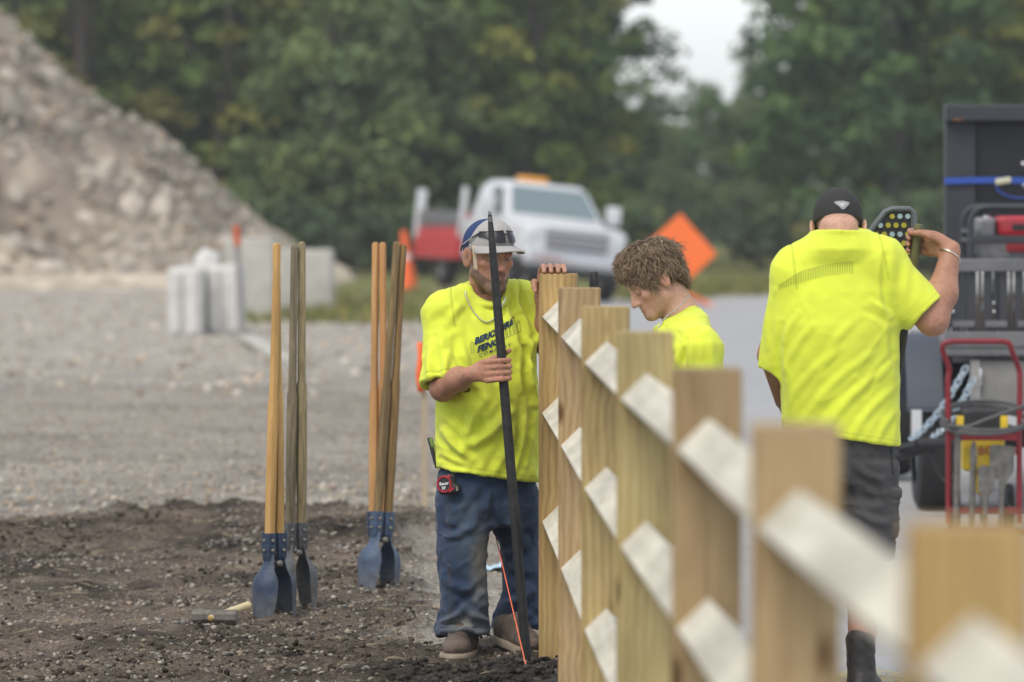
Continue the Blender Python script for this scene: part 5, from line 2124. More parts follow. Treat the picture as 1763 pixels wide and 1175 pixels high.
M_pencil = mat('bare_wood', (.62, .50, .36), .8, noise=(60, .15))
a, b = J1(815.5, 424, -.128), J1(819.5, 462, -.128)
R_ = frame((.35, -1, 0), b - a)
MB().box((a + b) / 2, (.0135, .006, np.linalg.norm(b - a)), R_, .001, 1).build('shaft', M_pencil, pn)
e = b + (b - a) / np.linalg.norm(b - a) * .009
MB().raw([b + R_ @ np.array([sx_ * .0067, sy_ * .003, 0]) for sx_, sy_ in ((-1, -1), (1, -1), (1, 1), (-1, 1))] + [e], [(0, 1, 4), (1, 2, 4), (2, 3, 4), (3, 0, 4), (0, 3, 2, 1)]).build('tip', M_pencil, pn)

# tape measure and marker on the hip
M_black_rub = mat('black_rubber', (.022, .022, .023), .7, noise=(40, .2))
M_red = mat('red_plastic', (.34, .014, .028), .45, noise=(30, .12))
M_white = mat('white_print', (.8, .8, .8), .6)
tm = thing('tape_measure', 'black and red tape measure clipped to the hip of the jeans', 'tape measure', tuple(J1(772, 850, -.2)))
TD = D1 - .155
tR = frame((-.42, -1, 0.05), (0.1, 0, 1)) @ rotm((0, 1, 0), rad(14))
tO = P(770, 834, TD)


def LT(x, y, z):                       # x to viewer right, y outward, z up
    return tO + tR @ np.array([-x, y, z])


F = Field(tO - .08, tO + .08, .003)
F.box(LT(0, 0, 0), (.036, .019, .038), tR, .016, .01)
F.box(LT(.026, 0, -.022), (.026, .017, .014), tR, .006, .012)
V, Q = F.mesh(1)
case = add('case', V, Q, M_black_rub, tm, True)
ring = [LT(-.004 + .027 * math.cos(a), .019, .000 + .029 * math.sin(a)) for a in np.linspace(0, 2 * math.pi, 29)]
MB().tube(ring, .0045, 8, False).build('ring', M_red, tm, True)
MB().box(LT(.022, .0195, -.024), (.026, .004, .010), tR @ rotm((0, 1, 0), .5), .001).build('accent', M_red, tm)
MB().ball(LT(.017, .016, .026), (.010, .006, .0075), tR, 8).build('button', M_red, tm, True)
MB().tube([LT(-.004, .0185, 0), LT(-.004, .0205, 0)], .0245, 20).build('face_plate', M_blackpl, tm, True)
mb = MB()
mb.box(LT(.045, .012, -.024), (.006, .014, .016), tR, .001)
mb.build('hook', M_steel, tm)
for body, sz_, x0_, z0_, m_ in (('Bauer', .0165, -.023, -.002, M_white), ("30'", .015, -.016, -.0185, M_white)):
    V2, F2 = text_mesh(body, sz_, .0004)
    add('lettering', [LT(x0_ + v[0], .0215, z0_ + v[1]) for v in V2], F2, m_, tm)
mk = thing('utility_knife', 'green and black knife stuck in the hip pocket of the jeans', 'knife', tuple(J1(750, 800, -.05)))
M_greenp = mat('green_plastic', (.16, .26, .06), .55)
a, b = J1(739, 754, -.02), J1(752, 806, -.04)
R_ = frame((-.5, -1, 0), a - b)
MB().box((a + b) / 2, (.014, .010, np.linalg.norm(b - a)), R_, .003).build('handle', M_blackpl, mk, True)
MB().box(a * .82 + b * .18 + R_ @ np.array([-.008, .004, 0]), (.012, .011, .035), R_, .003).build('grip', M_greenp, mk, True)

# ------------------------------------------------------------------ young bare-headed worker bending over the fence
D2 = 19.2


def J2(px, py, dd=0.0):
    return P(px, py, D2 + dd)


x2 = lambda px: J2(px, 0)[0]
z2 = lambda py: P(0, py, D2)[2]
base2 = (x2(1205), D2, -0.03)
H2O = J2(1127, 483, .0)
f2v = np.array([-.80, -.24, -.55])
H2R = frame(f2v, (-.5, -.1, .83))
F = Field((x2(1030), D2 - .42, -.05), (x2(1290), D2 + .42, 1.66), .0056)
L2 = head(F, H2O, H2R, 1.03, .96, .80)
F.cone(L2(0, -.03, -.045), J2(1176, 548, .01), .054, .060, .03)
F.cone(J2(1176, 548, .01), J2(1186, 580, .01), .062, .09, .03)
sN, eN, wN = J2(1203, 596, -.19), J2(1212, 735, -.22), J2(1110, 775, -.12)
sF, eF, wF = J2(1172, 590, .19), J2(1170, 730, .24), J2(1080, 765, .12)
for s_, e_, w_ in ((sN, eN, wN), (sF, eF, wF)):
    F.chain([s_, e_], [.056, .044], .03)
    F.chain([e_, e_ * .5 + w_ * .5, w_], [.044, .040, .028], .03)
    d_ = (w_ - e_) / np.linalg.norm(w_ - e_)
    open_hand(F, w_, d_ + np.array([-.2, 0, -.2]), np.array([0, 1.0 if w_ is wN else -1.0, -.3]), 1.0, .7)
F.loft([(z2(800), x2(1212), D2, .14, .10), (z2(700), x2(1198), D2, .15, .10), (z2(620), x2(1184), D2, .15, .10), (z2(580), x2(1180), D2, .13, .08)], rad(82), .05)
for s in (-1, 1):
    hp, kn, an = np.array([x2(1215), D2 + s * .09, .84]), np.array([x2(1200), D2 + s * .11, .43]), np.array([x2(1222), D2 + s * .12, .07])
    F.chain([hp, kn, an], [.08, .055, .042], .03)
    F.cone(an, an + (-.12, 0, -.05), .036, .03, .02)
V, Q = F.mesh(1)
q = ((V - H2O) @ H2R) / 1.03
skin = np.tile(np.array([0.55, 0.315, 0.215]), (len(V), 1))
hd = np.linalg.norm(q - np.array([0, .02, -.01]), axis=1) < .16
cheek = np.exp(-((np.abs(q[:, 0]) - .045) / .025) ** 2 - ((q[:, 2] + .025) / .03) ** 2) * hd
skin = skin * (1 - .3 * cheek[:, None]) + np.array([.55, .24, .17]) * (.3 * cheek)[:, None]
ear = hd * (np.abs(q[:, 0]) > .074)
skin = skin * (1 - .35 * ear[:, None]) + np.array([.58, .24, .17]) * (.35 * ear)[:, None]
lips = hd * np.exp(-((q[:, 2] + .0665) / .0085) ** 2) * (np.abs(q[:, 0]) < .021) * (q[:, 1] > .078)
skin = skin * (1 - .6 * lips[:, None]) + np.array([.42, .17, .14]) * (.6 * lips)[:, None]
brow = hd * np.exp(-((q[:, 2] - .024) / .0048) ** 2) * (np.abs(q[:, 0]) > .012) * (np.abs(q[:, 0]) < .05) * (q[:, 1] > .06)
skin = skin * (1 - .7 * brow[:, None]) + np.array([.14, .09, .055]) * (.7 * brow)[:, None]
lash = hd * np.exp(-((q[:, 2] + .006) / .003) ** 2) * (np.abs(np.abs(q[:, 0]) - .031) < .016) * (q[:, 1] > .06)
skin = skin * (1 - .75 * lash[:, None]) + np.array([.08, .05, .035]) * (.75 * lash)[:, None]
stub = hd * sstep(-.05, -.075, q[:, 2]) * .12
skin = skin * (1 - stub[:, None]) + np.array([.25, .17, .11]) * stub[:, None]
skin = skin * (1 + .07 * fbm(V * 25, 3))[:, None]
p2 = add('person', V, Q, M_skin, None, True, np.clip(skin, 0, 1), base2)
tag(p2, 'young bare headed worker with wavy brown hair looking down behind the fence', 'person')
eyes(L2, H2R, 1.03, p2, True)
# hair: a scalp mass and many wavy locks
F = Field(H2O - .2, H2O + .2, .005)
F.ell(L2(0, -.014, .048), np.array([.080, .0995, .086]) * 1.03, H2R, .01)
F.ell(L2(0, .036, .084), np.array([.055, .050, .044]) * 1.03, H2R, .03)
for s in (-1, 1):
    F.ell(L2(s * .070, .012, .010), np.array([.013, .022, .040]) * 1.03, H2R, .02)
F.ell(L2(0, -.075, -.025), np.array([.055, .030, .045]) * 1.03, H2R, .03)
F.ell(L2(0, .088, -.022), np.array([.075, .050, .088]) * 1.03, H2R, .015, 's')
for s in (-1, 1):
    F.ell(L2(s * .088, -.008, -.008), np.array([.030, .030, .042]) * 1.03, H2R, .01, 's')
    F.ell(L2(s * .07, .030, -.075), np.array([.04, .055, .055]) * 1.03, H2R, .01, 's')
V, Q = F.mesh(1)
N = normals(V, Q)
V = V + N * (.004 * np.sin(fbm(V * 30, 2) * 9) + .003 * fbm(V * 70, 2))[:, None]
M_hair = mat('brown_hair', (.1, .07, .045), .55, attr=True, spec=.35)
hc = np.array([.115, .076, .048]) * (1 + .5 * fbm(V * 60, 3))[:, None]
hair = add('hair', V, Q, M_hair, p2, True, np.clip(hc, .01, 1))
hr = np.random.default_rng(8)
bvh_h = bvh_of(V, Q)
sel = hr.choice(len(V), 5600)
allV, allF, allC = [], [], []
for i in sel:
    ql = ((V[i] - H2O) @ H2R) / 1.03
    if ql[2] < -.03 and ql[1] > -.02:
        continue
    if ql[1] > .06 and ql[2] < .05:
        continue
    if abs(ql[0]) > .05 and abs(ql[1] + .004) < .034 and ql[2] < .045:
        continue
    n_ = N[i]
    crown = L2(.012, -.05, .14)
    flow = V[i] - crown
    flow -= n_ * (flow @ n_)
    flow = flow / (np.linalg.norm(flow) + 1e-6) + .14 * hr.normal(size=3) + np.array([float(vnoise(V[i:i + 1] * 38 + o_)[0]) for o_ in (0, 20, 40)]) * 1.1
    flow -= n_ * (flow @ n_) * .75
    flow /= np.linalg.norm(flow)
    ln_ = .030 + .040 * hr.random()
    if ql[1] > .045:
        ln_ *= .7
    if ql[2] < .0:
        ln_ *= .55
    side = np.cross(n_, flow)
    ph, am = hr.random() * 6.28, .005 + .006 * hr.random()
    tone_ = .62 + .75 * float(vnoise(V[i:i + 1] * 55 + 7)[0] * .5 + .5)
    c0 = np.array([.165, .112, .070]) * tone_ * (.7 + .6 * hr.random()) if hr.random() < .7 else np.array([.29, .21, .135]) * (.8 + .4 * hr.random())
    pts = []
    for k in range(6):
        t = k / 5
        pts.append(V[i] - n_ * .004 + flow * ln_ * t + side * am * math.sin(ph + 4.6 * t) + n_ * ((.009 + .006 * hr.random() ** 4) * math.sin(t * 2.6) + .004 * hr.random() + (.014 * t if hr.random() < .05 else 0)))
    w0 = (.0008 + .0011 * hr.random()) if hr.random() < .82 else .0022 + .0012 * hr.random()
    b = len(allV)
    prev = None
    for k in range(6):
        t = k / 5
        w = w0 * (1 - t) ** .6 + .0003
        tt = pts[min(k + 1, 5)] - pts[max(k - 1, 0)]
        tt /= np.linalg.norm(tt) + 1e-9
        s_ = np.cross(tt, n_)
        s_ /= np.linalg.norm(s_) + 1e-9
        u_ = np.cross(s_, tt)
        for (cs_, sn_) in ((1, 0), (0, .6), (-1, 0), (0, -.6)):
            allV.append(pts[k] + s_ * w * cs_ + u_ * w * sn_)
            allC.append(c0 * (.75 + .6 * t))
    for k in range(5):
        for j in range(4):
            allF.append((b + k * 4 + j, b + k * 4 + (j + 1) % 4, b + k * 4 + 4 + (j + 1) % 4, b + k * 4 + 4 + j))
lk = add('locks', allV, np.array(allF), M_hair, hair, True, np.clip(np.array(allC), .01, 1))
lk['kind'] = 'stuff'
# shirt
F = Field((x2(1080), D2 - .36, z2(830)), (x2(1275), D2 + .38, z2(505)), .0056)
F.loft([(z2(830), x2(1212), D2, .20, .150), (z2(740), x2(1200), D2, .20, .145), (z2(660), x2(1186), D2, .195, .138), (z2(610), x2(1179), D2, .185, .125), (z2(575), x2(1176), D2, .165, .10), (z2(548), x2(1178), D2 + .01, .10, .075)], rad(84), .03, rnd=2.3)
for s_ in (sN, sF):
    F.cone(J2(1180, 556, .01), s_ + (0, 0, .006), .055, .062, .05)
eN2 = sleeve(F, sN + (0, 0, -.012), eN, .074, .088, .85)
eF2 = sleeve(F, sF + (0, 0, -.012), eF, .074, .088, .85)
F.ell(J2(1150, 540, 0), (.070, .060, .050), rotm((0, 1, 0), rad(-32)), .01, 's')
F.ell(J2(1112, 545, 0), (.045, .06, .05), None, .01, 's')
cr_ = J2(1160, 540, .0)
ring = [J2(1161, 548, 0) + np.array([.070 * math.cos(a), .064 * math.sin(a), .040 * math.cos(a) - .004 * math.sin(a)]) for a in np.linspace(0, 2 * math.pi, 25)]
F.chain(ring, [.007] * 25, .008)
bore(F, sN, eN2, .076)
bore(F, sF, eF2, .076)
V, Q = F.mesh(2)
N = normals(V, Q)
V = V + N * (.005 * fbm(V * np.array([9, 9, 5]), 3))[:, None]
V = folds(V, normals(V, Q), [(1182, 585, 1176, 660, 4, -.012), (1186, 575, 1215, 562, 4, -.006), (1192, 590, 1196, 660, 6, .008), (1160, 580, 1175, 640, 6, .008), (1130, 560, 1160, 600, 6, .008), (1225, 590, 1235, 650, 6, .006), (1150, 560, 1200, 570, 6, .005)])
N = normals(V, Q)
sc2 = shirt_cols(V, N, .25, 3)
V, sc2 = seam(V, N, sc2, sN, sN + (.25, -1, -.1), -.03, .10)
sh2 = add('shirt', V, Q, M_shirt, p2, True, sc2)
bv = bvh_of(V, Q)
mb = MB()
cpts = []
e = Vector((0, 0, CAM_H))
for x_, y_, off in ((1187, 508, .0), (1182, 514, 0), (1173, 524, 0), (1164, 533, 0), (1152, 541, 0), (1142, 552, 0), (1135, 563, 0), (1128, 578, 0)):
    d_ = (Vector(P(x_, y_, 19)) - e).normalized()
    h_ = bv.ray_cast(e, d_)[0]
    cpts.append(np.array(h_ - d_ * .007) if h_ is not None and (h_.y < D2 + .03) else J2(x_, y_, -.075))
ch = spline(cpts, 8)
for i in range(len(ch) - 1):
    d_ = ch[i + 1] - ch[i]
    mb.ball((ch[i] + ch[i + 1]) / 2, (np.linalg.norm(d_) * .55, .0028 if i % 2 else .0042, .0042 if i % 2 else .0028), frame(np.cross(d_, (0, -1, 0)), (0, -1, 0)), 4)
mb.build('neck_chain', M_silver, p2, True)
# trousers and shoes (hidden by the fence)
F = Field((x2(1120), D2 - .30, .02), (x2(1300), D2 + .32, z2(720)), .008)
F.loft([(z2(820), x2(1213), D2, .19, .13), (z2(735), x2(1208), D2, .18, .13)], rad(84), .04)
for s in (-1, 1):
    F.loft([(.05, x2(1220), D2 + s * .12, .085, .085), (.43, x2(1203), D2 + s * .115, .085, .085), (.80, x2(1213), D2 + s * .09, .105, .105)], 0, .04)
V, Q = F.mesh(2)
V = V + normals(V, Q) * (.006 * fbm(V * 9, 3))[:, None]
add('jeans', V, Q, M_denim, p2, True, np.tile(np.array([.05, .08, .14]), (len(V), 1)))
for s in (-1, 1):
    shoe('shoe', (x2(1240), D2 + s * .12, -.03), (x2(1240) - .27, D2 + s * .13, -.03), (x2(1222), D2 + s * .12, .07), M_shoe, M_sole, p2, .008)

# ------------------------------------------------------------------ worker in the dark cap, back turned
D3 = 19.6


def J3(px, py, dd=0.0):
    return P(px, py, D3 + dd)


x3 = lambda px: J3(px, 0)[0]
z3 = lambda py: P(0, py, D3)[2]
base3 = (x3(1450), D3, -.04)
H3O = J3(1443, 393, .03)
H3R = frame((.03, .82, -.57), (0, .57, .82))
HB, HT = J3(1549, 625, .16), J3(1581, 396, .10)                      # tool shaft, low and high point
HA = (HT - HB) / np.linalg.norm(HT - HB)
g3 = HT - HA * .045
F = Field((x3(1285), D3 - .45, -.06), (x3(1660), D3 + .55, 1.80), .0058)
L3 = head(F, H3O, H3R, 1.07, 1.1, 1.0, .087)
F.cone(L3(0, -.035, -.04), J3(1446, 425, -.02), .066, .074, .03)
F.ell(L3(0, -.075, -.035), (.062, .03, .03), H3R, .03)
F.cone(J3(1446, 425, -.02), J3(1444, 465, -.01), .085, .11, .03)
s3R, e3R = J3(1516, 452, -.01), J3(1606, 551, -.03)
s3L, e3L, w3L = J3(1366, 466, -.01), J3(1331, 612, .06), J3(1350, 690, .26)
Wv = np.array([.80, -.25, -.42])
Wv -= HA * (Wv @ HA)
Wv /= np.linalg.norm(Wv)
wr3 = grip(F, g3, HA, Wv, np.cross(HA, Wv), 1.10, .0155, False)
F.chain([s3R, e3R], [.07, .054], .03)
F.chain([e3R, e3R * .62 + wr3 * .38 + (.008, 0, 0), wr3], [.053, .053, .034], .03)
F.chain([s3L, e3L], [.066, .052], .03)
F.chain([e3L, w3L], [.05, .034], .03)
open_hand(F, w3L, np.array([.15, .5, -.5]), np.array([1.0, 0, -.2]), 1.05, .8)
F.loft([(z3(760), x3(1450), D3 + .02, .17, .11), (z3(600), x3(1444), D3 + .01, .175, .115), (z3(500), x3(1441), D3, .17, .10), (z3(455), x3(1442), D3, .13, .08)], 0, .05)
legs3 = []
for k, (hx, kx, ax, dy) in enumerate(((1398, 1395, 1402, .0), (1493, 1492, 1481, -.02))):
    hp, kn, an = np.array([x3(hx), D3 + .03, .80]), np.array([x3(kx), D3 + .0 + dy, .44]), np.array([x3(ax), D3 - .06 + dy, .07])
    F.chain([hp, kn, kn * .7 + an * .3 + (0, -.012, 0), an], [.09, .058, .062, .042], .03)
    F.cone(an, an + (.02, .12, -.06), .036, .03, .02)
    legs3.append((kn, an))
V, Q = F.mesh(1)
q = ((V - H3O) @ H3R) / 1.07
skin = np.tile(np.array([0.52, 0.30, 0.215]), (len(V), 1))
hd = np.linalg.norm(q - np.array([0, .0, -.01]), axis=1) < .17
hm_ = hd * sstep(-.01, .02, q[:, 2] + .02) * (np.abs(q[:, 0]) < .078) * sstep(.04, .0, q[:, 1])
hm_ = np.clip(hm_ * (.30 + .15 * fbm(V * 90, 2)), 0, .5)[:, None]
skin = skin * (1 - hm_) + np.array([.15, .11, .09]) * hm_
tan_ = (sstep(.16, .26, np.abs(V[:, 0] - x3(1444))) + (V[:, 2] < 1.2)).clip(0, 1)[:, None]
skin = skin * (1 - tan_) + skin * np.array([.76, .66, .60]) * tan_
skin = skin * (1 + .12 * fbm(V * 22, 3) + .08 * fbm(V * 80, 2))[:, None]
p3 = add('person', V, Q, M_skin, None, True, np.clip(skin, 0, 1), base3)
tag(p3, 'worker in black cap with back turned, grey shorts, gripping a tool shaft', 'person')
# cap
F = Field(H3O - .2, H3O + .2, .0046)
F.ell(L3(0, -.012, .038), np.array([.0835, .1055, .0945]) * 1.07, H3R, .01)
F.half(L3(0, -.02, .012), -(H3R @ np.array([0, -.36, 1.0])))
V, Q = F.mesh(2)
cap3 = add('cap', V, Q, M_blackcap, p3, True)
bv = bvh_of(V, Q)
V2, F2 = [(1436, 348), (1442, 346.5), (1452, 346), (1463, 349), (1461, 353), (1454, 360), (1450, 361), (1444, 355), (1438, 351)], [tuple(range(9))]
project_on(V2, F2, lambda u, v: (u, v), bv, cap3, 'logo_patch', mat('grey_patch', (.33, .33, .33), .8), 2, .003)
V2, F2 = [(1443, 350), (1457, 350), (1450.5, 357)], [(0, 1, 2)]
project_on(V2, F2, lambda u, v: (u, v), bv, cap3, 'logo_mark', mat('pale_patch', (.5, .5, .5), .8), 1, .0042)
bvv = []
for side in (0, 1):
    for j in range(4):
        t = j / 3
        for i in range(15):
            a = rad(-70 + 140 * i / 14)
            s_, f_ = .086 * math.sin(a), -.010 + .1065 * math.cos(a) + .065 * math.cos(a) ** .8 * t
            bvv.append(L3(s_, f_, .046 - .012 * t - 2.5 * s_ * s_ * (.4 + .5 * t) - .004 * side))
bff = []
for j in range(3):
    for i in range(14):
        k = j * 15 + i
        bff += [(k, k + 1, k + 16, k + 15), (60 + k, 60 + k + 15, 60 + k + 16, 60 + k + 1)]
add('brim', bvv, bff, M_blackcap, cap3, True)
# shirt
F = Field((x3(1290), D3 - .30, z3(800)), (x3(1645), D3 + .34, z3(392)), .0058)
F.loft([(z3(800), x3(1452), D3 + .01, .208, .15), (z3(735), x3(1450), D3, .211, .15), (z3(650), x3(1446), D3 - .005, .214, .152), (z3(560), x3(1443), D3 - .01, .216, .150), (z3(500), x3(1441), D3 - .01, .205, .135), (z3(455), x3(1441), D3 - .01, .165, .11), (z3(428), x3(1443), D3 - .025, .125, .118), (z3(403), x3(1445), D3 - .015, .094, .100)], 0, .03, rnd=2.35)
F.cone(J3(1444, 432, -.01), s3R + (-.01, 0, .012), .075, .078, .06)
F.cone(J3(1444, 432, -.01), s3L + (.01, 0, .012), .075, .078, .06)
e3a = sleeve(F, s3R + (-.012, 0, -.008), e3R, .088, .082, .86, .05)
e3b = sleeve(F, s3L + (.012, 0, -.012), J3(1336, 640, .05), .078, .066, .98, .05)
F.half(J3(1450, 752), np.array([-.16, 0, -1.0]))
ring = [J3(1444, 404, .01) + np.array([.092 * math.cos(a), .098 * math.sin(a) - .025, -.010 * math.sin(a) + .002]) for a in np.linspace(0, 2 * math.pi, 25)]
F.chain(ring, [.007] * 25, .008)
bore(F, s3R, e3a, .070)
bore(F, s3L, e3b, .056)
V, Q = F.mesh(2)
N = normals(V, Q)
V = V + N * (.0045 * fbm(V * np.array([8, 8, 4]), 3) + .0012 * fbm(V * 26, 2) + .0045 * ridge(V @ euler(0, -.7, 0).T * np.array([13, 9, 5])) * sstep(470, 560, to_px(V)[1]))[:, None]
f3 = [(1532, 545, 1500, 520, 6, .012), (1528, 560, 1490, 535, 6, -.010), (1535, 570, 1545, 640, 6, -.010), (1500, 610, 1380, 730, 8, .010), (1520, 640, 1420, 745, 8, .011), (1545, 665, 1465, 755, 8, .010), (1450, 600, 1360, 690, 8, .008), (1400, 560, 1352, 640, 7, .008), (1550, 700, 1510, 762, 7, .009),
      (1375, 540, 1350, 590, 6, .008), (1345, 560, 1352, 690, 6, -.010), (1330, 500, 1322, 600, 6, .006), (1540, 430, 1545, 520, 9, .006), (1565, 455, 1560, 530, 8, .006), (1525, 440, 1530, 540, 6, -.009), (1480, 545, 1420, 620, 8, .006), (1470, 660, 1400, 740, 7, -.007), (1540, 610, 1490, 680, 6, -.007)]
V = folds(V, normals(V, Q), [(a, b, c, d, w_ * .9, am * .62) for a, b, c, d, w_, am in f3])
N = normals(V, Q)
px, py = to_px(V)
sc3 = shirt_cols(V, N, .2, 5)
sc3[np.abs(py - (752 + (px - 1450) * .16) + 8) < 1.4] *= .86
tt = (V - s3R) @ ((e3R - s3R) / np.linalg.norm(e3R - s3R))
Lr = np.linalg.norm(e3a - s3R)
sc3[(np.abs(tt - Lr + .022) < .0022) & (px > 1555)] *= .84
V, sc3 = seam(V, N, sc3, s3R, s3R + (1, 0, .18), .012, .125)
V, sc3 = seam(V, N, sc3, s3L, s3L + (-1, 0, -.1), .0, .125)
shirt3 = add('shirt', V, Q, M_shirt, p3, True, sc3)
bv = bvh_of(V, Q)
V2, F2 = [], []
for i in range(31):
    x0 = 1341 + i * 4.2
    y0 = 499 - 28 * math.sin(min(1, (x0 - 1341) / 120) * 1.45) - .02 * i
    hh = 8 + 11 * min(1, i / 9)
    ln(x0, y0, x0 + .5, y0 - hh, 1.3)
for i in range(30):
    x0 = 1341 + i * 4.2
    y0 = 499 - 28 * math.sin(min(1, (x0 - 1341) / 120) * 1.45)
    hh = 8 + 11 * min(1, i / 9)
    ln(x0, y0 - hh, x0 + 4.2, 499 - 28 * math.sin(min(1, (x0 + 4.2 - 1341) / 120) * 1.45) - hh, .9)
project_on(V2, F2, lambda u, v: (u, v), bv, shirt3, 'picket_print', M_greyink, 0, .003)
# shorts
F = Field((x3(1310), D3 - .30, .36), (x3(1585), D3 + .30, z3(715)), .0058)
F.loft([(z3(830), x3(1447), D3 + .01, .19, .135), (z3(735), x3(1449), D3 + .01, .196, .14)], 0, .04, rnd=2.4)
for k, (a0, a1) in enumerate(((1397, 1396), (1494, 1496))):
    F.loft([(.455, x3(a1), D3 - .01, .098, .105), (.62, x3((a0 + a1) / 2), D3, .102, .115), (.80, x3(a0), D3 + .01, .108, .13)], 0, .03, rnd=2.4)
    ccone(F, (x3(a1), D3 - .01, .43), (x3(a1), D3 - .01, .49), .085, .085, .004, 's')
F.box((x3(1536), D3 - .01, .62), (.022, .075, .085), None, .01, .012)
F.box((x3(1540), D3 - .01, .695), (.023, .080, .016), None, .006, .006)
V, Q = F.mesh(2)
N = normals(V, Q)
V = V + N * (.005 * fbm(V * np.array([9, 9, 6]), 3) + .0015 * fbm(V * 35, 2) + .006 * ridge(V * np.array([10, 10, 22])))[:, None]
V = folds(V, normals(V, Q), [(1470, 800, 1520, 830, 7, .010), (1460, 850, 1530, 860, 8, -.008), (1500, 790, 1515, 860, 6, -.008), (1470, 880, 1540, 905, 7, .008), (1455, 780, 1480, 860, 7, .007)])
px, py = to_px(V)
gcl = np.tile(np.array([.058, .056, .058]), (len(V), 1)) * (1 + .25 * fbm(V * 8, 3))[:, None]
zp = (np.abs(px - (1533 + (py - 770) * .09)) < 1.6) & (py > 765) & (py < 820)
gcl[zp] *= .25
shorts = add('shorts', V, Q, M_grey_cloth, p3, True, np.clip(gcl, .005, 1))
# boots
for k, (kn, an) in enumerate(legs3):
    hx = an[0]
    tx = hx + (.055 if k else -.03)
    shoe('boot', (hx - (.01 if k else 0), an[1] - .075, -.035), (tx, an[1] + .20, -.035), (an[0], an[1], .07), M_boot, M_boot_sole, p3, .007, .10, .050, (.022, .020, .019))
# wrist chain
br = MB()
d_ = (e3R - wr3) / np.linalg.norm(e3R - wr3)
c_ = wr3 + d_ * .025
u_ = np.cross(d_, (0, 1, 0))
u_ /= np.linalg.norm(u_)
v_ = np.cross(d_, u_)
br.tube([c_ + .041 * (u_ * math.cos(a) + v_ * math.sin(a)) + d_ * .010 * math.cos(a) for a in np.linspace(0, 2 * math.pi, 26)], .0028, 6, False)
br.build('bracelet', M_silver, p3, True)

# the long tool he holds: shaft and spotted black head
tl = thing('spotted_head_tool', 'long olive shafted tool with black head dotted yellow and pale blue, held upright', 'hand tool', (x3(1480), D3 + .3, -.04))
M_olive = mat('olive_shaft', (.11, .105, .035), .6, noise=(30, .3))
foot = HB - HA * ((HB[2] + .04) / HA[2])
MB().tube([foot, HB, HT - HA * .14], .0155, 12).build('lower_shaft', mat('dark_shaft', (.03, .03, .03), .6, noise=(30, .3)), tl, True)
MB().tube([HT - HA * .145, HT + HA * .012, HT + HA * .02], [.0168, .0165, .012], 12).build('grip_sleeve', M_olive, tl, True)
TDp = D3 + .36
outl = [(1496, 470), (1496, 415), (1500, 396), (1524, 365), (1536, 360), (1566, 360), (1573, 366), (1574, 470)]
mbp = MB().prism(outl, lambda u, v, t: P(u, v, TDp) + np.array([0, t, 0]), 0, .03)
hdp = mbp.build('head', M_blackpl, tl)
rim = [P(u, v, TDp - .004) for u, v in outl]
MB().tube([rim[0]] + rim[1:], .011, 8).build('rim', mat('grey_rim', (.10, .115, .12), .5), tl, True)
MB().tube([P(1570, 462, TDp), HT - HA * .30 + (0, .01, 0)], .012, 8).build('neck', M_iron, tl, True)
M_yd = mat('yellow_dot', (.36, .31, .03), .5)
M_bd = mat('pale_blue_dot', (.30, .40, .42), .45)
k = 0
for r_i in range(6):
    for c_i in range(5):
        px_, py_ = 1509 + c_i * 13.5 + (6.7 if r_i % 2 else 0), 373 + r_i * 15.5
        if px_ > 1568 or px_ < 1505 + max(0, (396 - py_) * .9):
            continue
        c = P(px_, py_, TDp - .001)
        mm_ = M_bd if (r_i * 5 + c_i * 3) % 7 in (2, 5) else M_yd
        MB().tube([c, c + np.array([0, -.008, 0])], [.0115, .0095], 6).build('dot', mm_, tl)

# ================================================================== VEHICLES AND ROADSIDE THINGS
M_paintw = mat('white_paint', (.58, .585, .60), .3, noise=(2, .05), coat=.4)
M_glass = mat('windscreen', (.14, .19, .20), .08, spec=.8)
M_chrome = mat('chrome', (.62, .63, .65), .2, .9)
M_tyre = mat('tyre_rubber', (.022, .022, .022), .8, noise=(12, .25))
M_dark = mat('dark_trim', (.025, .025, .027), .6)
M_amber = mat('amber_plastic', (.75, .32, .03), .35)
M_redpaint = mat('red_paint', (.42, .020, .022), .4, noise=(5, .12))
M_steelg = mat('grey_steel', (.15, .15, .153), .55, .3, noise=(9, .2))


def wheel(parent, c, r, w, axis=(1, 0, 0), rimm=M_chrome):
    c, a = np.asarray(c, float), np.asarray(axis, float)
    prof = [(-.5, .62), (-.5, .88), (-.42, .97), (-.25, 1.0), (.25, 1.0), (.42, .97), (.5, .88), (.5, .62)]
    u = np.cross(a, (0, 0, 1))
    v = np.cross(a, u)
    V, F_ = [], []
    n = 32
    for t, rr in prof:
        for i in range(n):
            th = 2 * math.pi * i / n
            V.append(c + a * t * w + r * rr * (u * math.cos(th) + v * math.sin(th)))
    for j in range(len(prof) - 1):
        for i in range(n):
            F_.append((j * n + i, j * n + (i + 1) % n, (j + 1) * n + (i + 1) % n, (j + 1) * n + i))
    tmb = MB().raw(V, F_)
    ty = tmb.build('tyre', M_tyre, parent, True)
    mb = MB()
    mb.tube([c - a * .40 * w, c + a * .40 * w], r * .62, 24)
    rim_ = mb.build('rim', rimm, ty, True)
    MB().tube([c - a * .47 * w, c + a * .47 * w], r * .2, 12).build('hub', M_dark, ty, True)
    return ty


# ---- pickup on the road shoulder (local: x to its left flank seen from the front, -y forward)
tx_ = at(903, 95)
tk = thing('pickup_truck', 'white pickup truck with amber roof light and red side boxes, facing the fence', 'pickup truck', (tx_, 96.6, gz(tx_, 96.6) + .03), rot=(0, rad(6.0), rad(17)))
W_ = 1.0


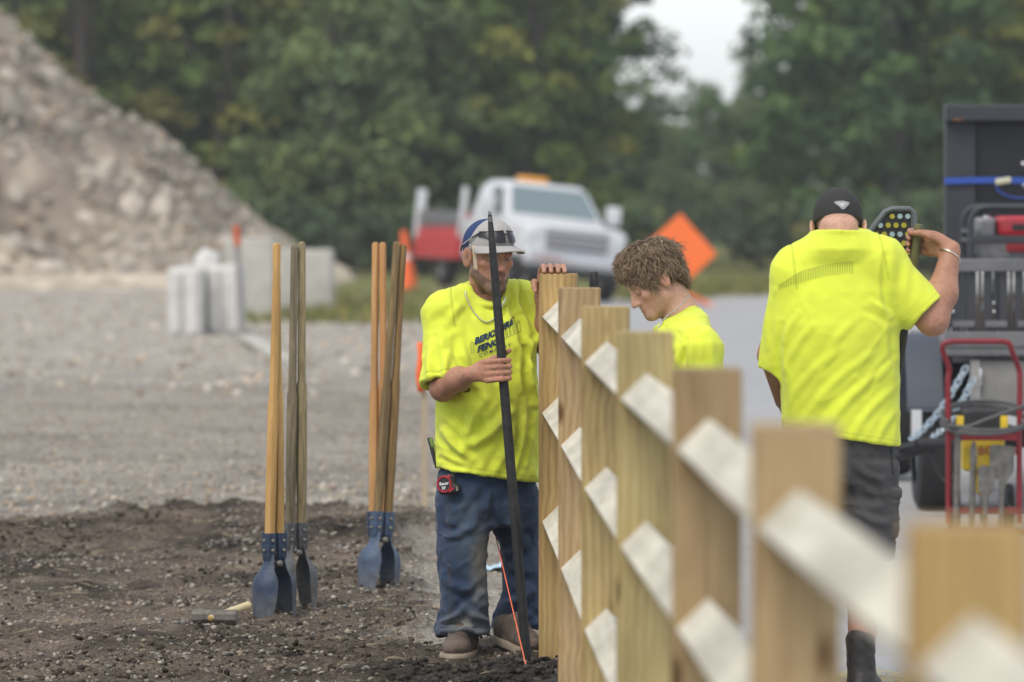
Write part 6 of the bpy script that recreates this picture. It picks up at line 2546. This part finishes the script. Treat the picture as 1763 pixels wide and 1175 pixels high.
def sect(rows, name, m, parent=tk, smooth=True, bev=0):
    """loft along y of rounded rectangles (y, halfwidth_bottom, halfwidth_top, z0, z1)"""
    V, F_ = [], []
    for y, hb, ht, z0, z1 in rows:
        r = min(.07, (z1 - z0) * .3)
        V += [(-hb + r, y, z0), (hb - r, y, z0), (hb, y, z0 + r), (ht + .02, y, z1 - r), (ht - r, y, z1), (-ht + r, y, z1), (-ht - .02, y, z1 - r), (-hb, y, z0 + r)]
    n = 8
    for j in range(len(rows) - 1):
        for i in range(n):
            F_.append((j * n + i, j * n + (i + 1) % n, (j + 1) * n + (i + 1) % n, (j + 1) * n + i))
    F_ += [tuple(range(n)), tuple((len(rows) - 1) * n + i for i in range(n))]
    return MB().raw(V, F_).build(name, m, parent, smooth)


sect([(-2.72, .80, .80, .75, 1.16), (-2.60, .93, .90, .62, 1.22), (-1.9, .99, .92, .58, 1.27), (-1.3, 1.0, .95, .55, 1.31), (.75, 1.0, .96, .52, 1.28), (.82, .98, .95, .55, 1.25)], 'body', M_paintw)
cabm = sect([(-1.42, .93, .86, 1.22, 1.33), (-.72, .92, .74, 1.22, 1.90), (-.55, .92, .73, 1.22, 1.96), (.45, .92, .73, 1.22, 1.97), (.68, .91, .75, 1.22, 1.90), (.78, .9, .8, 1.22, 1.35)], 'cab', M_paintw)
MB().raw([(-.80, -1.36, 1.385), (.80, -1.36, 1.385), (.66, -.765, 1.875), (-.66, -.765, 1.875)], [(0, 1, 2, 3)]).build('windscreen', M_glass, tk)
for s in (-1, 1):
    MB().raw([(s * .905, -1.1, 1.35), (s * .925, -.1, 1.35), (s * .79, -.15, 1.84), (s * .80, -.72, 1.84)], [(0, 1, 2, 3)]).build('side_window', M_glass, tk)
    MB().box((s * 1.16, -1.05, 1.50), (.26, .14, .34), None, .05, 3).build('mirror', M_paintw, tk, True)
    MB().tube([(s * .93, -1.0, 1.40), (s * 1.06, -1.05, 1.44)], .03, 6).build('mirror_arm', M_dark, tk, True)
    MB().box((s * .76, -2.67, 1.02), (.28, .12, .22), None, .04, 2).build('headlight', mat('headlight_glass', (.55, .57, .6), .15), tk, True)
    wheel(tk, (s * .86, -1.85, .40), .40, .26)
    wheel(tk, (s * .80, 2.3, .40), .40, .26)
    MB().box((s * .99, .95, 1.35), (.10, .10, .9), None, .02).build('rack_post', M_paintw, tk, True)
    MB().box((s * .99, 3.7, 1.30), (.16, .16, .9), None, .03).build('rack_post', M_paintw, tk, True)
    MB().box((s * .97, 2.4, .78), (.12, 2.9, .56), None, .03).build('side_box', M_redpaint, tk, True)
    MB().box((s * .99, 2.4, 1.24), (.06, 2.9, .26), None, .02).build('side_rail', M_steelg, tk, True)
MB().box((0, -2.74, .98), (1.12, .06, .36), None, .03, 2).build('grille', mat('grille_grey', (.22, .23, .245), .35, .5), tk, True)
for z in (.88, 1.0, 1.10):
    MB().box((0, -2.78, z), (1.06, .03, .035), None, .01).build('grille_bar', M_chrome, tk)
MB().box((0, -2.80, .62), (1.92, .22, .26), None, .06, 3).build('bumper', M_chrome, tk, True)
MB().box((0, -2.70, .42), (1.7, .2, .18), None, .04, 2).build('air_dam', M_dark, tk, True)
MB().box((0, 2.4, 1.03), (2.0, 3.1, .12), None, .03).build('flatbed', M_steelg, tk, True)
MB().box((0, .2, 2.02), (.55, .24, .12), None, .05, 3).build('roof_light', M_amber, tk, True)
MB().box((0, 3.88, 1.2), (1.9, .06, .4), None, .02).build('tail_board', M_redpaint, tk, True)

# ---- orange diamond sign on a stand
sx_, sd_ = at(1168, 90), 90.0
sg_ = thing('road_work_sign', 'blank orange diamond road sign on a low spring stand', 'road sign', (sx_, sd_, gz(sx_, sd_)))
c_ = P(1168, 435, sd_)
R_ = euler(0, 0, rad(12)) @ rotm((0, 1, 0), rad(45 + 3))
M_fluo = mat('fluorescent_orange', (.92, .17, .025), .55, noise=(2.5, .06))
MB().box(c_, (.92, .025, .92), R_, .012, 2).build('panel', M_fluo, sg_)
zg = gz(sx_, sd_)
MB().tube([(sx_, sd_ + .06, zg + .12), (sx_, sd_ + .06, c_[2] + .3)], .03, 8).build('mast', M_steelg, sg_, True)
for k, (dx, dy) in enumerate(((-.6, -.35), (.6, -.35), (-.5, .5), (.5, .5))):
    MB().tube([(sx_, sd_ + .06, zg + .30), (sx_ + dx, sd_ + .06 + dy, zg + .02)], .025, 8).build('leg', M_orange if k == 1 else M_steelg, sg_, True)

# ---- flatbed work truck at the right, seen from behind
VD = 29.8


def K(px, py, dd=0.0):
    return P(px, py, VD + dd)


gzr = -.045
vt = thing('flatbed_truck', 'dark flatbed work truck with black headboard and slatted steel tailgate, seen from behind', 'flatbed truck', (K(1760, 0)[0], VD + 1.0, gzr))
M_blackst = mat('black_steel', (.040, .042, .050), .55, .2, noise=(6, .15), bump=(30, .2, .003))
M_panel = mat('black_panel', (.011, .012, .016), .45, noise=(5, .2))
xl, xr = K(1629, 0)[0], K(1629, 0)[0] + 2.05
z_top, z_bed = K(0, 180)[2], K(0, 597)[2]
HBd = VD + 2.6                       # headboard stands at the front of the bed
kx = (VD + 2.6) / VD


def Kh(px, py, dd=0.0):
    return P(px, py, HBd + dd)


hx0, hx1 = Kh(1629, 0)[0], Kh(1629, 0)[0] + 2.1
hz0, hz1 = z_bed + .02, Kh(0, 182)[2]
hb_ = MB().box(((hx0 + hx1) / 2, HBd + .10, (hz0 + hz1) / 2), (hx1 - hx0, .12, hz1 - hz0), None, .01).build('headboard', M_panel, vt)
lw = Kh(1681, 0)[0] - hx0
MB().box((hx0 + lw / 2 - .004, HBd + .02, (hz0 + hz1) / 2 - .01), (lw, .10, hz1 - hz0 - .02), None, .008).build('side_post', M_blackst, hb_)
MB().box((hx1 - lw / 2 + .004, HBd + .02, (hz0 + hz1) / 2 - .01), (lw, .10, hz1 - hz0 - .02), None, .008).build('side_post', M_blackst, hb_)
MB().box(((hx0 + hx1) / 2, HBd - .01, hz1 - .045), (hx1 - hx0 + .02, .20, .10), None, .012).build('top_cap', M_blackst, hb_)
MB().box((hx0 + .06, HBd - .112, hz1 - .085), (.05, .006, .012), None, .002).build('rust_spot', mat('rust', (.20, .09, .03), .9), hb_)
# strap
st_ = thing('ratchet_strap', 'blue webbing strap with pale buckle tied across the black headboard', 'strap', tuple(Kh(1628, 311, -.05)))
M_strap = mat('blue_webbing', (.025, .075, .36), .7, noise=(60, .15))
ys_ = HBd - .055
V, F_ = [], []
n = 14
xs_ = np.linspace(hx0 - .012, hx1 + .01, n)
for i, x in enumerate(xs_):
    zc_ = Kh(0, 312)[2] + .006 * math.sin(i * .9)
    V += [(x, ys_, zc_ - .019), (x, ys_, zc_ + .019), (x, ys_ + .006, zc_ + .019), (x, ys_ + .006, zc_ - .019)]
for i in range(n - 1):
    for j in range(4):
        F_.append((i * 4 + j, i * 4 + (j + 1) % 4, i * 4 + 4 + (j + 1) % 4, i * 4 + 4 + j))
add('webbing', V, F_, M_strap, st_)
MB().box(Kh(1727, 312, -.075), (.095, .03, .038), rotm((0, 1, 0), rad(-10)), .008).build('buckle', mat('buckle_zinc', (.62, .60, .42), .4, .5), st_, True)
MB().tube(spline([Kh(1715, 316, -.07), Kh(1718, 328, -.07), Kh(1735, 338, -.07), Kh(1763, 341, -.07), Kh(1800, 330, -.07)], 5), .006, 6).build('loose_end', M_strap, st_, True)
for px_, py_ in ((1762, 283), (1763, 320)):
    MB().ball(Kh(px_, py_, -.01), (.016, .01, .016), None, 6).build('rivet', M_chrome, hb_, True)
# bed, frame and tailgate
MB().box(((xl + xr) / 2, VD + 1.3, z_bed - .02), (xr - xl, 2.7, .06), None, .01).build('deck', M_steelg, vt)
zt0, zt1 = K(0, 468)[2], K(0, 446)[2]
MB().box(((xl + xr) / 2, VD - .02, (zt0 + zt1) / 2), (xr - xl, .06, zt1 - zt0), None, .008).build('gate_top_rail', M_steelg, vt)
zb0, zb1 = K(0, 598)[2], K(0, 571)[2]
MB().box(((xl + xr) / 2, VD - .025, (zb0 + zb1) / 2), (xr - xl, .07, zb1 - zb0), None, .008).build('gate_bottom_rail', M_steelg, vt)
for i in range(24):
    px_ = 1634 + i * 13.5
    x = K(px_, 0)[0]
    if x > xr:
        break
    wide = .046 if i % 2 else .016
    MB().box((x, VD - .01, (zt0 + zb1) / 2), (wide, .03, zt0 - zb1), None, .004).build('gate_slat', M_blackst, vt)
for i in range(5):
    px_ = 1660 + i * 56
    MB().box((K(px_, 0)[0], VD - .02, K(0, 558)[2]), (.12, .035, .035), None, .005).build('gate_tie', M_steelg, vt)
for px_, py_ in ((1641, 517), (1641, 537), (1711, 522), (1711, 537)):
    MB().ball(K(px_, py_, -.045), .010, None, 5).build('gate_bolt', M_chrome, vt, True)
for i in range(11):
    px_ = 1652 + i * 22
    MB().box((K(px_, 0)[0], VD + .0, K(0, 607)[2]), (.022, .05, .055), None, .004).build('crossmember_end', M_steelg, vt)
# rear of the chassis: tool box, dark gap, fender, wheels
bx0, bx1 = K(1690, 0)[0], K(1690, 0)[0] + .62
tb = MB().box(((bx0 + bx1) / 2, VD + .25, (K(0, 622)[2] + K(0, 710)[2]) / 2), (bx1 - bx0, .5, K(0, 622)[2] - K(0, 712)[2]), None, .012).build('under_box', mat('grey_box', (.20, .195, .185), .7, noise=(10, .2)), vt, True)
MB().box((K(1681, 0)[0], VD + .02, (K(0, 620)[2] + K(0, 705)[2]) / 2), (.055, .06, K(0, 620)[2] - K(0, 705)[2]), None, .006).build('box_frame', mat('pale_steel', (.34, .33, .31), .6, noise=(10, .15)), vt)
MB().box((K(1689, 0)[0], VD - .03, K(0, 650)[2]), (.014, .02, .10), None, .005).build('latch', M_chrome, tb, True)
MB().box((K(1658, 0)[0], VD + .6, K(0, 660)[2]), (.22, .06, .26), None, .01).build('gap_shade', M_panel, vt)  # black sheet added to stand for the dark hole under the bed
MB().box(((xl + xr) / 2, VD + .12, K(0, 618)[2]), (xr - xl - .1, .1, .045), None, .006).build('rear_sill', M_steelg, vt)
wc = K(1607, 758, .35)
for dx in (0.0, 1.65):
    wheel(vt, (wc[0] + dx + .02, VD + .55, gzr + .375), .375, .22, (1, 0, 0), M_steelg)
for s in (0, 1):
    pts = [(xl - .10 + s * 2.0, VD + .55 + .47 * math.cos(a), gzr + .42 + .56 * math.sin(a)) for a in np.linspace(.30, math.pi - .30, 15)]
    V, F_ = [], []
    for i, p in enumerate(pts):
        p = np.array(p)
        V += [p + (-.10, 0, 0), p + (.10, 0, 0), p + (.10, 0, -.02), p + (-.10, 0, -.02)]
    for i in range(len(pts) - 1):
        for j in range(4):
            F_.append((i * 4 + j, i * 4 + (j + 1) % 4, i * 4 + 4 + (j + 1) % 4, i * 4 + 4 + j))
    MB().raw(V, F_).build('fender', mat('slate_paint', (.055, .065, .085), .6), vt, True)
MB().box((K(1578, 728)[0], VD + .0, K(0, 728)[2]), (.055, .004, .14), None, .001).build('tag_card', M_paintw, vt)
for px_ in (1630, 1700, 1780):
    pass
MB().tube([(xl + .1, VD + .6, gzr + .40), (xr - .1, VD + .6, gzr + .40)], .06, 10).build('axle', M_dark, vt, True)
MB().box((3.85, VD + 3.6, 1.40), (1.9, 1.5, 1.2), None, .1, 3).build('cab', M_blackst, vt, True)
MB().box(((xl + xr) / 2, VD + 2.4, .62), (.9, 4.2, .2), None, .02).build('chassis', M_dark, vt)
for dx in (0.0, 1.65):
    wheel(vt, (wc[0] + dx + .02, VD + 3.9, gzr + .375), .375, .24, (1, 0, 0), M_steelg)

# load on the deck
M_card = mat('cardboard', (.40, .30, .20), .85, noise=(8, .1))
M_bag = mat('white_sack', (.66, .66, .66), .7, noise=(8, .12), bump=(14, .5, .02))
for i, (px0, px1, lab) in enumerate(((1686, 1701, 'narrow'), (1737, 1763, 'wide'))):
    x0, x1 = K(px0 - 8, 0, .3)[0], K(px1 + 8, 0, .3)[0]
    zm, zt_ = K(0, 520)[2], K(0, 462)[2]
    ld = thing('carton', {'narrow': 'narrow carton standing on the truck bed behind the tailgate slats', 'wide': 'wide carton on the truck bed under a white sack', 'rear': 'carton at the hidden end of the truck bed'}[lab], 'carton', ((x0 + x1) / 2, VD + .35, z_bed + .01))
    MB().box(((x0 + x1) / 2, VD + .35, (z_bed + .01 + zm) / 2), (x1 - x0, .4, zm - z_bed - .01), None, .006).build('box', M_card, ld)
    MB().box(((x0 + x1) / 2, VD + .15, zm - .03), (.05, .004, .05), None, .001).build('tape', M_bag, ld)
    sk = thing('white_sack', {'narrow': 'white sack on the narrow carton behind the tailgate', 'wide': 'white sack on the wide carton behind the tailgate', 'rear': 'white sack at the hidden end of the truck bed'}[lab], 'sack', ((x0 + x1) / 2, VD + .35, zm))
    Fs = Field(((x0 - .1), VD + .05, zm - .02), (x1 + .1, VD + .65, zt_ + .06), .012)
    Fs.box(((x0 + x1) / 2, VD + .35, (zm + zt_) / 2 + .01), ((x1 - x0) / 2, .18, (zt_ - zm) / 2), None, .04, .02)
    V, Q = Fs.mesh(2)
    V = V + normals(V, Q) * (.012 * fbm(V * 12, 3))[:, None]
    V[:, 2] = np.maximum(V[:, 2], zm + .001)
    add('bag', V, Q, M_bag, sk, True)

# generator on the deck
gd = VD + 1.0


def Kg(px, py, dd=0.0):
    return P(px, py, gd + dd)


gn = thing('generator', 'red portable generator in a black tube frame on the truck bed', 'generator', (Kg(1760, 0)[0], gd + .3, z_bed + .01))
M_redg = mat('red_tank', (.48, .022, .035), .35, noise=(5, .08), coat=.3)
g0, g1 = Kg(1672, 0)[0], Kg(1672, 0)[0] + .72
zf = Kg(0, 357)[2]
for k, dy in enumerate((0.0, .5)):
    y_ = gd + dy
    pts = [(g0, y_, z_bed + .03), (g0, y_, zf - .12)] + [tuple(p) for p in bez((g0, y_, zf - .1), (g0, y_, zf), (g0 + .1, y_, zf), 6)] + [tuple(p) for p in bez((g1 - .1, y_, zf), (g1, y_, zf), (g1, y_, zf - .1), 6)] + [(g1, y_, z_bed + .03)]
    MB().tube(pts, .019, 10).build('frame_hoop', M_blackst, gn, True)
for x in (g0, g1):
    for z in (z_bed + .05, Kg(0, 415)[2], zf - .14):
        MB().tube([(x, gd, z), (x, gd + .5, z)], .016, 8).build('frame_bar', M_blackst, gn, True)
MB().box(((g0 + g1) / 2, gd - .005, Kg(0, 413)[2]), (g1 - g0, .03, .045), None, .006).build('front_bar', M_blackst, gn)
t0 = Kg(1716, 0)[0]
Fg = Field((t0 - .05, gd - .02, Kg(0, 420)[2]), (g1 + .05, gd + .55, zf + .05), .008)
Fg.box(((t0 + g1) / 2, gd + .26, (Kg(0, 373)[2] + Kg(0, 408)[2]) / 2), ((g1 - t0) / 2 - .02, .19, (Kg(0, 373)[2] - Kg(0, 408)[2]) / 2), None, .03)
V, Q = Fg.mesh(2)
tank = add('fuel_tank', V, Q, M_redg, gn, True)
MB().box((Kg(1757, 0)[0], gd + .065, Kg(0, 392)[2]), (.07, .006, .035), None, .002).build('label_plate', M_dark, tank)
MB().tube([((t0 + g1) / 2, gd + .26, Kg(0, 374)[2]), ((t0 + g1) / 2, gd + .26, Kg(0, 368)[2])], .03, 12).build('filler_cap', M_dark, tank, True)
Fg = Field((g0, gd, z_bed), (t0 + .3, gd + .5, zf), .008)
Fg.box((Kg(1702, 0)[0], gd + .22, Kg(0, 392)[2]), (.055, .12, .055), None, .02)
Fg.box((Kg(1690, 0)[0], gd + .24, Kg(0, 425)[2]), (.05, .13, .06), None, .025, .02)
Fg.box((Kg(1735, 0)[0], gd + .25, Kg(0, 430)[2]), (.14, .14, .07), None, .02, .02)
V, Q = Fg.mesh(2)
add('engine', V, Q, mat('cast_grey', (.22, .22, .23), .55, .4, noise=(20, .4), bump=(40, .5, .01)), gn, True)
MB().box((Kg(1760, 0)[0], gd + .06, Kg(0, 425)[2]), (.16, .03, .06), None, .01).build('shroud', M_redg, gn, True)
MB().tube([Kg(1700, 372, .2), Kg(1695, 420, .2), Kg(1688, 445, .2)], .022, 8).build('exhaust', M_chrome, gn, True)

# tow bar with chains at the left rear
tw = thing('trailer_tongue', 'black trailer tongue with coupler resting beside the truck wheel', 'trailer hitch', (K(1590, 0, -.2)[0], VD - .2, gzr))
a, b = K(1536, 787, -.3), K(1650, 757, -.1)
MB().tube([a, b], .030, 8).build('beam', M_dark, tw, True)
MB().tube([K(1578, 765, -.34), K(1640, 763, -.30)], .032, 14).build('coupler', M_black_rub, tw, True)
MB().tube([K(1548, 772, -.3), K(1578, 766, -.34)], .018, 8).build('tongue_rod', M_iron, tw, True)
MB().tube(spline([K(1605, 775, -.3), K(1612, 805, -.3), K(1625, 828, -.3), K(1642, 822, -.3), K(1650, 795, -.2)], 5), .011, 6).build('cable', M_black_rub, tw, True)
M_galv = mat('galvanised', (.42, .50, .56), .4, .6, noise=(40, .2))
for (x1_, y1_, x2_, y2_, lb) in ((1568, 757, 1664, 632, 'galvanised safety chain nearer the wheel'), (1602, 757, 1676, 652, 'galvanised safety chain nearer the tool box')):
    cst = thing('safety_chain', lb + ' slung from truck to tongue', 'chain', tuple(K(x1_, y1_, -.3)), 'safety chains')
    a, b = K(x1_, y1_, -.32), K(x2_, y2_, -.05)
    pts = [a + (b - a) * t + np.array([0, 0, -.05 * math.sin(t * math.pi)]) for t in np.linspace(0, 1, 17)]
    for i in range(16):
        c, d_ = (pts[i] + pts[i + 1]) / 2, pts[i + 1] - pts[i]
        L_ = np.linalg.norm(d_)
        d_ = d_ / L_
        s_ = np.cross(d_, (0, 1, 0) if i % 2 else (.7, .7, .1))
        s_ /= np.linalg.norm(s_)
        ringp = [c + d_ * L_ * .68 * math.cos(q_) + s_ * .014 * math.sin(q_) for q_ in np.linspace(0, 2 * math.pi, 11)]
        MB().tube(ringp, .0060, 5, False).build('link', M_galv, cst, True)

# hand truck with breaker hammer, chisels and hose
HD = 28.4


def Kt(px, py, dd=0.0):
    return P(px, py, HD + dd)


ht = thing('hand_truck', 'red tubular hand truck parked behind the flatbed truck', 'hand truck', (Kt(1695, 0)[0], HD, gzr))
M_redt = mat('red_tube', (.19, .009, .016), .4, noise=(14, .25))
for px_, pxt in ((1633, 1629), (1755, 1748)):
    s = -1 if px_ < 1700 else 1
    pts = [Kt(px_, 903), Kt(px_, 760), Kt(px_ + s, 660), Kt(px_ - s * 1, 635, .0), Kt(1623 if s < 0 else 1742, 604, -.04)]
    pts = pts + [Kt(1626 if s < 0 else 1738, 592, -.05), Kt(1640 if s < 0 else 1726, 588, -.05)]
    MB().tube(spline(pts, 4), .0155, 10).build('upright', M_redt, ht, True)
MB().tube([Kt(1640, 588, -.05), Kt(1726, 588, -.05)], .0155, 10).build('top_bar', M_redt, ht, True)
MB().box((Kt(1694, 753)[0], HD, Kt(0, 753)[2]), (Kt(1755, 0)[0] - Kt(1633, 0)[0], .02, .036), None, .004).build('cross_bar', M_redt, ht)
MB().box((Kt(1694, 0)[0], HD, Kt(0, 880)[2]), (Kt(1755, 0)[0] - Kt(1633, 0)[0], .02, .036), None, .004).build('cross_bar', M_redt, ht)
MB().box((Kt(1694, 0)[0], HD - .11, gzr + .012), (.40, .24, .012), None, .004).build('toe_plate', M_redt, ht)
for px_ in (1648, 1742):
    wheel(ht, (Kt(px_, 0)[0] + (.0), HD + .16, gzr + .125), .125, .06, (1, 0, 0), M_redt)
MB().tube([(Kt(1648, 0)[0], HD + .16, gzr + .125), (Kt(1742, 0)[0], HD + .16, gzr + .125)], .010, 8).build('axle', M_steelg, ht, True)
# breaker hammer behind the frame
bh = thing('breaker_hammer', 'yellow and black electric breaker hammer strapped in the red hand truck', 'breaker hammer', (Kt(1695, 0, .12)[0], HD + .12, gzr + .02))
M_yel = mat('yellow_case', (.68, .48, .02), .45, noise=(10, .12))
bc = Kt(1694, 0, .12)[0]


def bz(py):
    return Kt(0, py, .06)[2]


Fb = Field((bc - .2, HD, bz(850)), (bc + .2, HD + .3, bz(690)), .006)
Fb.box((bc, HD + .13, (bz(702) + bz(752)) / 2), (.125, .085, (bz(702) - bz(752)) / 2), None, .03)
V, Q = Fb.mesh(2)
add('motor_cover', V, Q, M_blackpl, bh, True)
for i in range(6):
    MB().box((bc - .055 + i * .022, HD + .046, (bz(706) + bz(730)) / 2), (.010, .012, .065), None, .003).build('cooling_rib', M_black_rub, bh)
Fb = Field((bc - .2, HD, bz(880)), (bc + .2, HD + .3, bz(740)), .006)
Fb.box((bc, HD + .12, (bz(752) + bz(812)) / 2), (.11, .075, (bz(752) - bz(812)) / 2), None, .02)
Fb.cone((bc, HD + .12, bz(800)), (bc, HD + .12, bz(845)), .06, .035, .03)
V, Q = Fb.mesh(2)
yb = add('gear_housing', V, Q, M_yel, bh, True)
for s in (-1, 1):
    MB().box((bc + s * .115 - .01, HD + .05, (bz(715) + bz(750)) / 2), (.040, .02, .10), None, .006).build('side_trim', M_yel, bh, True)
    MB().tube([(bc + s * .1, HD + .13, bz(735)), (bc + s * .19, HD + .13, bz(742))], .018, 10).build('grip_handle', M_black_rub, bh, True)
V2, F2 = text_mesh('BOSCH', .062, .0006)
add('lettering', [(Kt(1686, 0, .04)[0] + v[0], HD + .041, bz(783) + v[1]) for v in V2], F2, mat('red_print', (.45, .03, .03), .5), yb)
MB().tube([(bc, HD + .12, bz(845)), (bc, HD + .10, gzr + .04)], .016, 10).build('tool_shank', M_steel, bh, True)
# chisels standing on the toe plate
M_rustst = mat('scuffed_steel', (.155, .148, .135), .55, .5, noise=(22, .45), noise2=(70, .2), bump=(50, .3, .003))


def chisel(label, outline, shank, name='chisel', thick=.012, dd=-.03):
    c = thing(name, label, 'chisel', (Kt(shank[0], 0, dd)[0], HD + dd, gzr + .02), 'breaker chisels on the hand truck')
    if outline:
        MB().prism(outline, lambda u, v, t: Kt(u, v, dd) + np.array([0, t, 0]), -thick / 2, thick / 2).build('spade', M_rustst, c)
    a, b = Kt(shank[0], shank[1], dd), np.array([Kt(shank[2], 0, dd)[0], HD + dd, gzr + .02])
    MB().tube([a, a * .5 + b * .5, b], [shank[3], shank[3], shank[3] * .92], 8).build('shank', M_rustst, c, True)


chisel('long flat chisel standing against the left red tube', None, (1649, 746, 1648, .017))
chisel('pointed chisel standing between the flat chisel and the spades', [(1670, 775), (1674, 760), (1679, 760), (1682, 778), (1682, 800), (1670, 800)], (1676, 785, 1675, .016))
chisel('small spade bit leaning in front of the large spade bit', [(1684, 806), (1690, 801), (1707, 803), (1714, 812), (1713, 842), (1702, 856), (1697, 862), (1692, 856), (1684, 845)], (1698, 850, 1697, .014), 'spade_bit', dd=-.06)
chisel('large scuffed spade bit with broad square blade', [(1704, 770), (1708, 766), (1742, 768), (1747, 774), (1746, 812), (1734, 828), (1730, 845), (1722, 845), (1718, 828), (1704, 815)], (1726, 835, 1725, .015), 'spade_bit', dd=-.035)
# coiled hose over the frame
hs = thing('power_cable', 'thick grey power cable coiled round the hand truck', 'cable', tuple(Kt(1695, 755, -.05)))
M_cab = mat('grey_cable', (.075, .075, .075), .6, noise=(30, .2))
pts = []
for t in np.linspace(0, 3.35 * 2 * math.pi, 90):
    k = t / (2 * math.pi)
    pts.append(Kt(1696 + (74 + 3 * math.sin(k * 3)) * math.cos(t + 2.6), 722 + 4.5 * (k - 1.5) + (20 + 6 * math.sin(k * 2.1)) * math.sin(t + 2.6), 0) + np.array([0, .145 * -math.sin(t + 2.6) * -1 * -1 + .03, 0]))
MB().tube(pts, .0098, 8).build('coil', M_cab, hs, True)
MB().tube(spline([Kt(1632, 733, -.085), Kt(1665, 735, -.09), Kt(1700, 722, -.10), Kt(1763, 700, -.08), Kt(1775, 705, 0)], 6), .0098, 8).build('crossing_loop', M_cab, hs, True)
MB().tube(spline([Kt(1735, 840, .05), Kt(1733, 862, .03), Kt(1740, 876, .02), Kt(1755, 882, .03), Kt(1775, 884, .05)], 5), .007, 6).build('loose_lead', M_cab, hs, True)

# ------------------------------------------------------------------ damp air over the whole place
hz = MB().box((0, 575, 9.0), (1900, 1350, 26.5)).build('haze', None)
hm_ = bpy.data.materials.new('haze_air')
hm_.use_nodes = True
hn_ = hm_.node_tree.nodes
hn_.clear()
ho_ = hn_.new('ShaderNodeOutputMaterial')
hv_ = hn_.new('ShaderNodeVolumePrincipled')
hv_.inputs['Color'].default_value = (.90, .94, 1.0, 1)
hv_.inputs['Density'].default_value = 0.00042
hv_.inputs['Anisotropy'].default_value = 0.2
hm_.node_tree.links.new(hv_.outputs[0], ho_.inputs['Volume'])
hz.data.materials.append(hm_)
tag(hz, 'thin pale haze over the whole work site', 'haze', None, 'stuff')
